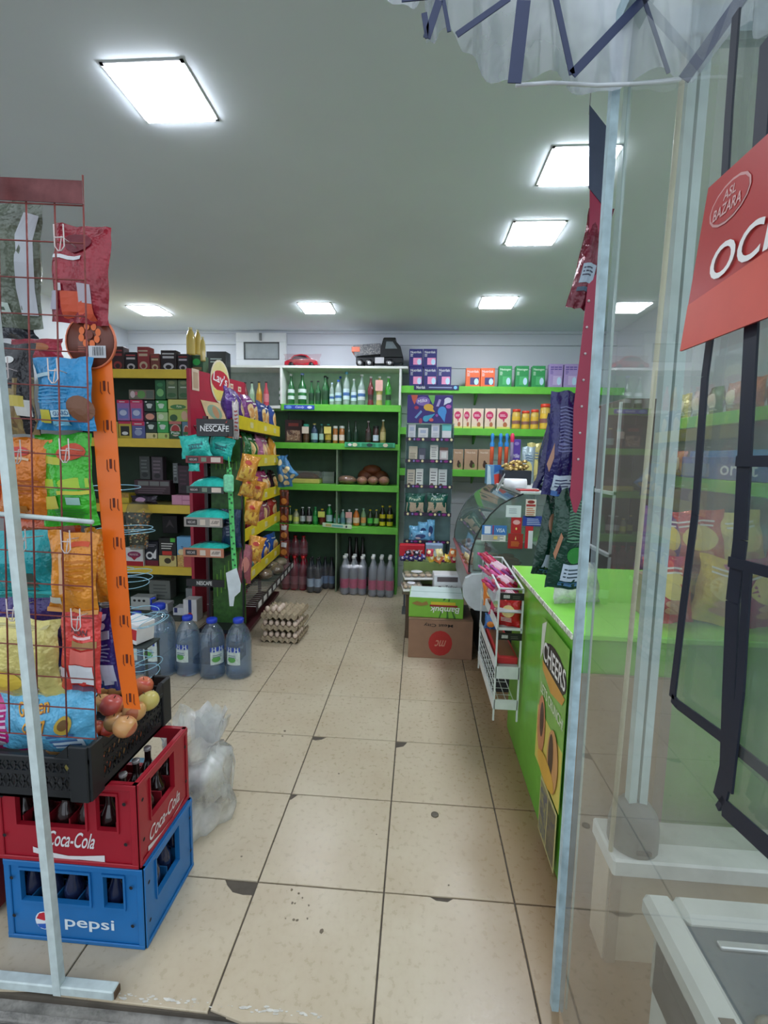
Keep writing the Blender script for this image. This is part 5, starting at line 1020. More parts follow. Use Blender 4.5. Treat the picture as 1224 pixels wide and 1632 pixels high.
# dark packs right of the stand, green ribbon
px_bag('blue_pouch', 'dark blue pouch hanging between the coffee stand and the crisps rack', (354, 812, 384, 872), 3.34, .05, (30, 50, 84), [('l', .3, .3, .5, .8, 6, (120, 130, 150))])
o = thing('green_ribbon', 'long bright green lacing ribbon hanging in front of the coffee stand', 'ribbon', (0, 0, 0)); Y = 3.13
p = [at(*q, Y) for q in ((365, 745), (366, 765), (368, 800), (371, 860), (374, 908))]
mb = MB(); gm = mat((90, 200, 110), .35, vary=.2, scale=60, bump=.6); n = len(p)-1
mb.sheet(lambda u, v: (lambda i, f_: tuple(p[i].lerp(p[i+1], f_)+Vector(((u-.5)*.034, -.003*math.sin(u*math.pi), 0))))(min(n-1, int(v*n)), v*n-min(n-1, int(v*n))), 2, 16, gm)
for k in range(22):
    v = k/22; i = min(n-1, int(v*n)); c = p[i].lerp(p[i+1], v*n-i); mb.box(c.x-.012+.012*(k % 2), c.x+.0+.012*(k % 2), Y-.006, Y-.003, c.z-.012, c.z, mat((30, 90, 50), .5))
mb.build('ribbon', o)
q = at(366, 768, Y); MB().box(q.x-.035, q.x+.035, Y-.03, Y-.006, q.z-.07, q.z+.05, mat((120, 206, 160), .3, vary=.2, scale=50), .015).build('knot_bundle', o)
MB().tube([at(366, 745, Y), at(364, 728, Y+.05)], .004, gm, 5).build('hanger', o)
a, b = at(374, 905, Y-.01), at(366, 965, Y-.01); mb = MB(); pt = [at(*q, Y-.01) for q in ((360, 913), (377, 905), (384, 930), (383, 943), (374, 951), (372, 966), (366, 966), (364, 942))]
mb.prism([(v.x, v.z) for v in pt], Y-.012, Y-.010, mat((206, 216, 220), .5)); mb.build('paper_tag', o)

# ============================================================ CRISPS RACK
RA, RB = Vector((-1.325, 3.42, 0)), Vector((-1.432, 4.9, 0))       # front plane, near and far end
RD = RB-RA; RL = RD.length; RU = RD.normalized(); RN = Vector((RU.y, -RU.x, 0))
def rk(u, d, z): return RA+RU*(u*RL)+RN*d+Vector((0, 0, z))
def rz_at(py, px, u):
    q = rk(u, 0, 0); return at(px, py, q.y).z
rt = thing('crisps_rack', 'tall dark wire crisps rack with five yellow price strips facing the aisle', 'rack', (0, 0, 0))
dm = mat((74, 30, 34), .45, vary=.15)
def rbox(u0, u1, d0, d1, z0, z1, m, mb=None):
    mb = mb or MB(); c = [rk(u0, d0, 0), rk(u1, d0, 0), rk(u1, d1, 0), rk(u0, d1, 0)]
    vs = [(p.x, p.y, z0) for p in c]+[(p.x, p.y, z1) for p in c]
    return mb.add(vs, [(3, 2, 1, 0), (4, 5, 6, 7), (0, 1, 5, 4), (1, 2, 6, 5), (2, 3, 7, 6), (3, 0, 4, 7)], m)
for u in (.0, .98): rbox(u, u+.02, -.24, -.21, 0, 1.78, dm).build('post', rt)
rbox(.04, .065, -.04, .0, .03, .6, dm).build('front_post', rt)
rbox(.02, .98, -.25, -.24, .2, 1.76, mat((48, 34, 34), .6)).build('back_panel', rt)
rbox(0, 1, -.24, -.02, .03, .06, dm).build('base', rt)
strips = [(1.795, 1.685, 1.795, 1.69)]
SZ = [(662, 682), (None, None), (None, None), (None, None), (921, 942)]
yl = mat((232, 206, 40), .35, vary=.06)
zn = [rz_at(672, 381, .03), None, None, None, rz_at(931, 385, .03)]
zs = [zn[0], 1.46, 1.15, .88, zn[4]]
for k, z in enumerate(zs):
    rbox(.015, .985, -.006, .0, z-.05, z+.05, yl).build('price_strip', rt)
    mb = MB()
    for u in (.25, .55, .8): rbox(u, u+.06, 0, .002, z-.025, z+.02, mat((226, 214, 150), .4), mb)
    mb.build('price_card', rt)
    rbox(.01, .99, -.235, -.01, z-.052, z-.045, dm).build('rack_shelf', rt)
zb5 = .40
mb = MB()
for k in range(30): mb.tube([rk(k/29, -.24, zb5-.02), rk(k/29, .13, zb5-.03)], .0025, mat((150, 150, 146), .4), 4)
mb.build('wire_shelf', rt)['kind'] = 'stuff'
rbox(-.0, 1., .13, .136, zb5-.07, zb5+.0, mat((40, 30, 32), .5)).build('basket_edge', rt)
mb = MB()
for k in range(9): rbox(.03+.11*k, .09+.11*k, .136, .139, zb5-.055, zb5-.015, mat((200, 200, 196), .4), mb)
mb.build('price_card', rt)
random.seed(21)
RZ = math.atan2(RU.y, RU.x)      # front of goods faces the aisle
cols = [[((84, 40, 130), 'purple'), ((120, 46, 120), 'violet'), ((40, 54, 120), 'navy blue'), ((50, 70, 140), 'dark blue')],
        [((206, 80, 50), 'orange red'), ((30, 110, 50), 'green'), ((190, 110, 150), 'pink'), ((222, 150, 50), 'orange')],
        [((222, 160, 60), 'amber'), ((214, 140, 70), 'tan orange'), ((170, 60, 110), 'magenta'), ((60, 30, 40), 'dark brown')],
        [((190, 70, 50), 'brick red'), ((150, 60, 70), 'wine red'), ((170, 90, 110), 'dusty pink'), ((176, 50, 44), 'red')],
        [((200, 150, 60), 'golden'), ((90, 130, 130), 'grey green'), ((40, 80, 180), 'blue'), ((50, 96, 190), 'bright blue')]]
rows = ['top', 'second', 'third', 'fourth', 'fifth']
for r in range(5):
    for k in range(7):
        c, nm = cols[r][min(3, k*4//7)]; u = .07+.88*k/6.3; z = zs[r]-.04+(.02 if r == 0 else 0)
        pos = rk(u, -.06-.02*(k % 2), z); h = (.27 if r < 2 else .25) if r != 4 else .22
        bag('crisps_bag', '%s crisps bag %s, %s row of the yellow-striped rack' % (nm, ('nearest', 'second nearest', 'third nearest', 'in the middle', 'third farthest', 'second farthest', 'farthest')[k], rows[r]), 'crisps', tuple(pos), .22, h, .10,
            c, [('e', .5, .48, .28, .24, (236, 204, 150)), ('e', .5, .45, .16, .15, (222, 160, 90)), ('t', 'Pan', .5, .8, .5, .1, .2, 0, (240, 236, 230)) if False else ('l', .25, .76, .75, .86, 1, (240, 236, 230)), ('r', .1, .05, .9, .16, (190, 50, 40))], (-.08, .08*math.sin(k*3+r), RZ+.15*math.sin(k*2.3+r)), 'crisps bags on the yellow-striped rack')
# golden bags hung over the near end of the strips
for k, (x0, y0, x1, y1) in enumerate(((377, 724, 404, 768), (380, 756, 402, 792), (384, 796, 408, 836), (390, 854, 414, 894), (396, 766, 416, 800))):
    px_bag('hanging_crisps_bag', 'golden crisps bag hung on the near end of the rack, %s' % ('topmost', 'second from the top', 'third from the top', 'lowest', 'pressed behind the second one')[k], (x0, y0, x1, y1), 3.36+.03*k, .07, (206, 140, 50), [('r', .08, .1, .92, .55, photo((214, 150, 60), (230, 190, 90), (150, 60, 40), 9)), ('e', .5, .36, .22, .16, (230, 186, 80)), ('e', .42, .7, .2, .08, (190, 60, 40))], 'golden crisps bags', tilt=.25, yaw=.5)
px_bag('hanging_crisps_bag', 'pinkish crisps bag hanging below the golden ones at the near end', (378, 868, 398, 930), 3.4, .06, (150, 80, 90), [('e', .5, .5, .3, .2, (200, 130, 120))], tilt=.1, yaw=.4)
px_bag('hanging_crisps_bag', 'tall pale wrapper hanging on the near end beside the top purple bags', (371, 640, 381, 700), 3.38, .04, (190, 180, 180), [('l', .2, .2, .8, .8, 6, (150, 60, 60))], tilt=0, yaw=.6)
for k, (r, c) in enumerate((((444, 726, 466, 776), (60, 120, 170)), ((456, 732, 478, 764), (70, 130, 176)))):
    px_bag('patterned_bag', 'blue bag with cream patches hanging off the far end of the crisps rack, %s' % ('lower left', 'upper right')[k], r, 4.7, .1, c, [('e', .3, .3, .2, .13, (222, 206, 160)), ('e', .7, .55, .2, .13, (222, 206, 160)), ('e', .3, .78, .18, .1, (222, 206, 160)), ('e', .65, .12, .2, .08, (222, 206, 160))], tilt=(-.1, -.7)[k], pinch=.4)
for k in range(4):
    px_bag('nut_packet', 'small brown nut packet on the strip at the far end of the rack, %s' % ('topmost', 'second', 'third', 'lowest')[k], (446, 781+27*k, 460, 806+27*k), 4.72, .03, (120, 50, 34), [('e', .5, .3, .35, .2, (206, 130, 60)), ('r', .2, .62, .8, .9, (206, 206, 206) if k > 1 else (70, 30, 24))], 'brown nut packets')
for k, (u, d, c) in enumerate(((.78, -.02, (176, 150, 110)), (.9, .03, (196, 176, 140)), (.55, .0, (150, 110, 60)), (.68, .06, (120, 90, 50)))):
    p = rk(u, d, zb5-.02); o = thing('nut_bag', 'bag of nuts on the lower wire shelf of the rack, %s' % ('second from the far end', 'at the far end', 'nearest', 'golden one in the middle')[k], 'nuts', tuple(p), (0, 0, RZ), 'nut bags on the wire shelf')
    mb = MB(); mb.ball((0, 0, .035), .5, photo(c, tuple(int(v*.6) for v in c), tuple(min(255, int(v*1.25)) for v in c), 50), 12, (.19, .13, .08)); mb.build('nuts', o); mb = MB(); mb.ball((0, 0, .04), .5, clear((226, 222, 214), .12, .1), 10, (.22, .16, .09)); mb.build('clear_bag', o)

# ============================================================ EGG TRAYS
pulp = mat((166, 150, 124), .9, vary=.15, scale=40, bump=.5)
def egg_tray(loc, rz, label, eggs, first=[None]):
    o = thing('egg_tray', label, 'egg tray', loc, rz, 'stack of cardboard egg trays')
    n = 6; s = .30
    def f(u, v): # waffle surface
        return ((u-.5)*s, (v-.5)*s, .026+.010*math.cos(u*n*2*math.pi)+.010*math.cos(v*n*2*math.pi))
    if first[0] is None:
        mb = MB(); mb.sheet(f, 36, 36, pulp)
        mb.sheet(lambda u, v: ((u-.5)*s*.98, (v-.5)*s*.98, f(u, v)[2]-.010), 18, 18, pulp)
        for a in range(4):
            R = Matrix.Rotation(a*math.pi/2, 4, 'Z')
            mb.sheet(lambda u, v: ((u-.5)*s, -s/2-.004*(1-v)*(1+math.cos(u*n*2*math.pi)), .002+(.032+.009*math.cos(u*n*2*math.pi))*v+(1-v)*.012*(1+math.cos(u*n*2*math.pi))), 36, 2, pulp, T=R)
        first[0] = mb.build('waffle_tray', o)
    else: w = first[0].copy(); COL.objects.link(w); w.parent = o
    return o
def tray_stack():
    A, B = at(404, 1027, 3.62), at(474, 1027, 3.62); cx = (A.x+B.x)/2+.03; cy = 3.80; rz = -.05
    em = mat((222, 200, 182), .45, vary=.05); egg0 = None; z = 0.; zs_ = []
    for tier in range(3):
        for q in range(2):
            egg_tray((cx+.004*((tier*3+q) % 3), cy+.003*q, z), rz, ('%s egg tray of the %s pair in the stack on the floor' % (('lower', 'upper')[q], ('bottom', 'middle', 'top')[tier])), None); z += .014 if q < 1 else .0
        zs_.append(z); z += .082 if tier < 2 else 0
        ctr = [(-2.5+i, -2.5) for i in range(6)] if tier < 2 else [(-1.5, -1.5), (-.5, -.5), (-1.5, -.5), (-.5, -1.5), (-2.5, -1.5), (-.5, .5)]
        if tier < 2: ctr += [(2.5, -1.5), (2.5, -.5), (2.5, .5)]
        for ex, ey in ctr:
            X, Yq = ex*.05, ey*.05; c, s_ = math.cos(rz), math.sin(rz)
            loc = (cx+X*c-Yq*s_, cy+X*s_+Yq*c, z-(.082 if tier < 2 else 0)+.048)
            lab = 'pale egg in the left corner cluster on the top tray' if tier == 2 else 'pale egg peeping out between the stacked trays'
            if egg0 is None:
                mb = MB(); mb.ball((0, 0, 0), .021, em, 12, (1, 1, 1.28)); egg0 = tag(mb.build('egg', None, loc), lab, 'egg', 'eggs in the trays')
            else:
                e = egg0.copy(); COL.objects.link(e); e.location = loc; e['label'] = lab
tray_stack()

# ============================================================ WATER BOTTLES ON THE FLOOR
wj = clear((206, 226, 244), .08, .04, 1.7); lblm = (200, 214, 214)
for x0, x1, y0, yb, lab in ((231, 281, 962, 1080, 'largest bluish water jug, left of the three smaller ones'), (282, 320, 981, 1079, 'water bottle with a blue cap, second from the left in the floor row'), (319.5, 359.5, 985, 1083, 'water bottle with its label turned to the right, third in the floor row'), (361, 401.5, 985, 1083, 'water bottle at the right end of the floor row, label facing front'), (205, 238, 975, 1078, 'water bottle behind the orange strip, at the left end of the floor row')):
    g = atz((x0+x1)/2, yb-8); Y = g.y+.0; a = at(x0, yb-10, Y); b = at(x1, yb-10, Y); r = (b.x-a.x)/2*.97; h = at((x0+x1)/2, y0, Y).z
    o = bottle('water_bottle', lab, ((a.x+b.x)/2, Y, 0), h, r, wj, mat((30, 60, 180), .35), None, 'jug', 'big water bottles on the floor', n=22)
    MB().lathe([(0, .012), (.93*r, .014), (.93*r, .57*h), (.8*r, .7*h), (0, .72*h)], clear((190, 214, 236), .05, .1, 1.33), 16).build('water', o)
    a0 = -math.pi/2-.1+(.9 if 'third' in lab else 0); mb = MB()
    f = lambda u, v, o_: ((r*1.012+o_)*math.cos(a0-.55+1.1*u), (r*1.012+o_)*math.sin(a0-.55+1.1*u), h*(.26+.3*v))
    mb.sheet(lambda u, v: f(u, v, 0), 6, 4, mat((196, 210, 206), .4, vary=.15, scale=50)); decals(mb, [('r', 0, .72, 1, 1, (40, 70, 160)), ('p', [(.0, .72), (.25, .9), (.5, .72), (.75, .92), (1, .72)], (220, 228, 232)), ('e', .4, .3, .3, .16, (90, 160, 80)), ('l', .15, .4, .8, .6, 2, (100, 120, 140))], f); mb.build('paper_label', o)
    if 'largest' in lab: MB().tube([(-.05, 0, h*.97), (-.05, 0, h*1.06), (-.02, 0, h*1.08)], .008, mat((30, 60, 180), .35), 6).build('handle', o)

# ============================================================ CRATES
def crate(name, label, x0, x1, y0, y1, z0, h, c, front, side, holesF, holesS):
    """rectangular bottle crate; holes are (u0, u1, v0, v1) in each wall"""
    o = thing(name, label, 'crate', ((x0+x1)/2, (y0+y1)/2, z0)); w, d = x1-x0, y1-y0; m = mat(c, .42, vary=.08, scale=8); th_ = .012
    def wall(L, holes, T, nm):
        mb = MB(); us = sorted({0, 1, *[q for hh in holes for q in hh[:2]]}); vs = sorted({0, 1, *[q for hh in holes for q in hh[2:]]})
        for i in range(len(us)-1):
            for j in range(len(vs)-1):
                cu, cv = (us[i]+us[i+1])/2, (vs[j]+vs[j+1])/2
                if any(a < cu < b and c_ < cv < e for a, b, c_, e in holes): continue
                mb.box((us[i]-.5)*L, (us[i+1]-.5)*L, 0, th_, vs[j]*h, vs[j+1]*h, m, 0, T)
        for a, b, c_, e in holes:     # moulded rims round the hand holes
            for q in ((a-.012, b+.012, c_-.03, c_), (a-.012, b+.012, e, e+.03), (a-.014, a, c_, e), (b, b+.014, c_, e)):
                mb.box((q[0]-.5)*L, (q[1]-.5)*L, -.005, 0, q[2]*h, min(.99, q[3])*h, m, 0, T)
        for u in (.0, .955): mb.box((u-.5)*L, (u+.045-.5)*L, -.005, 0, 0, h, m, .003, T)
        mb.box(-.5*L, .5*L, -.006, 0, .93*h, h, m, .002, T); mb.box(-.5*L, .5*L, -.006, 0, 0, .05*h, m, .002, T)
        return mb.build(nm, o)
    I = Matrix.Translation
    wf = wall(w, holesF, I((0, -d/2, 0)), 'front_wall'); wall(w, holesF, I((0, d/2, 0)) @ Matrix.Rotation(math.pi, 4, 'Z'), 'back_wall')
    ws = wall(d, holesS, I((w/2, 0, 0)) @ Matrix.Rotation(math.pi/2, 4, 'Z'), 'side_wall'); wall(d, holesS, I((-w/2, 0, 0)) @ Matrix.Rotation(-math.pi/2, 4, 'Z'), 'side_wall')
    MB().box(-w/2, w/2, -d/2, d/2, 0, .012, m).build('crate_floor', o)
    mb = MB(); md = mat(tuple(int(v*.8) for v in c), .5)
    for k in range(1, 6): mb.box(-w/2+w*k/6-.002, -w/2+w*k/6+.002, -d/2+th_, d/2-th_, .012, h*.5, md)
    for k in range(1, 4): mb.box(-w/2+th_, w/2-th_, -d/2+d*k/4-.002, -d/2+d*k/4+.002, .012, h*.5, md)
    mb.build('divider_grid', o)
    if front: decals(MB(), front, lambda u, v, q: ((u-.5)*w, -d/2-.0008-q, v*h), asp=w/h).build('front_lettering', o)
    if side: decals(MB(), side, lambda u, v, q: (w/2+.0008+q, (u-.5)*d, v*h), asp=d/h).build('side_lettering', o)
    mb = MB(); hk = mat((20, 20, 24), .8)
    for u, v in ((.06, .78), (.06, .3), (.92, .78), (.92, .3)):
        mb.lathe([(.006, 0), (0, -.0002)], hk, 8, I(((u-.5)*w, -d/2-.0068, v*h)) @ Matrix.Rotation(math.pi/2, 4, 'X')); mb.lathe([(.006, 0), (0, .0002)], hk, 8, I((w/2+.0068, (u-.5)*d, v*h)) @ Matrix.Rotation(math.pi/2, 4, 'Y'))
    mb.build('rivet_holes', o)
    return o
cx1, cy0 = -.792, 1.25; cx0 = -1.235; cy1 = 1.555
zc1 = at(232, 1385, cy0).z; zc2 = at(225, 1252, cy0).z
HF = [(.12, .615, .50, .88), (.72, .86, .50, .88)]; HS = [(.22, .68, .42, .9)]
scr = [('t', 'pepsi', .60, .24, .36, .17, 0, 0, (220, 230, 236)), ('e', .27, .25, .065, .115, (226, 230, 236)), ('p', [(.214, .27), (.235, .335), (.27, .355), (.305, .335), (.325, .28), (.27, .25)], (190, 30, 50)), ('p', [(.216, .2), (.27, .21), (.325, .24), (.31, .17), (.27, .145), (.235, .16)], (30, 90, 180))]
crate('bottle_crate', 'blue plastic bottle crate standing on the floor under the red one', cx0, cx1, cy0, cy1, 0, zc1-.002, (26, 108, 172), scr, [], HF, HS)
coke = [('t', 'Coca-Cola', .53, .29, .34, .19, .28, 0, (226, 222, 222)), ('p', [(.25, .17), (.36, .12), (.5, .09), (.6, .10), (.76, .13), (.76, .05), (.58, .055), (.46, .04), (.36, .06), (.25, .10)], (226, 222, 222))]
cokes = [('t', 'Coca-Cola', .5, .22, .62, .16, .28, .0, (216, 206, 206)), ('p', [(.15, .12), (.4, .06), (.62, .05), (.9, .09), (.62, .015), (.4, .02), (.15, .06)], (216, 206, 206))]
crate('bottle_crate', 'red plastic bottle crate stacked on the blue one', cx0-.012, cx1-.01, cy0, cy1, zc1, zc2-zc1, (160, 22, 40), coke, cokes, [(.15, .64, .44, .86), (.72, .86, .44, .86)], HS)
carton('bottle_crate', 'edge of another red crate at the left border of the photograph, beside the stack', 'crate', (cx0-.30, 1.45, 0.02), .42, .3, .26, (110, 20, 28), [('r', .9, .0, 1, .1, (200, 190, 190))])
dkb, pb_ = mat((36, 18, 18), .12, coat=.5), mat((28, 36, 66), .15, coat=.5)
silver = mat((200, 196, 196), .3, .4)
def crate_bottles(z0, hgt, bm, lc, nm, pos, group, txt):
    proto = None; w, d = cx1-cx0, cy1-cy0; sh_ = -.011 if z0 else 0
    for i, j in pos:
        x, y = cx0+sh_+.012+(w-.024)*(i+.5)/6, cy0+.012+(d-.024)*(j+.5)/4
        lab = '%s bottle in the %s crate, %s' % (nm, 'red' if 'red' in group else 'blue', ('front row, %s from the left' % ('first', 'second', 'third', 'fourth', 'fifth', 'sixth')[i]) if j == 0 else ('right column, %s from the front' % ('', 'second', 'third', 'fourth')[j]) if i == 5 else ('inner place, row %s' % ('', 'two', 'three', 'four')[j]))
        if proto is None:
            proto = bottle('glass_bottle', lab, (x, y, z0+.013), hgt, .029, bm, silver, None, 'glass', group, n=12)
            mb = MB(); decals(mb, [('t', txt, .5, .5, .5, .6, .2, 0, (220, 214, 214))] if lc is None else [('e', .5, .5, .22, .4, (220, 224, 230)), ('e', .5, .62, .2, .2, (190, 40, 50)), ('e', .5, .36, .18, .16, (40, 80, 170))], lambda u, v, o: ((.0297+o)*math.sin((u-.5)*2.6), -(.0297+o)*math.cos((u-.5)*2.6), hgt*(.30+.16*v)), asp=2.); mb.build('paper_label', proto)
        else: clone(proto, (x, y, z0+.013), (0, 0, .7*math.sin(i*5+j*3)*(i != 2)), lab)
P1 = [(i, 0) for i in range(6)]+[(5, j) for j in (1, 2, 3)]
crate_bottles(0, .235, pb_, 1, 'dark blue labelled cola', P1, 'bottles in the blue crate', '')
crate_bottles(zc1, .205, dkb, None, 'dark brown cola', P1+[(4, 1), (4, 2), (4, 3)], 'bottles in the red crate', 'Cola')
# black fruit crate on top
def fruit_crate():
    z0 = zc2+.001; bk = mat((26, 28, 30), .5, vary=.1)
    o = thing('fruit_crate', 'black perforated plastic fruit crate holding apples on the red crate', 'crate', (0, 0, 0))
    x0, x1, y0, y1 = -1.36, -.885, 1.17, 1.60; h = .13; hc = .165
    pts = [at(q[0], q[1], q[2]) for q in ((150, 1262, 1.17),)]
    def wall(p, q, nm):     # lattice wall from p to q with raised corners
        mb = MB(); L = math.hypot(q[0]-p[0], q[1]-p[1]); dx_, dy_ = (q[0]-p[0])/L, (q[1]-p[1])/L
        T = Matrix(((dx_, -dy_, 0, p[0]), (dy_, dx_, 0, p[1]), (0, 0, 1, z0), (0, 0, 0, 1)))
        mb.box(0, L, 0, .006, 0, .03, bk, 0, T); mb.box(0, L, -.006, .010, h-.018, h, bk, .003, T); mb.box(0, L, 0, .006, .07, .082, bk, 0, T)
        n = int(L/.022)
        for k in range(n):
            a = L*k/n
            for lo, hi in ((.03, .07), (.082, h-.018)):
                mb.add([(a, 0, lo), (a+.006, 0, lo), (a+.026, 0, hi), (a+.02, 0, hi), (a, .004, lo), (a+.006, .004, lo), (a+.026, .004, hi), (a+.02, .004, hi)], [(0, 1, 2, 3), (7, 6, 5, 4), (1, 5, 6, 2), (0, 3, 7, 4)], bk, T=T)
                mb.add([(a+.02, 0, lo), (a+.026, 0, lo), (a+.006, 0, hi), (a, 0, hi), (a+.02, .004, lo), (a+.026, .004, lo), (a+.006, .004, hi), (a, .004, hi)], [(0, 1, 2, 3), (7, 6, 5, 4), (1, 5, 6, 2), (0, 3, 7, 4)], bk, T=T)
        for a0, a1 in ((0, .055), (L-.055, L)): mb.box(a0, a1, -.007, .007, 0, hc, bk, .003, T)
        mb.add([(.055, -.006, h), (.095, -.006, h), (.055, -.006, hc), (.055, .008, h), (.095, .008, h), (.055, .008, hc)], [(0, 1, 2), (5, 4, 3), (1, 4, 5, 2)], bk, T=T)
        mb.add([(L-.055, -.006, h), (L-.095, -.006, h), (L-.055, -.006, hc), (L-.055, .008, h), (L-.095, .008, h), (L-.055, .008, hc)], [(2, 1, 0), (3, 4, 5), (2, 5, 4, 1)], bk, T=T)
        w = mb.build(nm, o)
    wall((x0, y0), (x1, y0), 'front_wall'); wall((x1, y0), (x1, y1), 'side_wall'); wall((x1, y1), (x0, y1), 'back_wall'); wall((x0, y1), (x0, y0), 'side_wall')
    MB().box(x0, x1, y0, y1, z0, z0+.008, bk).build('crate_floor', o)
    return z0
zf = fruit_crate()
am = [photo((196, 70, 60), (206, 120, 80), (190, 90, 60), 3, .3), photo((206, 190, 110), (196, 180, 100), (214, 140, 90), 3, .3), photo((190, 110, 70), (206, 160, 100), (176, 80, 60), 3, .3), photo((176, 60, 60), (200, 90, 76), (210, 140, 90), 3, .3)]
for k, (px, py, r, Y, mi, lab) in enumerate(((178, 1124, .036, 1.36, 3, 'large red apple, left of the orange strip in front'), (164, 1095, .030, 1.48, 2, 'brownish apple at the far left of the pile'), (185, 1096, .034, 1.5, 2, 'orange-brown apple behind the large red one'), (228, 1093, .034, 1.52, 0, 'red apple at the top right of the pile by the crate wall'),
        (236, 1117, .035, 1.42, 1, 'pale yellow apple right of the orange strip'), (214, 1133, .035, 1.36, 2, 'orange brown apple under the foot of the orange strip'), (199, 1158, .034, 1.28, 2, 'lowest yellow brown apple in front of the pile'), (183, 1150, .032, 1.34, 2, 'shaded brown apple under the large red one'),
        (210, 1100, .033, 1.54, 2, 'apple half hidden behind the orange strip'), (163, 1120, .028, 1.36, 2, 'small dark apple left of the large red one'))):
    c = at(px, py, Y); o = thing('apple', lab, 'apple', tuple(c), (.3*math.sin(k*2), .3*math.cos(k*3), k), 'apples in the black crate')
    mb = MB(); mb.ball((0, 0, 0), r, am[mi], 16, (1, 1, .92), .22); mb.build('apple_flesh', o); MB().tube([(0, 0, r*.62), (.004, 0, r*1.0)], .0015, mat((80, 56, 34), .7), 4).build('stem', o)
for k in range(6):
    c = (-1.0-.06*(k % 3), 1.35+.09*(k//3), zf+.042); o = thing('apple', 'apple low in the crate behind the snack bags, %s' % ('first', 'second', 'third', 'fourth', 'fifth', 'sixth')[k]+' from the right', 'apple', c, k, 'apples in the black crate')
    mb = MB(); mb.ball((0, 0, 0), .034, am[k % 4], 12, (1, 1, .92), .2); mb.build('apple_flesh', o)
for k in range(6):
    c = (-.93-.065*(k % 2), 1.27+.085*(k//2), zf+.036); o = thing('apple', 'apple in the bottom layer at the right of the black crate, %s pair, %s' % (('front', 'middle', 'rear')[k//2], ('right', 'left')[k % 2]), 'apple', c, k, 'apples in the black crate')
    mb = MB(); mb.ball((0, 0, 0), .034, am[k % 4], 12, (1, 1, .92), .2); mb.build('apple_flesh', o)

# clear plastic bag of white packets on the floor
pbm = clear((240, 242, 242), .46, .25, 1.4, 9)
A, B = atz(318, 1345), atz(368, 1250)
o = thing('plastic_bag', 'crumpled clear plastic bag knotted at the top, standing on the floor right of the crates', 'plastic bag', (-.885, 1.80, 0), (0, 0, -.25))
def pbf(u, v):
    a = 2*math.pi*u; z = .44*v; w = (1+.06*math.sin(3*v*3)) if v < .62 else (1-.55*math.sin((v-.62)/.12*math.pi/2) if v < .74 else .62+.9*(v-.74)*1.2)
    w = max(.42, w); wr = 1+.09*math.sin(5*a+7*v)+.06*math.sin(11*a-9*v)+.05*math.sin(23*a+5*v)
    return (.115*w*wr*math.cos(a)*(1+.15*math.cos(2*a)), .17*w*wr*math.sin(a), z*.92+.02*math.sin(3*a)*(v > .7)+.03*math.sin(7*a)*(v > .95))
MB().sheet(pbf, 48, 22, pbm).build('bag_skin', o)
mb = MB()
for k, (x, y, z, s) in enumerate(((-.03, -.06, .0, .12), (-.03, .08, .0, .12), (.03, .0, .14, .11))):
    mb.box(x-s/2, x+s/2, y-s/2, y+s/2, z+.004, z+.13, mat((214, 204, 184), .6), .01)
mb.build('packets', o)['kind'] = 'stuff'
for k in range(5):
    s_ = k
    MB().sheet(lambda u, v: (.06*math.cos(k*1.3)+.10*(u-.5)*math.cos(k), -.02+.08*math.sin(k*1.7)+.12*(u-.5)*math.sin(k), .30+.13*v+.02*math.sin(9*u+k)+.01*math.sin(13*v)), 8, 8, pbm).build('film_fold', o)
o = thing('floor_cap', 'small dark round cap lying alone on a floor tile', 'cap', tuple(atz(693, 1299)))
MB().lathe([(.016, 0), (.016, .004), (.012, .005), (0, .005)], mat((96, 88, 74), .5), 14).build('cap_disc', o)

# ============================================================ WHITE FRAME POLE AND WIRE GRID WITH HANGING BAGS
wp = mat((198, 210, 208), .45, vary=.12, scale=30)
t = struct(thing('window_2', 'x', 'x')); del t['label'], t['category']
Y = 1.115; a, b = at(95, 1580, Y), at(2, 640, Y)
d = (b-a)/(b.z-a.z)
def lean(mb, base, w, dp, z0, z1, m): # slightly leaning square post
    p0, p1 = base+d*(z0-base.z), base+d*(z1-base.z); v = [(p0.x-w/2, p0.y-dp/2, z0), (p0.x+w/2, p0.y-dp/2, z0), (p0.x+w/2, p0.y+dp/2, z0), (p0.x-w/2, p0.y+dp/2, z0), (p1.x-w/2, p1.y-dp/2, z1), (p1.x+w/2, p1.y-dp/2, z1), (p1.x+w/2, p1.y+dp/2, z1), (p1.x-w/2, p1.y+dp/2, z1)]
    return mb.add(v, [(3, 2, 1, 0), (4, 5, 6, 7), (0, 1, 5, 4), (1, 2, 6, 5), (2, 3, 7, 6), (3, 0, 4, 7)], m)
lean(MB(), a, .022, .022, .0, 2.4, wp).build('frame_post', t)
a1, b1 = at(-60, 1563, 1.12), at(186, 1590, 1.12); MB().box(-2.2, b1.x, 1.105, 1.135, .0, .028, wp, .003).build('bottom_rail', t)
MB().box(b1.x-.0, b1.x+.004, 1.108, 1.132, .003, .024, mat((90, 70, 50), .8)).build('rusty_end', t)
MB().box(-2.2, -.985, 1.13, 1.134, .02, 2.4, clear((206, 220, 216), .03, .03)).build('glass_pane', t) if False else None
GY = 1.165
def gp(px, py): return at(px, py, GY)
grid = thing('wire_grid', 'rusty red wire grid panel with bags hooked on it at the left of the entrance', 'wire grid', (0, 0, 0)); gm = mat((126, 56, 50), .6, vary=.2, scale=60)
TL, TR, BL, BR = gp(-48, 320), gp(133, 328), gp(-30, 1165), gp(153, 1178)
def g2(u, v): return (TL*(1-u)+TR*u)*(1-v)+(BL*(1-u)+BR*u)*v
for k in range(5): MB().tube([g2(k/4, -.05 if k == 4 else -.02), g2(k/4, 1)], .0022, gm, 6).build('wire', grid)
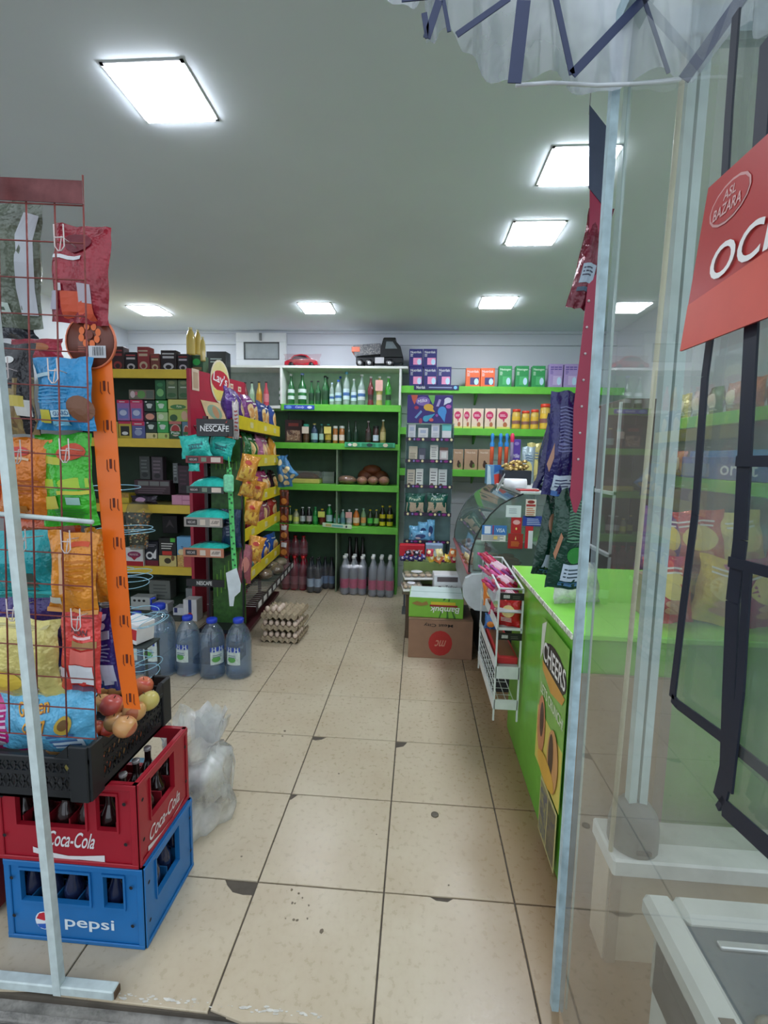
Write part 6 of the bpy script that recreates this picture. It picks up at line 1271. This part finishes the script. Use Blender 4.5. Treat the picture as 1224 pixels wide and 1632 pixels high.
for k in range(17): MB().tube([g2(0, k/16), g2(1, k/16)], .0018, gm, 6).build('wire', grid)
mb = MB(); p = [gp(-40, 282), gp(133, 290), gp(135, 327), gp(-40, 318)]
mb.prism([(q.x, q.z) for q in p], GY-.006, GY-.003, clear((120, 44, 44), .85, .5, 1.2, 12)); mb.build('film_strip', grid, label='translucent dark red film strip along the top')
q0, q1 = at(-10, 818, 1.13), at(148, 832, 1.13); MB().tube([q0, q1], .006, wp, 8).build('white_bar', grid, label='white painted cross bar')
def hook(px, py, nm='hook'):
    c = gp(px, py); mb = MB(); w = .012
    mb.tube([c+Vector((-w, -.012, .03)), c+Vector((-w, -.012, -.02)), c+Vector((-w*.4, -.012, -.03)), c+Vector((w*.4, -.012, -.03)), c+Vector((w, -.012, -.02)), c+Vector((w, -.012, .03))], .0016, mat((214, 200, 196), .4), 5)
    mb.tube([c+Vector((-w, -.012, 0)), c+Vector((w, -.012, 0))], .0016, mat((214, 200, 196), .4), 5); mb.tube([c+Vector((0, -.012, -.03)), c+Vector((0, -.004, .005)), c+Vector((0, .06, .0))], .0016, mat((214, 200, 196), .4), 5)
    mb.build('price_hook', grid)
for px, py in ((100, 382), (90, 592), (32, 720), (108, 718), (110, 862), (126, 985), (40, 860), (12, 590), (24, 970)): hook(px, py)
BYg = GY+.05
def gbag(lab, r, c, prints, t_=.045, dy=0., tilt=0., yaw=0., name='snack_bag', **k):
    return px_bag(name, lab, 'snack', r, BYg+dy, t_, c, prints, 'bags hanging on the wire grid', tilt, yaw, **k)
gw = (222, 222, 218)
gbag('big olive grey pouch with silver edge at the top left of the wire grid', (-40, 322, 66, 522), (96, 104, 88), [('r', .78, .1, .97, .9, (190, 194, 200)), ('r', .36, .10, .66, .18, (186, 200, 190)), ('l', .38, .11, .64, .17, 1, (60, 80, 60)), ('e', .2, .93, .2, .04, (150, 160, 180))], .09, .03, .06)
gbag('dark silver pouch peeping out under the olive grey one', (-30, 500, 56, 540), (60, 62, 70), [('r', .2, .5, .8, .7, (130, 136, 150))], .04, .06)
gbag('dark red sausage-snack pouch with a white band near the top right corner of the grid', (84, 360, 172, 516), (150, 34, 50), [('r', .1, .62, .64, .66, (220, 220, 222)), ('r', .25, .04, .8, .3, (216, 90, 60)), ('r', .55, .2, .8, .38, (190, 180, 190)), ('r', .02, .12, .2, .3, (180, 176, 190)), ('e', .5, .8, .25, .1, (110, 30, 44)), ('r', .2, .3, .28, .37, (214, 206, 210))], .06, .02, .08)
gbag('black pouch with white floral marks and a brown nut picture left of the blue bag', (-20, 548, 60, 692), (32, 30, 34), [('r', 0, .0, 1, .62, photo((110, 80, 50), (150, 130, 80), (60, 44, 30), 14)), ('e', .66, .82, .09, .04, gw), ('e', .3, .82, .09, .04, gw), ('r', .4, .66, .5, .9, (200, 200, 196)), ('r', .74, .2, .98, .38, (206, 204, 196)), ('r', .6, .3, .9, .42, (200, 180, 80))], .05, .0)
gbag('bright pink-red packs showing behind the top of the black pouch', (20, 540, 100, 572), (200, 70, 90), [('e', .3, .4, .15, .2, (230, 200, 200)), ('e', .7, .5, .15, .2, (226, 150, 110))], .05, .12)
gbag('bright blue snack bag with a yellow and white label left of the orange strip', (64, 570, 150, 686), (36, 136, 190), [('e', .84, .3, .2, .18, (120, 76, 50)), ('r', .1, .10, .28, .28, (200, 190, 60)), ('r', .3, .18, .66, .27, (190, 220, 230)), ('t', 'GUARD', .5, .225, .3, .06, 0, 0, (40, 100, 150)), ('r', .32, .06, .62, .15, (120, 190, 220)), ('l', .1, .36, .7, .6, 5, (60, 150, 200)), ('r', .06, .72, .36, .77, (170, 200, 210))], .05, .0)
gbag('amber orange foil bag at the left, beside the green bag', (2, 698, 84, 824), (214, 120, 30), [('e', .45, .82, .22, .06, (200, 50, 34)), ('l', .2, .3, .9, .5, 4, (180, 90, 20)), ('r', .3, .08, .62, .16, (170, 110, 40)), ('r', .2, .72, .7, .75, (226, 190, 150))], .06, .01, .04)
gbag('green and yellow foil bag with a red stamp beside the orange strip', (76, 692, 156, 838), (60, 176, 40), [('r', .05, .68, .5, .76, (190, 190, 60)), ('r', .1, .42, .98, .52, (170, 200, 50)), ('r', .02, .2, .4, .34, (200, 190, 60)), ('e', .7, .8, .26, .09, (196, 70, 40)), ('r', .58, .24, .8, .32, (150, 190, 180)), ('l', .3, .1, .9, .2, 4, (40, 120, 40)), ('r', .45, .35, .98, .39, (206, 200, 60))], .06, .02, -.05)
gbag('orange red pack edge at the far left of the grid', (-30, 716, 8, 812), (206, 80, 40), [], .05, .05)
gbag('orange packs lying behind the white bar', (20, 826, 130, 850), (196, 90, 50), [('r', .8, .2, .95, .8, (200, 120, 120))], .04, .08)
gbag('large shiny turquoise bag at the left of the grid', (-24, 846, 92, 952), (20, 150, 156), [('r', .56, .2, .8, .4, (60, 70, 60)), ('l', .5, .1, .85, .3, 3, (60, 110, 100)), ('r', .0, .05, 1, .12, (60, 180, 180))], .07, .02, -.03)
gbag('orange bag with a long pale stripe right of the turquoise one', (82, 848, 154, 976), (220, 140, 40), [('r', .28, .1, .36, .9, (226, 180, 140)), ('r', .02, .12, .3, .2, (190, 190, 176)), ('r', .55, .84, .9, .9, (216, 80, 40)), ('l', .4, .3, .95, .7, 6, (200, 118, 26)), ('r', 0, 0, 1, .06, (226, 160, 90))], .05, -.01, .05)
gbag('second orange bag tucked behind the first, next to the orange strip', (140, 842, 178, 960), (220, 150, 40), [('e', .4, .85, .3, .1, (206, 180, 170)), ('e', .6, .4, .2, .1, (170, 100, 30))], .06, .08)
gbag('deep purple bag behind the cream one', (-10, 942, 108, 1060), (54, 30, 110), [('r', 0, .9, .16, 1, (196, 60, 80)), ('e', .75, .4, .2, .1, (120, 60, 110))], .05, .09)
gbag('pale cream and yellow bag low at the left of the grid', (-20, 986, 98, 1108), (214, 200, 120), [('r', .6, .12, .76, .34, (214, 204, 190)), ('l', .62, .05, .78, .18, 3, (120, 80, 90)), ('e', .3, .25, .3, .15, (222, 190, 70)), ('r', .2, .9, .9, .95, (196, 186, 130))], .08, .0)
gbag('coral red flat pack with a white panel and tan band', (98, 972, 160, 1100), (214, 66, 60), [('r', .3, .1, .88, .34, (216, 218, 222)), ('r', .0, .16, .24, .3, (206, 190, 196)), ('r', .36, .56, .95, .64, (170, 130, 80)), ('t', 'NON', .55, .76, .4, .07, -.1, -.1, (70, 40, 50)), ('r', .3, .0, .9, .07, (110, 70, 90)), ('l', .4, .66, .9, .74, 1, (236, 190, 190)), ('r', .34, .36, .92, .54, (226, 110, 100))], .035, -.005, .06)
gbag('navy pack with a white label band behind the coral one', (152, 968, 194, 1098), (50, 38, 110), [('r', .05, .06, .9, .34, (190, 194, 214)), ('r', .0, .64, 1, .74, (150, 150, 170)), ('l', .15, .38, .85, .6, 5, (130, 130, 170)), ('e', .5, .8, .15, .04, (200, 190, 210)), ('e', .5, .9, .15, .04, (190, 180, 210))], .05, .05)
gbag('white and grey carton top with print behind the orange strip', (160, 955, 200, 968), (190, 190, 190), [('l', .1, .2, .7, .9, 2, (90, 90, 90))], .04, .12)
# bags standing in the fruit crate
px_bag('corn_snack_bag', 'light blue puffed corn bag with orange lettering standing in the black crate', 'snack', (10, 1096, 156, 1196), 1.225, .08, (96, 176, 214), [('t', 'Golden', .42, .76, .32, .2, .1, .12, (150, 84, 40)), ('t', 'Golden', .415, .768, .32, .19, .1, .12, (226, 160, 40)), ('t', 'corn', .47, .5, .22, .18, .1, .08, (150, 84, 40)), ('t', 'corn', .465, .51, .22, .17, .1, .08, (226, 160, 40)), ('e', .75, .52, .08, .14, (190, 160, 60)), ('r', .62, .14, .9, .3, (196, 214, 226)), ('l', .6, .16, .9, .42, 3, (60, 100, 150)), ('e', .75, .53, .05, .08, (110, 80, 40))])
px_bag('pink_bag', 'magenta pink bag with white text blocks at the left end of the black crate', 'snack', (-30, 1100, 46, 1192), 1.25, .08, (190, 40, 120), [('l', .5, .3, .8, .8, 6, (206, 190, 210)), ('r', .4, .1, .75, .24, (206, 196, 210)), ('r', .0, .0, .3, .5, (50, 30, 60))])
# long orange hanging strip with round head
def hang_strip():
    Y = 1.245; o = thing('hanging_strip', 'long orange plastic hanging strip with slots and a round brown disc on top', 'hanging strip', (0, 0, 0)); om = mat((236, 110, 26), .3, vary=.04)
    ls = [(127, 470, 165, 478), (137, 560, 177, 560), (147, 660, 184, 660), (155, 760, 191, 758), (166, 880, 200, 878), (178, 1000, 209, 998), (190, 1080, 216, 1078), (198, 1128, 224, 1131)]
    L, R_ = [at(a_, b_, Y) for a_, b_, _, _ in ls], [at(c_, d_, Y) for _, _, c_, d_ in ls]; mb = MB()
    poly = [(p.x, p.z) for p in L]+[(p.x, p.z) for p in reversed(R_)]
    n = len(L); vs = [(p.x, Y-.001, p.z) for p in L]+[(p.x, Y-.001, p.z) for p in R_]+[(p.x, Y+.001, p.z) for p in L]+[(p.x, Y+.001, p.z) for p in R_]
    fs = []
    for k in range(n-1): fs += [(k, n+k, n+k+1, k+1), (2*n+k+1, 3*n+k+1, 3*n+k, 2*n+k), (k+1, 2*n+k+1, 2*n+k, k), (n+k, 3*n+k, 3*n+k+1, n+k+1)]
    mb.add(vs, fs, om); mb.build('strip', o)
    c = at(145, 545, Y-.004); r = at(187, 545, Y).x-c.x; Rm = Matrix.Translation(c) @ Matrix.Rotation(math.pi/2, 4, 'X')
    dk = MB().lathe([(0, -.002), (r*.95, -.002), (r*.95, .002), (0, .002)], mat((110, 54, 38), .35), 28, Rm).lathe([(r*.95, -.003), (r, -.003), (r, .003), (r*.95, .003)], mat((222, 120, 84), .35), 28, Rm)
    D = dk.build('round_head', o); mb = MB()
    decals(mb, [('e', .5+.17*math.cos(q*math.pi/4+.3), .62+.17*math.sin(q*math.pi/4+.3), .055, .07, (226, 110, 50)) for q in range(8)]+[('e', .5, .62, .08, .08, (120, 50, 30)), ('r', .48, .2, .82, .42, (200, 202, 206))]+[('r', .56+.03*q, .24, .568+.03*q+.006*(q % 2), .40, (40, 40, 44)) for q in range(8)]+[('l', .3, .3, .46, .42, 3, (150, 70, 50))], lambda u, v, q: (c.x+(u-.5)*2*r, c.y-.0025-q, c.z+(v-.5)*2*r)); mb.build('emblem_and_barcode', o)
    mb = MB(); sk = mat((90, 30, 14), .7)
    for k in range(9):
        y = 617+62*k; i = 0; cx = 166+.083*(y-600); q = at(cx, y, Y)
        for dx_ in (-.011, .010): mb.tube([(q.x+dx_, Y-.002, q.z+.014), (q.x+dx_, Y-.003, q.z-.012), (q.x+dx_+.004, Y-.003, q.z-.018)], .0011, sk, 4)
        mb.box(q.x-.004, q.x+.002, Y-.0025, Y-.0015, q.z-.01, q.z+.016, sk)
    mb.build('hook_slots', o)
hang_strip()
# pale blue wire hoops of a small spiral stand behind the strip
o = thing('wire_hoop_stand', 'stand of thin pale blue wire hoops half hidden behind the orange strip', 'wire stand', (0, 0, 0)); hm = mat((150, 200, 220), .3, .4); Y = 1.9
c0 = at(184, 777, Y+.1); c0.x += .05; MB().tube([(c0.x-.05, Y+.1, 0), (c0.x-.05, Y+.1, 1.38)], .006, hm, 8).build('pole', o); MB().lathe([(.12, 0), (.12, .012), (0, .016)], hm, 20, Matrix.Translation((c0.x-.05, Y+.1, 0))).build('base', o)
for k, (px, py, rx) in enumerate(((178, 777, 42), (196, 843, 44), (205, 848, 38), (212, 912, 24), (208, 920, 30), (204, 929, 28), (222, 978, 26), (234, 988, 24), (246, 990, 15), (218, 1048, 18), (236, 1058, 15), (228, 1072, 20))):
    c = at(px, py, Y); r = at(px+rx, py, Y).x-c.x
    MB().tube([(c.x+r*math.cos(q*math.pi/14), c.y+.09*math.sin(q*math.pi/14), c.z+.006*math.sin(q*math.pi/14+k)) for q in range(28)], .0016, hm, 5, True).tube([(c.x-r*.6, c.y+.07, c.z), (c0.x-.05, Y+.1, c.z)], .0016, hm, 4).build('wire_hoop', o)
px_box('milk_carton', 'white carton lying with a red stripe beside the water jugs', 'carton', (188, 992, 226, 1024), 2.4, .12, (222, 222, 222), [('r', 0, .22, 1, .75, (190, 30, 44))], rot=(0, .12, -.3)) 
q = at(207, 1024, 2.4); zq = q.z-.01
o = thing('small_stand', 'dark wire stool carrying the red-striped carton behind the fruit crate', 'stand', (q.x, 2.46, 0)); MB().box(-.1, .1, -.07, .07, zq-.02, zq-.008, mat((50, 60, 58), .5), .003).build('stool_top', o)
for x in (-.09, .09):
    for y in (-.06, .06): MB().box(x-.005, x+.005, y-.005, y+.005, 0, zq-.02, mat((50, 60, 58), .5)).build('leg', o)

# ============================================================ DOOR, PANE AND WINDOW ON THE RIGHT
SL = -.003; DX = .418; DY = 1.20
fp = mat((168, 190, 196), .45, vary=.22, scale=26)
def shear_box(mb, x0, x1, y0, y1, z0, z1, m, base=0.):  # a box leaning to the right with height, like the worn door frame
    f = lambda x, z: x+SL*(z-base)
    v = [(f(x0, z0), y0, z0), (f(x1, z0), y0, z0), (f(x1, z0), y1, z0), (f(x0, z0), y1, z0), (f(x0, z1), y0, z1), (f(x1, z1), y0, z1), (f(x1, z1), y1, z1), (f(x0, z1), y1, z1)]
    return mb.add(v, [(3, 2, 1, 0), (4, 5, 6, 7), (0, 1, 5, 4), (1, 2, 6, 5), (2, 3, 7, 6), (3, 0, 4, 7)], m)
dr = struct(thing('door_1', 'x', 'x')); del dr['label'], dr['category']
zt_ = 2.46; PX = .424
shear_box(MB(), DX-.009, DX+.009, DY-.012, DY+.010, -.15, zt_, fp).build('door_stile', dr)
shear_box(MB(), DX-.012, DX+.012, .18, .22, .0, zt_, fp).build('door_stile', dr)
shear_box(MB(), DX-.012, DX+.012, .2, DY, zt_-.02, zt_+.02, fp).build('top_rail', dr)

pane = clear((210, 214, 208), .13, .015, 1.62, 3)
MB().add([(PX, .2, .03), (PX, DY-.02, .03), (PX, DY-.02, zt_-.02), (PX, .2, zt_-.02)], [(0, 1, 2, 3)], pane).build('glass_pane', dr)
shear_box(MB(), DX+.030, DX+.034, DY-.004, DY+.002, -.1, zt_, mat((170, 186, 176), .3)).build('glass_edge', dr)
# fixed window wall right of the door
wl = struct(MB().box(.60, XR+.1, 1.345, 1.45, 0, .33, mat((188, 172, 146), .7, vary=.15, scale=5)).build('wall_front'))
MB().box(.592, XR+.1, 1.30, 1.47, .318, .372, mat((216, 220, 216), .4, vary=.1), .006).build('trim_1', None)
struct(COL.objects[-1])
MB().box(.605, .635, 1.335, 1.345, .0, .33, mat((150, 130, 104), .7)).build('corner_strip', wl)
w3 = struct(thing('window_3', 'x', 'x')); del w3['label'], w3['category']
pb0 = at(1008, 1250, 1.37); b0 = pb0.x-SL*1.2
for k in (0, .03): shear_box(MB(), b0-.012+k, b0+.010+k, 1.36, 1.39, .372, 2.6, mat((182, 202, 200), .4, vary=.12)).build('window_post', w3)
rb = at(974, 1330, 1.34); rb2 = at(1060, 440, 1.34)
MB().tube([(rb.x, 1.335, .372), (rb2.x, 1.335, 2.5)], .007, mat((206, 200, 168), .4), 8).build('cream_rod', w3)
MB().add([(b0+.06, 1.374, .372), (XR+.1, 1.374, .372), (XR+.1, 1.374, 2.6), (b0+.06, 1.374, 2.6)], [(0, 1, 2, 3)], clear((210, 214, 210), .10, .03, 1.5, 4)).build('glass_pane', w3)
MB().box(.60, XR+.1, 1.35, 1.40, 2.56, 2.62, fp).build('window_frame', w3)
o = thing('post_foot', 'grey rounded plastic foot cover at the bottom of the window post', 'cover', (pb0.x+.015, 1.375, .373))
MB().lathe([(.07, 0), (.07, .06), (.062, .10), (.04, .13), (0, .14)], mat((104, 108, 104), .5), 18).build('cover_shell', o); MB().box(-.02, .02, -.078, -.070, .02, .03, mat((60, 60, 60), .5)).build('slot', o)
# chest freezer outside by the pane
fx0, fy1, fz = .490, .947, .62
o = thing('chest_freezer', 'white chest freezer with a sliding glass top at the lower right, outside the window', 'freezer', (0, 0, 0)); wf_ = mat((196, 200, 194), .4, vary=.08, scale=6)
MB().box(fx0+.02, 1.1, -.25, fy1-.02, -.15, fz-.05, wf_, .02).build('freezer_body', o)
MB().box(fx0+.02, 1.08, -.23, fy1-.02, fz-.20, fz-.05, mat((150, 150, 140), .5), .01).build('side_band', o)
mb = MB()
for q in ((fx0, fx0+.06, -.27, fy1), (1.04, 1.1, -.27, fy1), (fx0+.06, 1.04, fy1-.06, fy1), (fx0+.06, 1.04, -.27, -.21)): mb.box(*q, fz-.05, fz, wf_, .012)
mb.build('rim', o)
MB().box(fx0+.06, 1.04, -.21, fy1-.06, fz-.022, fz-.016, clear((130, 150, 160), .35, .05, 1.6)).build('sliding_glass', o)
MB().box(fx0+.07, 1.03, -.2, fy1-.07, fz-.42, fz-.4, mat((70, 92, 104), .6, vary=.3, scale=10)).build('frozen_floor', o)
MB().box(fx0+.10, 1.0, fy1-.105, fy1-.09, fz-.016, fz-.008, mat((206, 210, 210), .25, .7), .002).build('slide_rail', o)
MB().box(fx0+.17, 1.0, .46, .475, fz-.016, fz-.006, mat((190, 206, 214), .25, .7), .002).build('slide_rail', o)
for k, (x, y) in enumerate(((fx0+.03, .70), (fx0+.034, .67))): MB().box(x-.012, x+.012, y-.014, y+.014, fz, fz+.002, mat((84, 76, 66), .7, vary=.3)).build('dark_stain', o)
MB().lathe([(.0, 0), (.026, 0), (.030, .008), (.022, .014), (.02, .006), (0, .006)], mat((120, 118, 104), .35, .3), 16, Matrix.Translation((fx0+.10, .70, fz-.012))).build('lock_ring', o)
# red sign on the pane (on the near side of the glass)
def on_pane(px, py, off=.0):
    # meet the leaning pane: x = DX + SL*z + off
    lo = None; d_ = RI*(px-612)/FPX - UP*(py-816)/FPX + FW
    t_ = (PX+off)/d_.x; return Vector((0, 0, HC))+d_*t_
A, B, Cc = on_pane(1085, 560, -.034), on_pane(1130, 300, -.034), on_pane(1224, 506, -.034)
o = thing('shop_sign', 'red sign with large white letters and an oval emblem fixed to the door pane', 'sign', (0, 0, 0))
U_ = (Cc-A)*1.75; V_ = B-A; nn = U_.cross(V_).normalized()
if nn.x > 0: nn = -nn
sg = lambda u, v, q: tuple(A+U_*u+V_*v+nn*(q+.001))
mb = MB(); mr_ = mat((176, 54, 52), .35, vary=.03)
mb.add([sg(0, 0, 0), sg(1, 0, 0), sg(1, 1, 0), sg(0, 1, 0), sg(0, 0, -.003), sg(1, 0, -.003), sg(1, 1, -.003), sg(0, 1, -.003)], [(0, 1, 2, 3), (7, 6, 5, 4), (0, 4, 5, 1), (2, 6, 7, 3), (1, 5, 6, 2), (0, 3, 7, 4)], mr_)
decals(mb, [('p', [(0, 0), (1, 0), (1, .42), (0, .30)], (206, 84, 68)), ('e', .19, .80, .13, .12, (206, 150, 146)), ('e', .19, .80, .12, .105, (176, 54, 52)), ('t', 'ASL', .19, .85, .08, .055, 0, 0, (216, 170, 166)), ('t', 'BAZARA', .19, .77, .18, .065, 0, 0, (216, 170, 166)),
    ('t', 'OCH', .38, .46, .46, .20, 0, 0, (236, 232, 228)), ('p', [(.5, .8), (.56, .88), (.58, .96), (.62, .9), (.70, .92), (.72, .82), (.66, .70), (.56, .70)], (206, 170, 160))], sg, asp=U_.length/V_.length); mb.build('sign_board', o)
# navy-edged clear plastic flaps beyond the pane
def vertstrap(pts, off, w, mb, m):
    ps = [on_pane(px, py, off) for px, py in pts]
    for a_, b_ in zip(ps[:-1], ps[1:]):
        t_ = (b_-a_).normalized(); s_ = Vector((0, t_.z, -t_.y)).normalized()*w/2
        mb.add([a_-s_, a_+s_, b_+s_, b_-s_, a_-s_+Vector((.003, 0, 0)), a_+s_+Vector((.003, 0, 0)), b_+s_+Vector((.003, 0, 0)), b_-s_+Vector((.003, 0, 0))], [(0, 1, 2, 3), (7, 6, 5, 4), (0, 4, 5, 1), (2, 6, 7, 3), (1, 5, 6, 2), (0, 3, 7, 4)], m)
    return ps
ny = mat((22, 28, 44), .5, vary=.1)
for k, (pts, off, w, lab) in enumerate(((((1172, 20), (1160, 180), (1146, 420), (1122, 600), (1106, 820), (1088, 960), (1080, 1030), (1070, 1112), (1078, 1122), (1150, 1175), (1224, 1235), (1300, 1300)), -.012, .015, 'clear plastic flap bound in navy tape, hanging nearer the door post'),
        (((1222, 60), (1204, 300), (1196, 520), (1178, 860), (1166, 960), (1160, 1110), (1156, 1230), (1145, 1275), (1150, 1285), (1224, 1352), (1300, 1420)), -.022, .024, 'second clear plastic flap with broader navy binding at the right border'))):
    o = thing('plastic_flap', lab, 'plastic curtain', (0, 0, 0)); mb = MB(); ps = vertstrap(pts, off, w, mb, ny); mb.build('navy_binding', o)
    mb = MB(); n = 7 if k == 0 else 7
    q2 = ps[:8] if k == 0 else ps[:8]
    vs = []; fs = []
    for p_ in q2: vs += [p_+Vector((.002, 0, 0)), Vector((p_.x+.002, .30, p_.z-(.0 if p_.z > .8 else .25)))]
    for i in range(len(q2)-1): fs.append((2*i, 2*i+1, 2*i+3, 2*i+2))
    mb.add(vs, fs, clear((214, 220, 216), .06, .1, 1.3, 6), True); mb.build('clear_sheet', o)
    if k == 1:
        for pt_ in (((1172, 735), (1224, 735), (1290, 735)), ((1160, 895), (1224, 912), (1290, 930)), ((1190, 905), (1178, 1100), (1160, 1260))): mb = MB(); vertstrap(pt_, off-.003, w*.55, mb, ny); mb.build('navy_tape', o)
# gathered plastic valance along the door top
o = thing('plastic_valance', 'gathered clear plastic valance with zigzag navy tape hanging along the top of the doorway', 'plastic curtain', (0, 0, 0)); VY = 1.16
bot = [(600, -30), (650, 0), (676, 20), (680, 62), (700, 40), (735, 92), (770, 100), (822, 136), (880, 132), (950, 136), (1010, 134), (1085, 126), (1120, 110), (1160, 60), (1200, 40), (1260, 30)]
def vf(u, v):
    s = u*(len(bot)-1); i = min(len(bot)-2, int(s)); f = s-i; px = bot[i][0]*(1-f)+bot[i+1][0]*f; py = bot[i][1]*(1-f)+bot[i+1][1]*f
    q = at(px, py, VY); return (q.x, VY+.03*math.sin(u*34)*(1-.4*v)+.012*math.sin(u*80+v*5), q.z*(1-v)+2.87*v)
MB().sheet(vf, 90, 10, clear((222, 226, 232), .42, .12, 1.5, 4)).build('clear_sheet', o)
mb = MB()
for (a_, b_, w) in (((835, 0), (820, 132), .014), ((700, 0), (680, 60), .008), ((676, 20), (682, 60), .006), ((640, -4), (700, -10), .008), ((880, -30), (912, 118), .006), ((912, 118), (1030, -6), .009), ((1024, -10), (1066, 116), .004), ((1090, 126), (1190, -14), .012), ((728, 55), (812, -4), .006), ((705, -10), (716, 50), .004)):
    p0, p1 = at(*a_, VY-.05), at(*b_, VY-.05); t_ = (p1-p0).normalized(); s_ = Vector((t_.z, 0, -t_.x))*w
    mb.add([p0-s_, p0+s_, p1+s_, p1-s_], [(0, 1, 2, 3)], mat((44, 54, 88), .5)); mb.add([p0-s_+Vector((0, .002, 0)), p0+s_+Vector((0, .002, 0)), p1+s_+Vector((0, .002, 0)), p1-s_+Vector((0, .002, 0))], [(3, 2, 1, 0)], mat((44, 54, 88), .5))
mb.build('navy_tape', o)
mb = MB(); p_ = [at(x, y, VY-.01) for x, y in ((822, 136), (880, 132), (950, 136), (1010, 134), (1085, 126))]
mb.tube(p_, .004, mat((226, 230, 234), .15), 6); mb.build('hem_highlight', o)  # bright tube stands in for the highlight along the valance's lower edge
struct(MB().box(-3.4, XR+.1, YF-.02, YF+.08, 2.78, 3.0, mat((170, 176, 180), .6)).build('wall_front_header'))
# crimson hanging strip and dark pouches inside the door post
o = thing('hanging_strip', 'long crimson plastic hanging strip just inside the right door post', 'hanging strip', (0, 0, 0)); Y = 1.50; cm_ = mat((150, 20, 58), .3, vary=.04)
ls = [((940, 300), (962, 310)), ((938, 440), (960, 440)), ((925, 560), (955, 560)), ((914, 650), (946, 650)), ((912, 740), (936, 740)), ((908, 790), (926, 796)), ((914, 815), (918, 818))]
L = [at(*a_, Y) for a_, _ in ls]; R_ = [at(*b_, Y) for _, b_ in ls]; n = len(L)
MB().add([(p.x, Y-.001, p.z) for p in L]+[(p.x, Y-.001, p.z) for p in R_]+[(p.x, Y+.001, p.z) for p in L]+[(p.x, Y+.001, p.z) for p in R_], [f for k in range(n-1) for f in ((k, n+k, n+k+1, k+1), (2*n+k+1, 3*n+k+1, 3*n+k, 2*n+k), (k+1, 2*n+k+1, 2*n+k, k), (n+k, 3*n+k, 3*n+k+1, n+k+1))], cm_).build('strip', o)
mb = MB()
for k in range(7):
    q = at(935-.045*(k*62-60), 480+42*k, Y); mb.ball((q.x, Y-.003, q.z), .004, mat((200, 190, 190), .3), 6)
mb.build('slot_studs', o)
q0, q1 = at(940, 170, Y), at(965, 250, Y); MB().prism([(at(*c_, Y).x, at(*c_, Y).z) for c_ in ((939, 168), (968, 205), (962, 330), (938, 300))], Y-.003, Y, mat((60, 70, 90), .5)).build('hanger_card', o); MB().tube([(q0.x, Y, q0.z-.02), (q0.x, Y, CH)], .0015, mat((150, 150, 150), .4), 5).build('hanging_wire', o)
def dpouch(lab, r, Y, c, prints, tilt=0., yaw=0., t_=.05): return px_bag('seed_pouch', lab, 'snack', r, Y, t_, c, prints, 'pouches hanging inside the door post', tilt, yaw)
W_ = (190, 206, 220)
dpouch('dark red pouch with a grey label at the top of the crimson strip', (903, 330, 938, 492), 1.515, (110, 24, 44), [('r', .2, .24, .8, .42, (160, 176, 190)), ('l', .25, .3, .75, .4, 3, (60, 60, 80)), ('r', .2, .16, .8, .2, (60, 80, 100))], .18)
dpouch('navy pouch turned edgeways behind the larger navy one', (846, 660, 885, 782), 1.60, (30, 30, 80), [('r', .2, .06, .7, .24, W_), ('l', .25, .1, .65, .2, 3, (70, 80, 110)), ('e', .6, .45, .12, .12, (150, 110, 90))], .2, .5)
dpouch('large navy pouch with white small print and a pale label', (864, 624, 911, 790), 1.55, (34, 32, 92), [('l', .3, .42, .92, .86, 14, (110, 114, 160)), ('r', .26, .05, .98, .2, W_), ('l', .34, .08, .9, .17, 3, (60, 70, 100)), ('p', [(.02, .3), (.16, .5), (.2, .36), (.1, .22)], (170, 130, 110)), ('r', .3, 0, .98, .05, (40, 90, 150))], .04)
dpouch('dark green pouch turned edgeways behind the larger green one', (843, 790, 885, 916), 1.60, (16, 54, 40), [('r', .3, .1, .9, .27, W_), ('e', .3, .66, .14, .12, (150, 110, 84)), ('e', .66, .42, .08, .05, (200, 214, 180)), ('r', .3, .03, .9, .07, (60, 110, 140))], .16, .3)
dpouch('large dark green pouch with small print and a pale label', (870, 772, 928, 938), 1.55, (14, 60, 44), [('l', .36, .46, .94, .86, 14, (90, 140, 110)), ('e', .64, .34, .24, .08, (40, 130, 50)), ('r', .34, .08, .96, .25, W_), ('l', .4, .11, .9, .22, 3, (60, 80, 90)), ('p', [(.05, .34), (.2, .56), (.26, .5), (.12, .28)], (170, 120, 90)), ('r', .3, .03, .96, .07, (60, 110, 150))], .04)
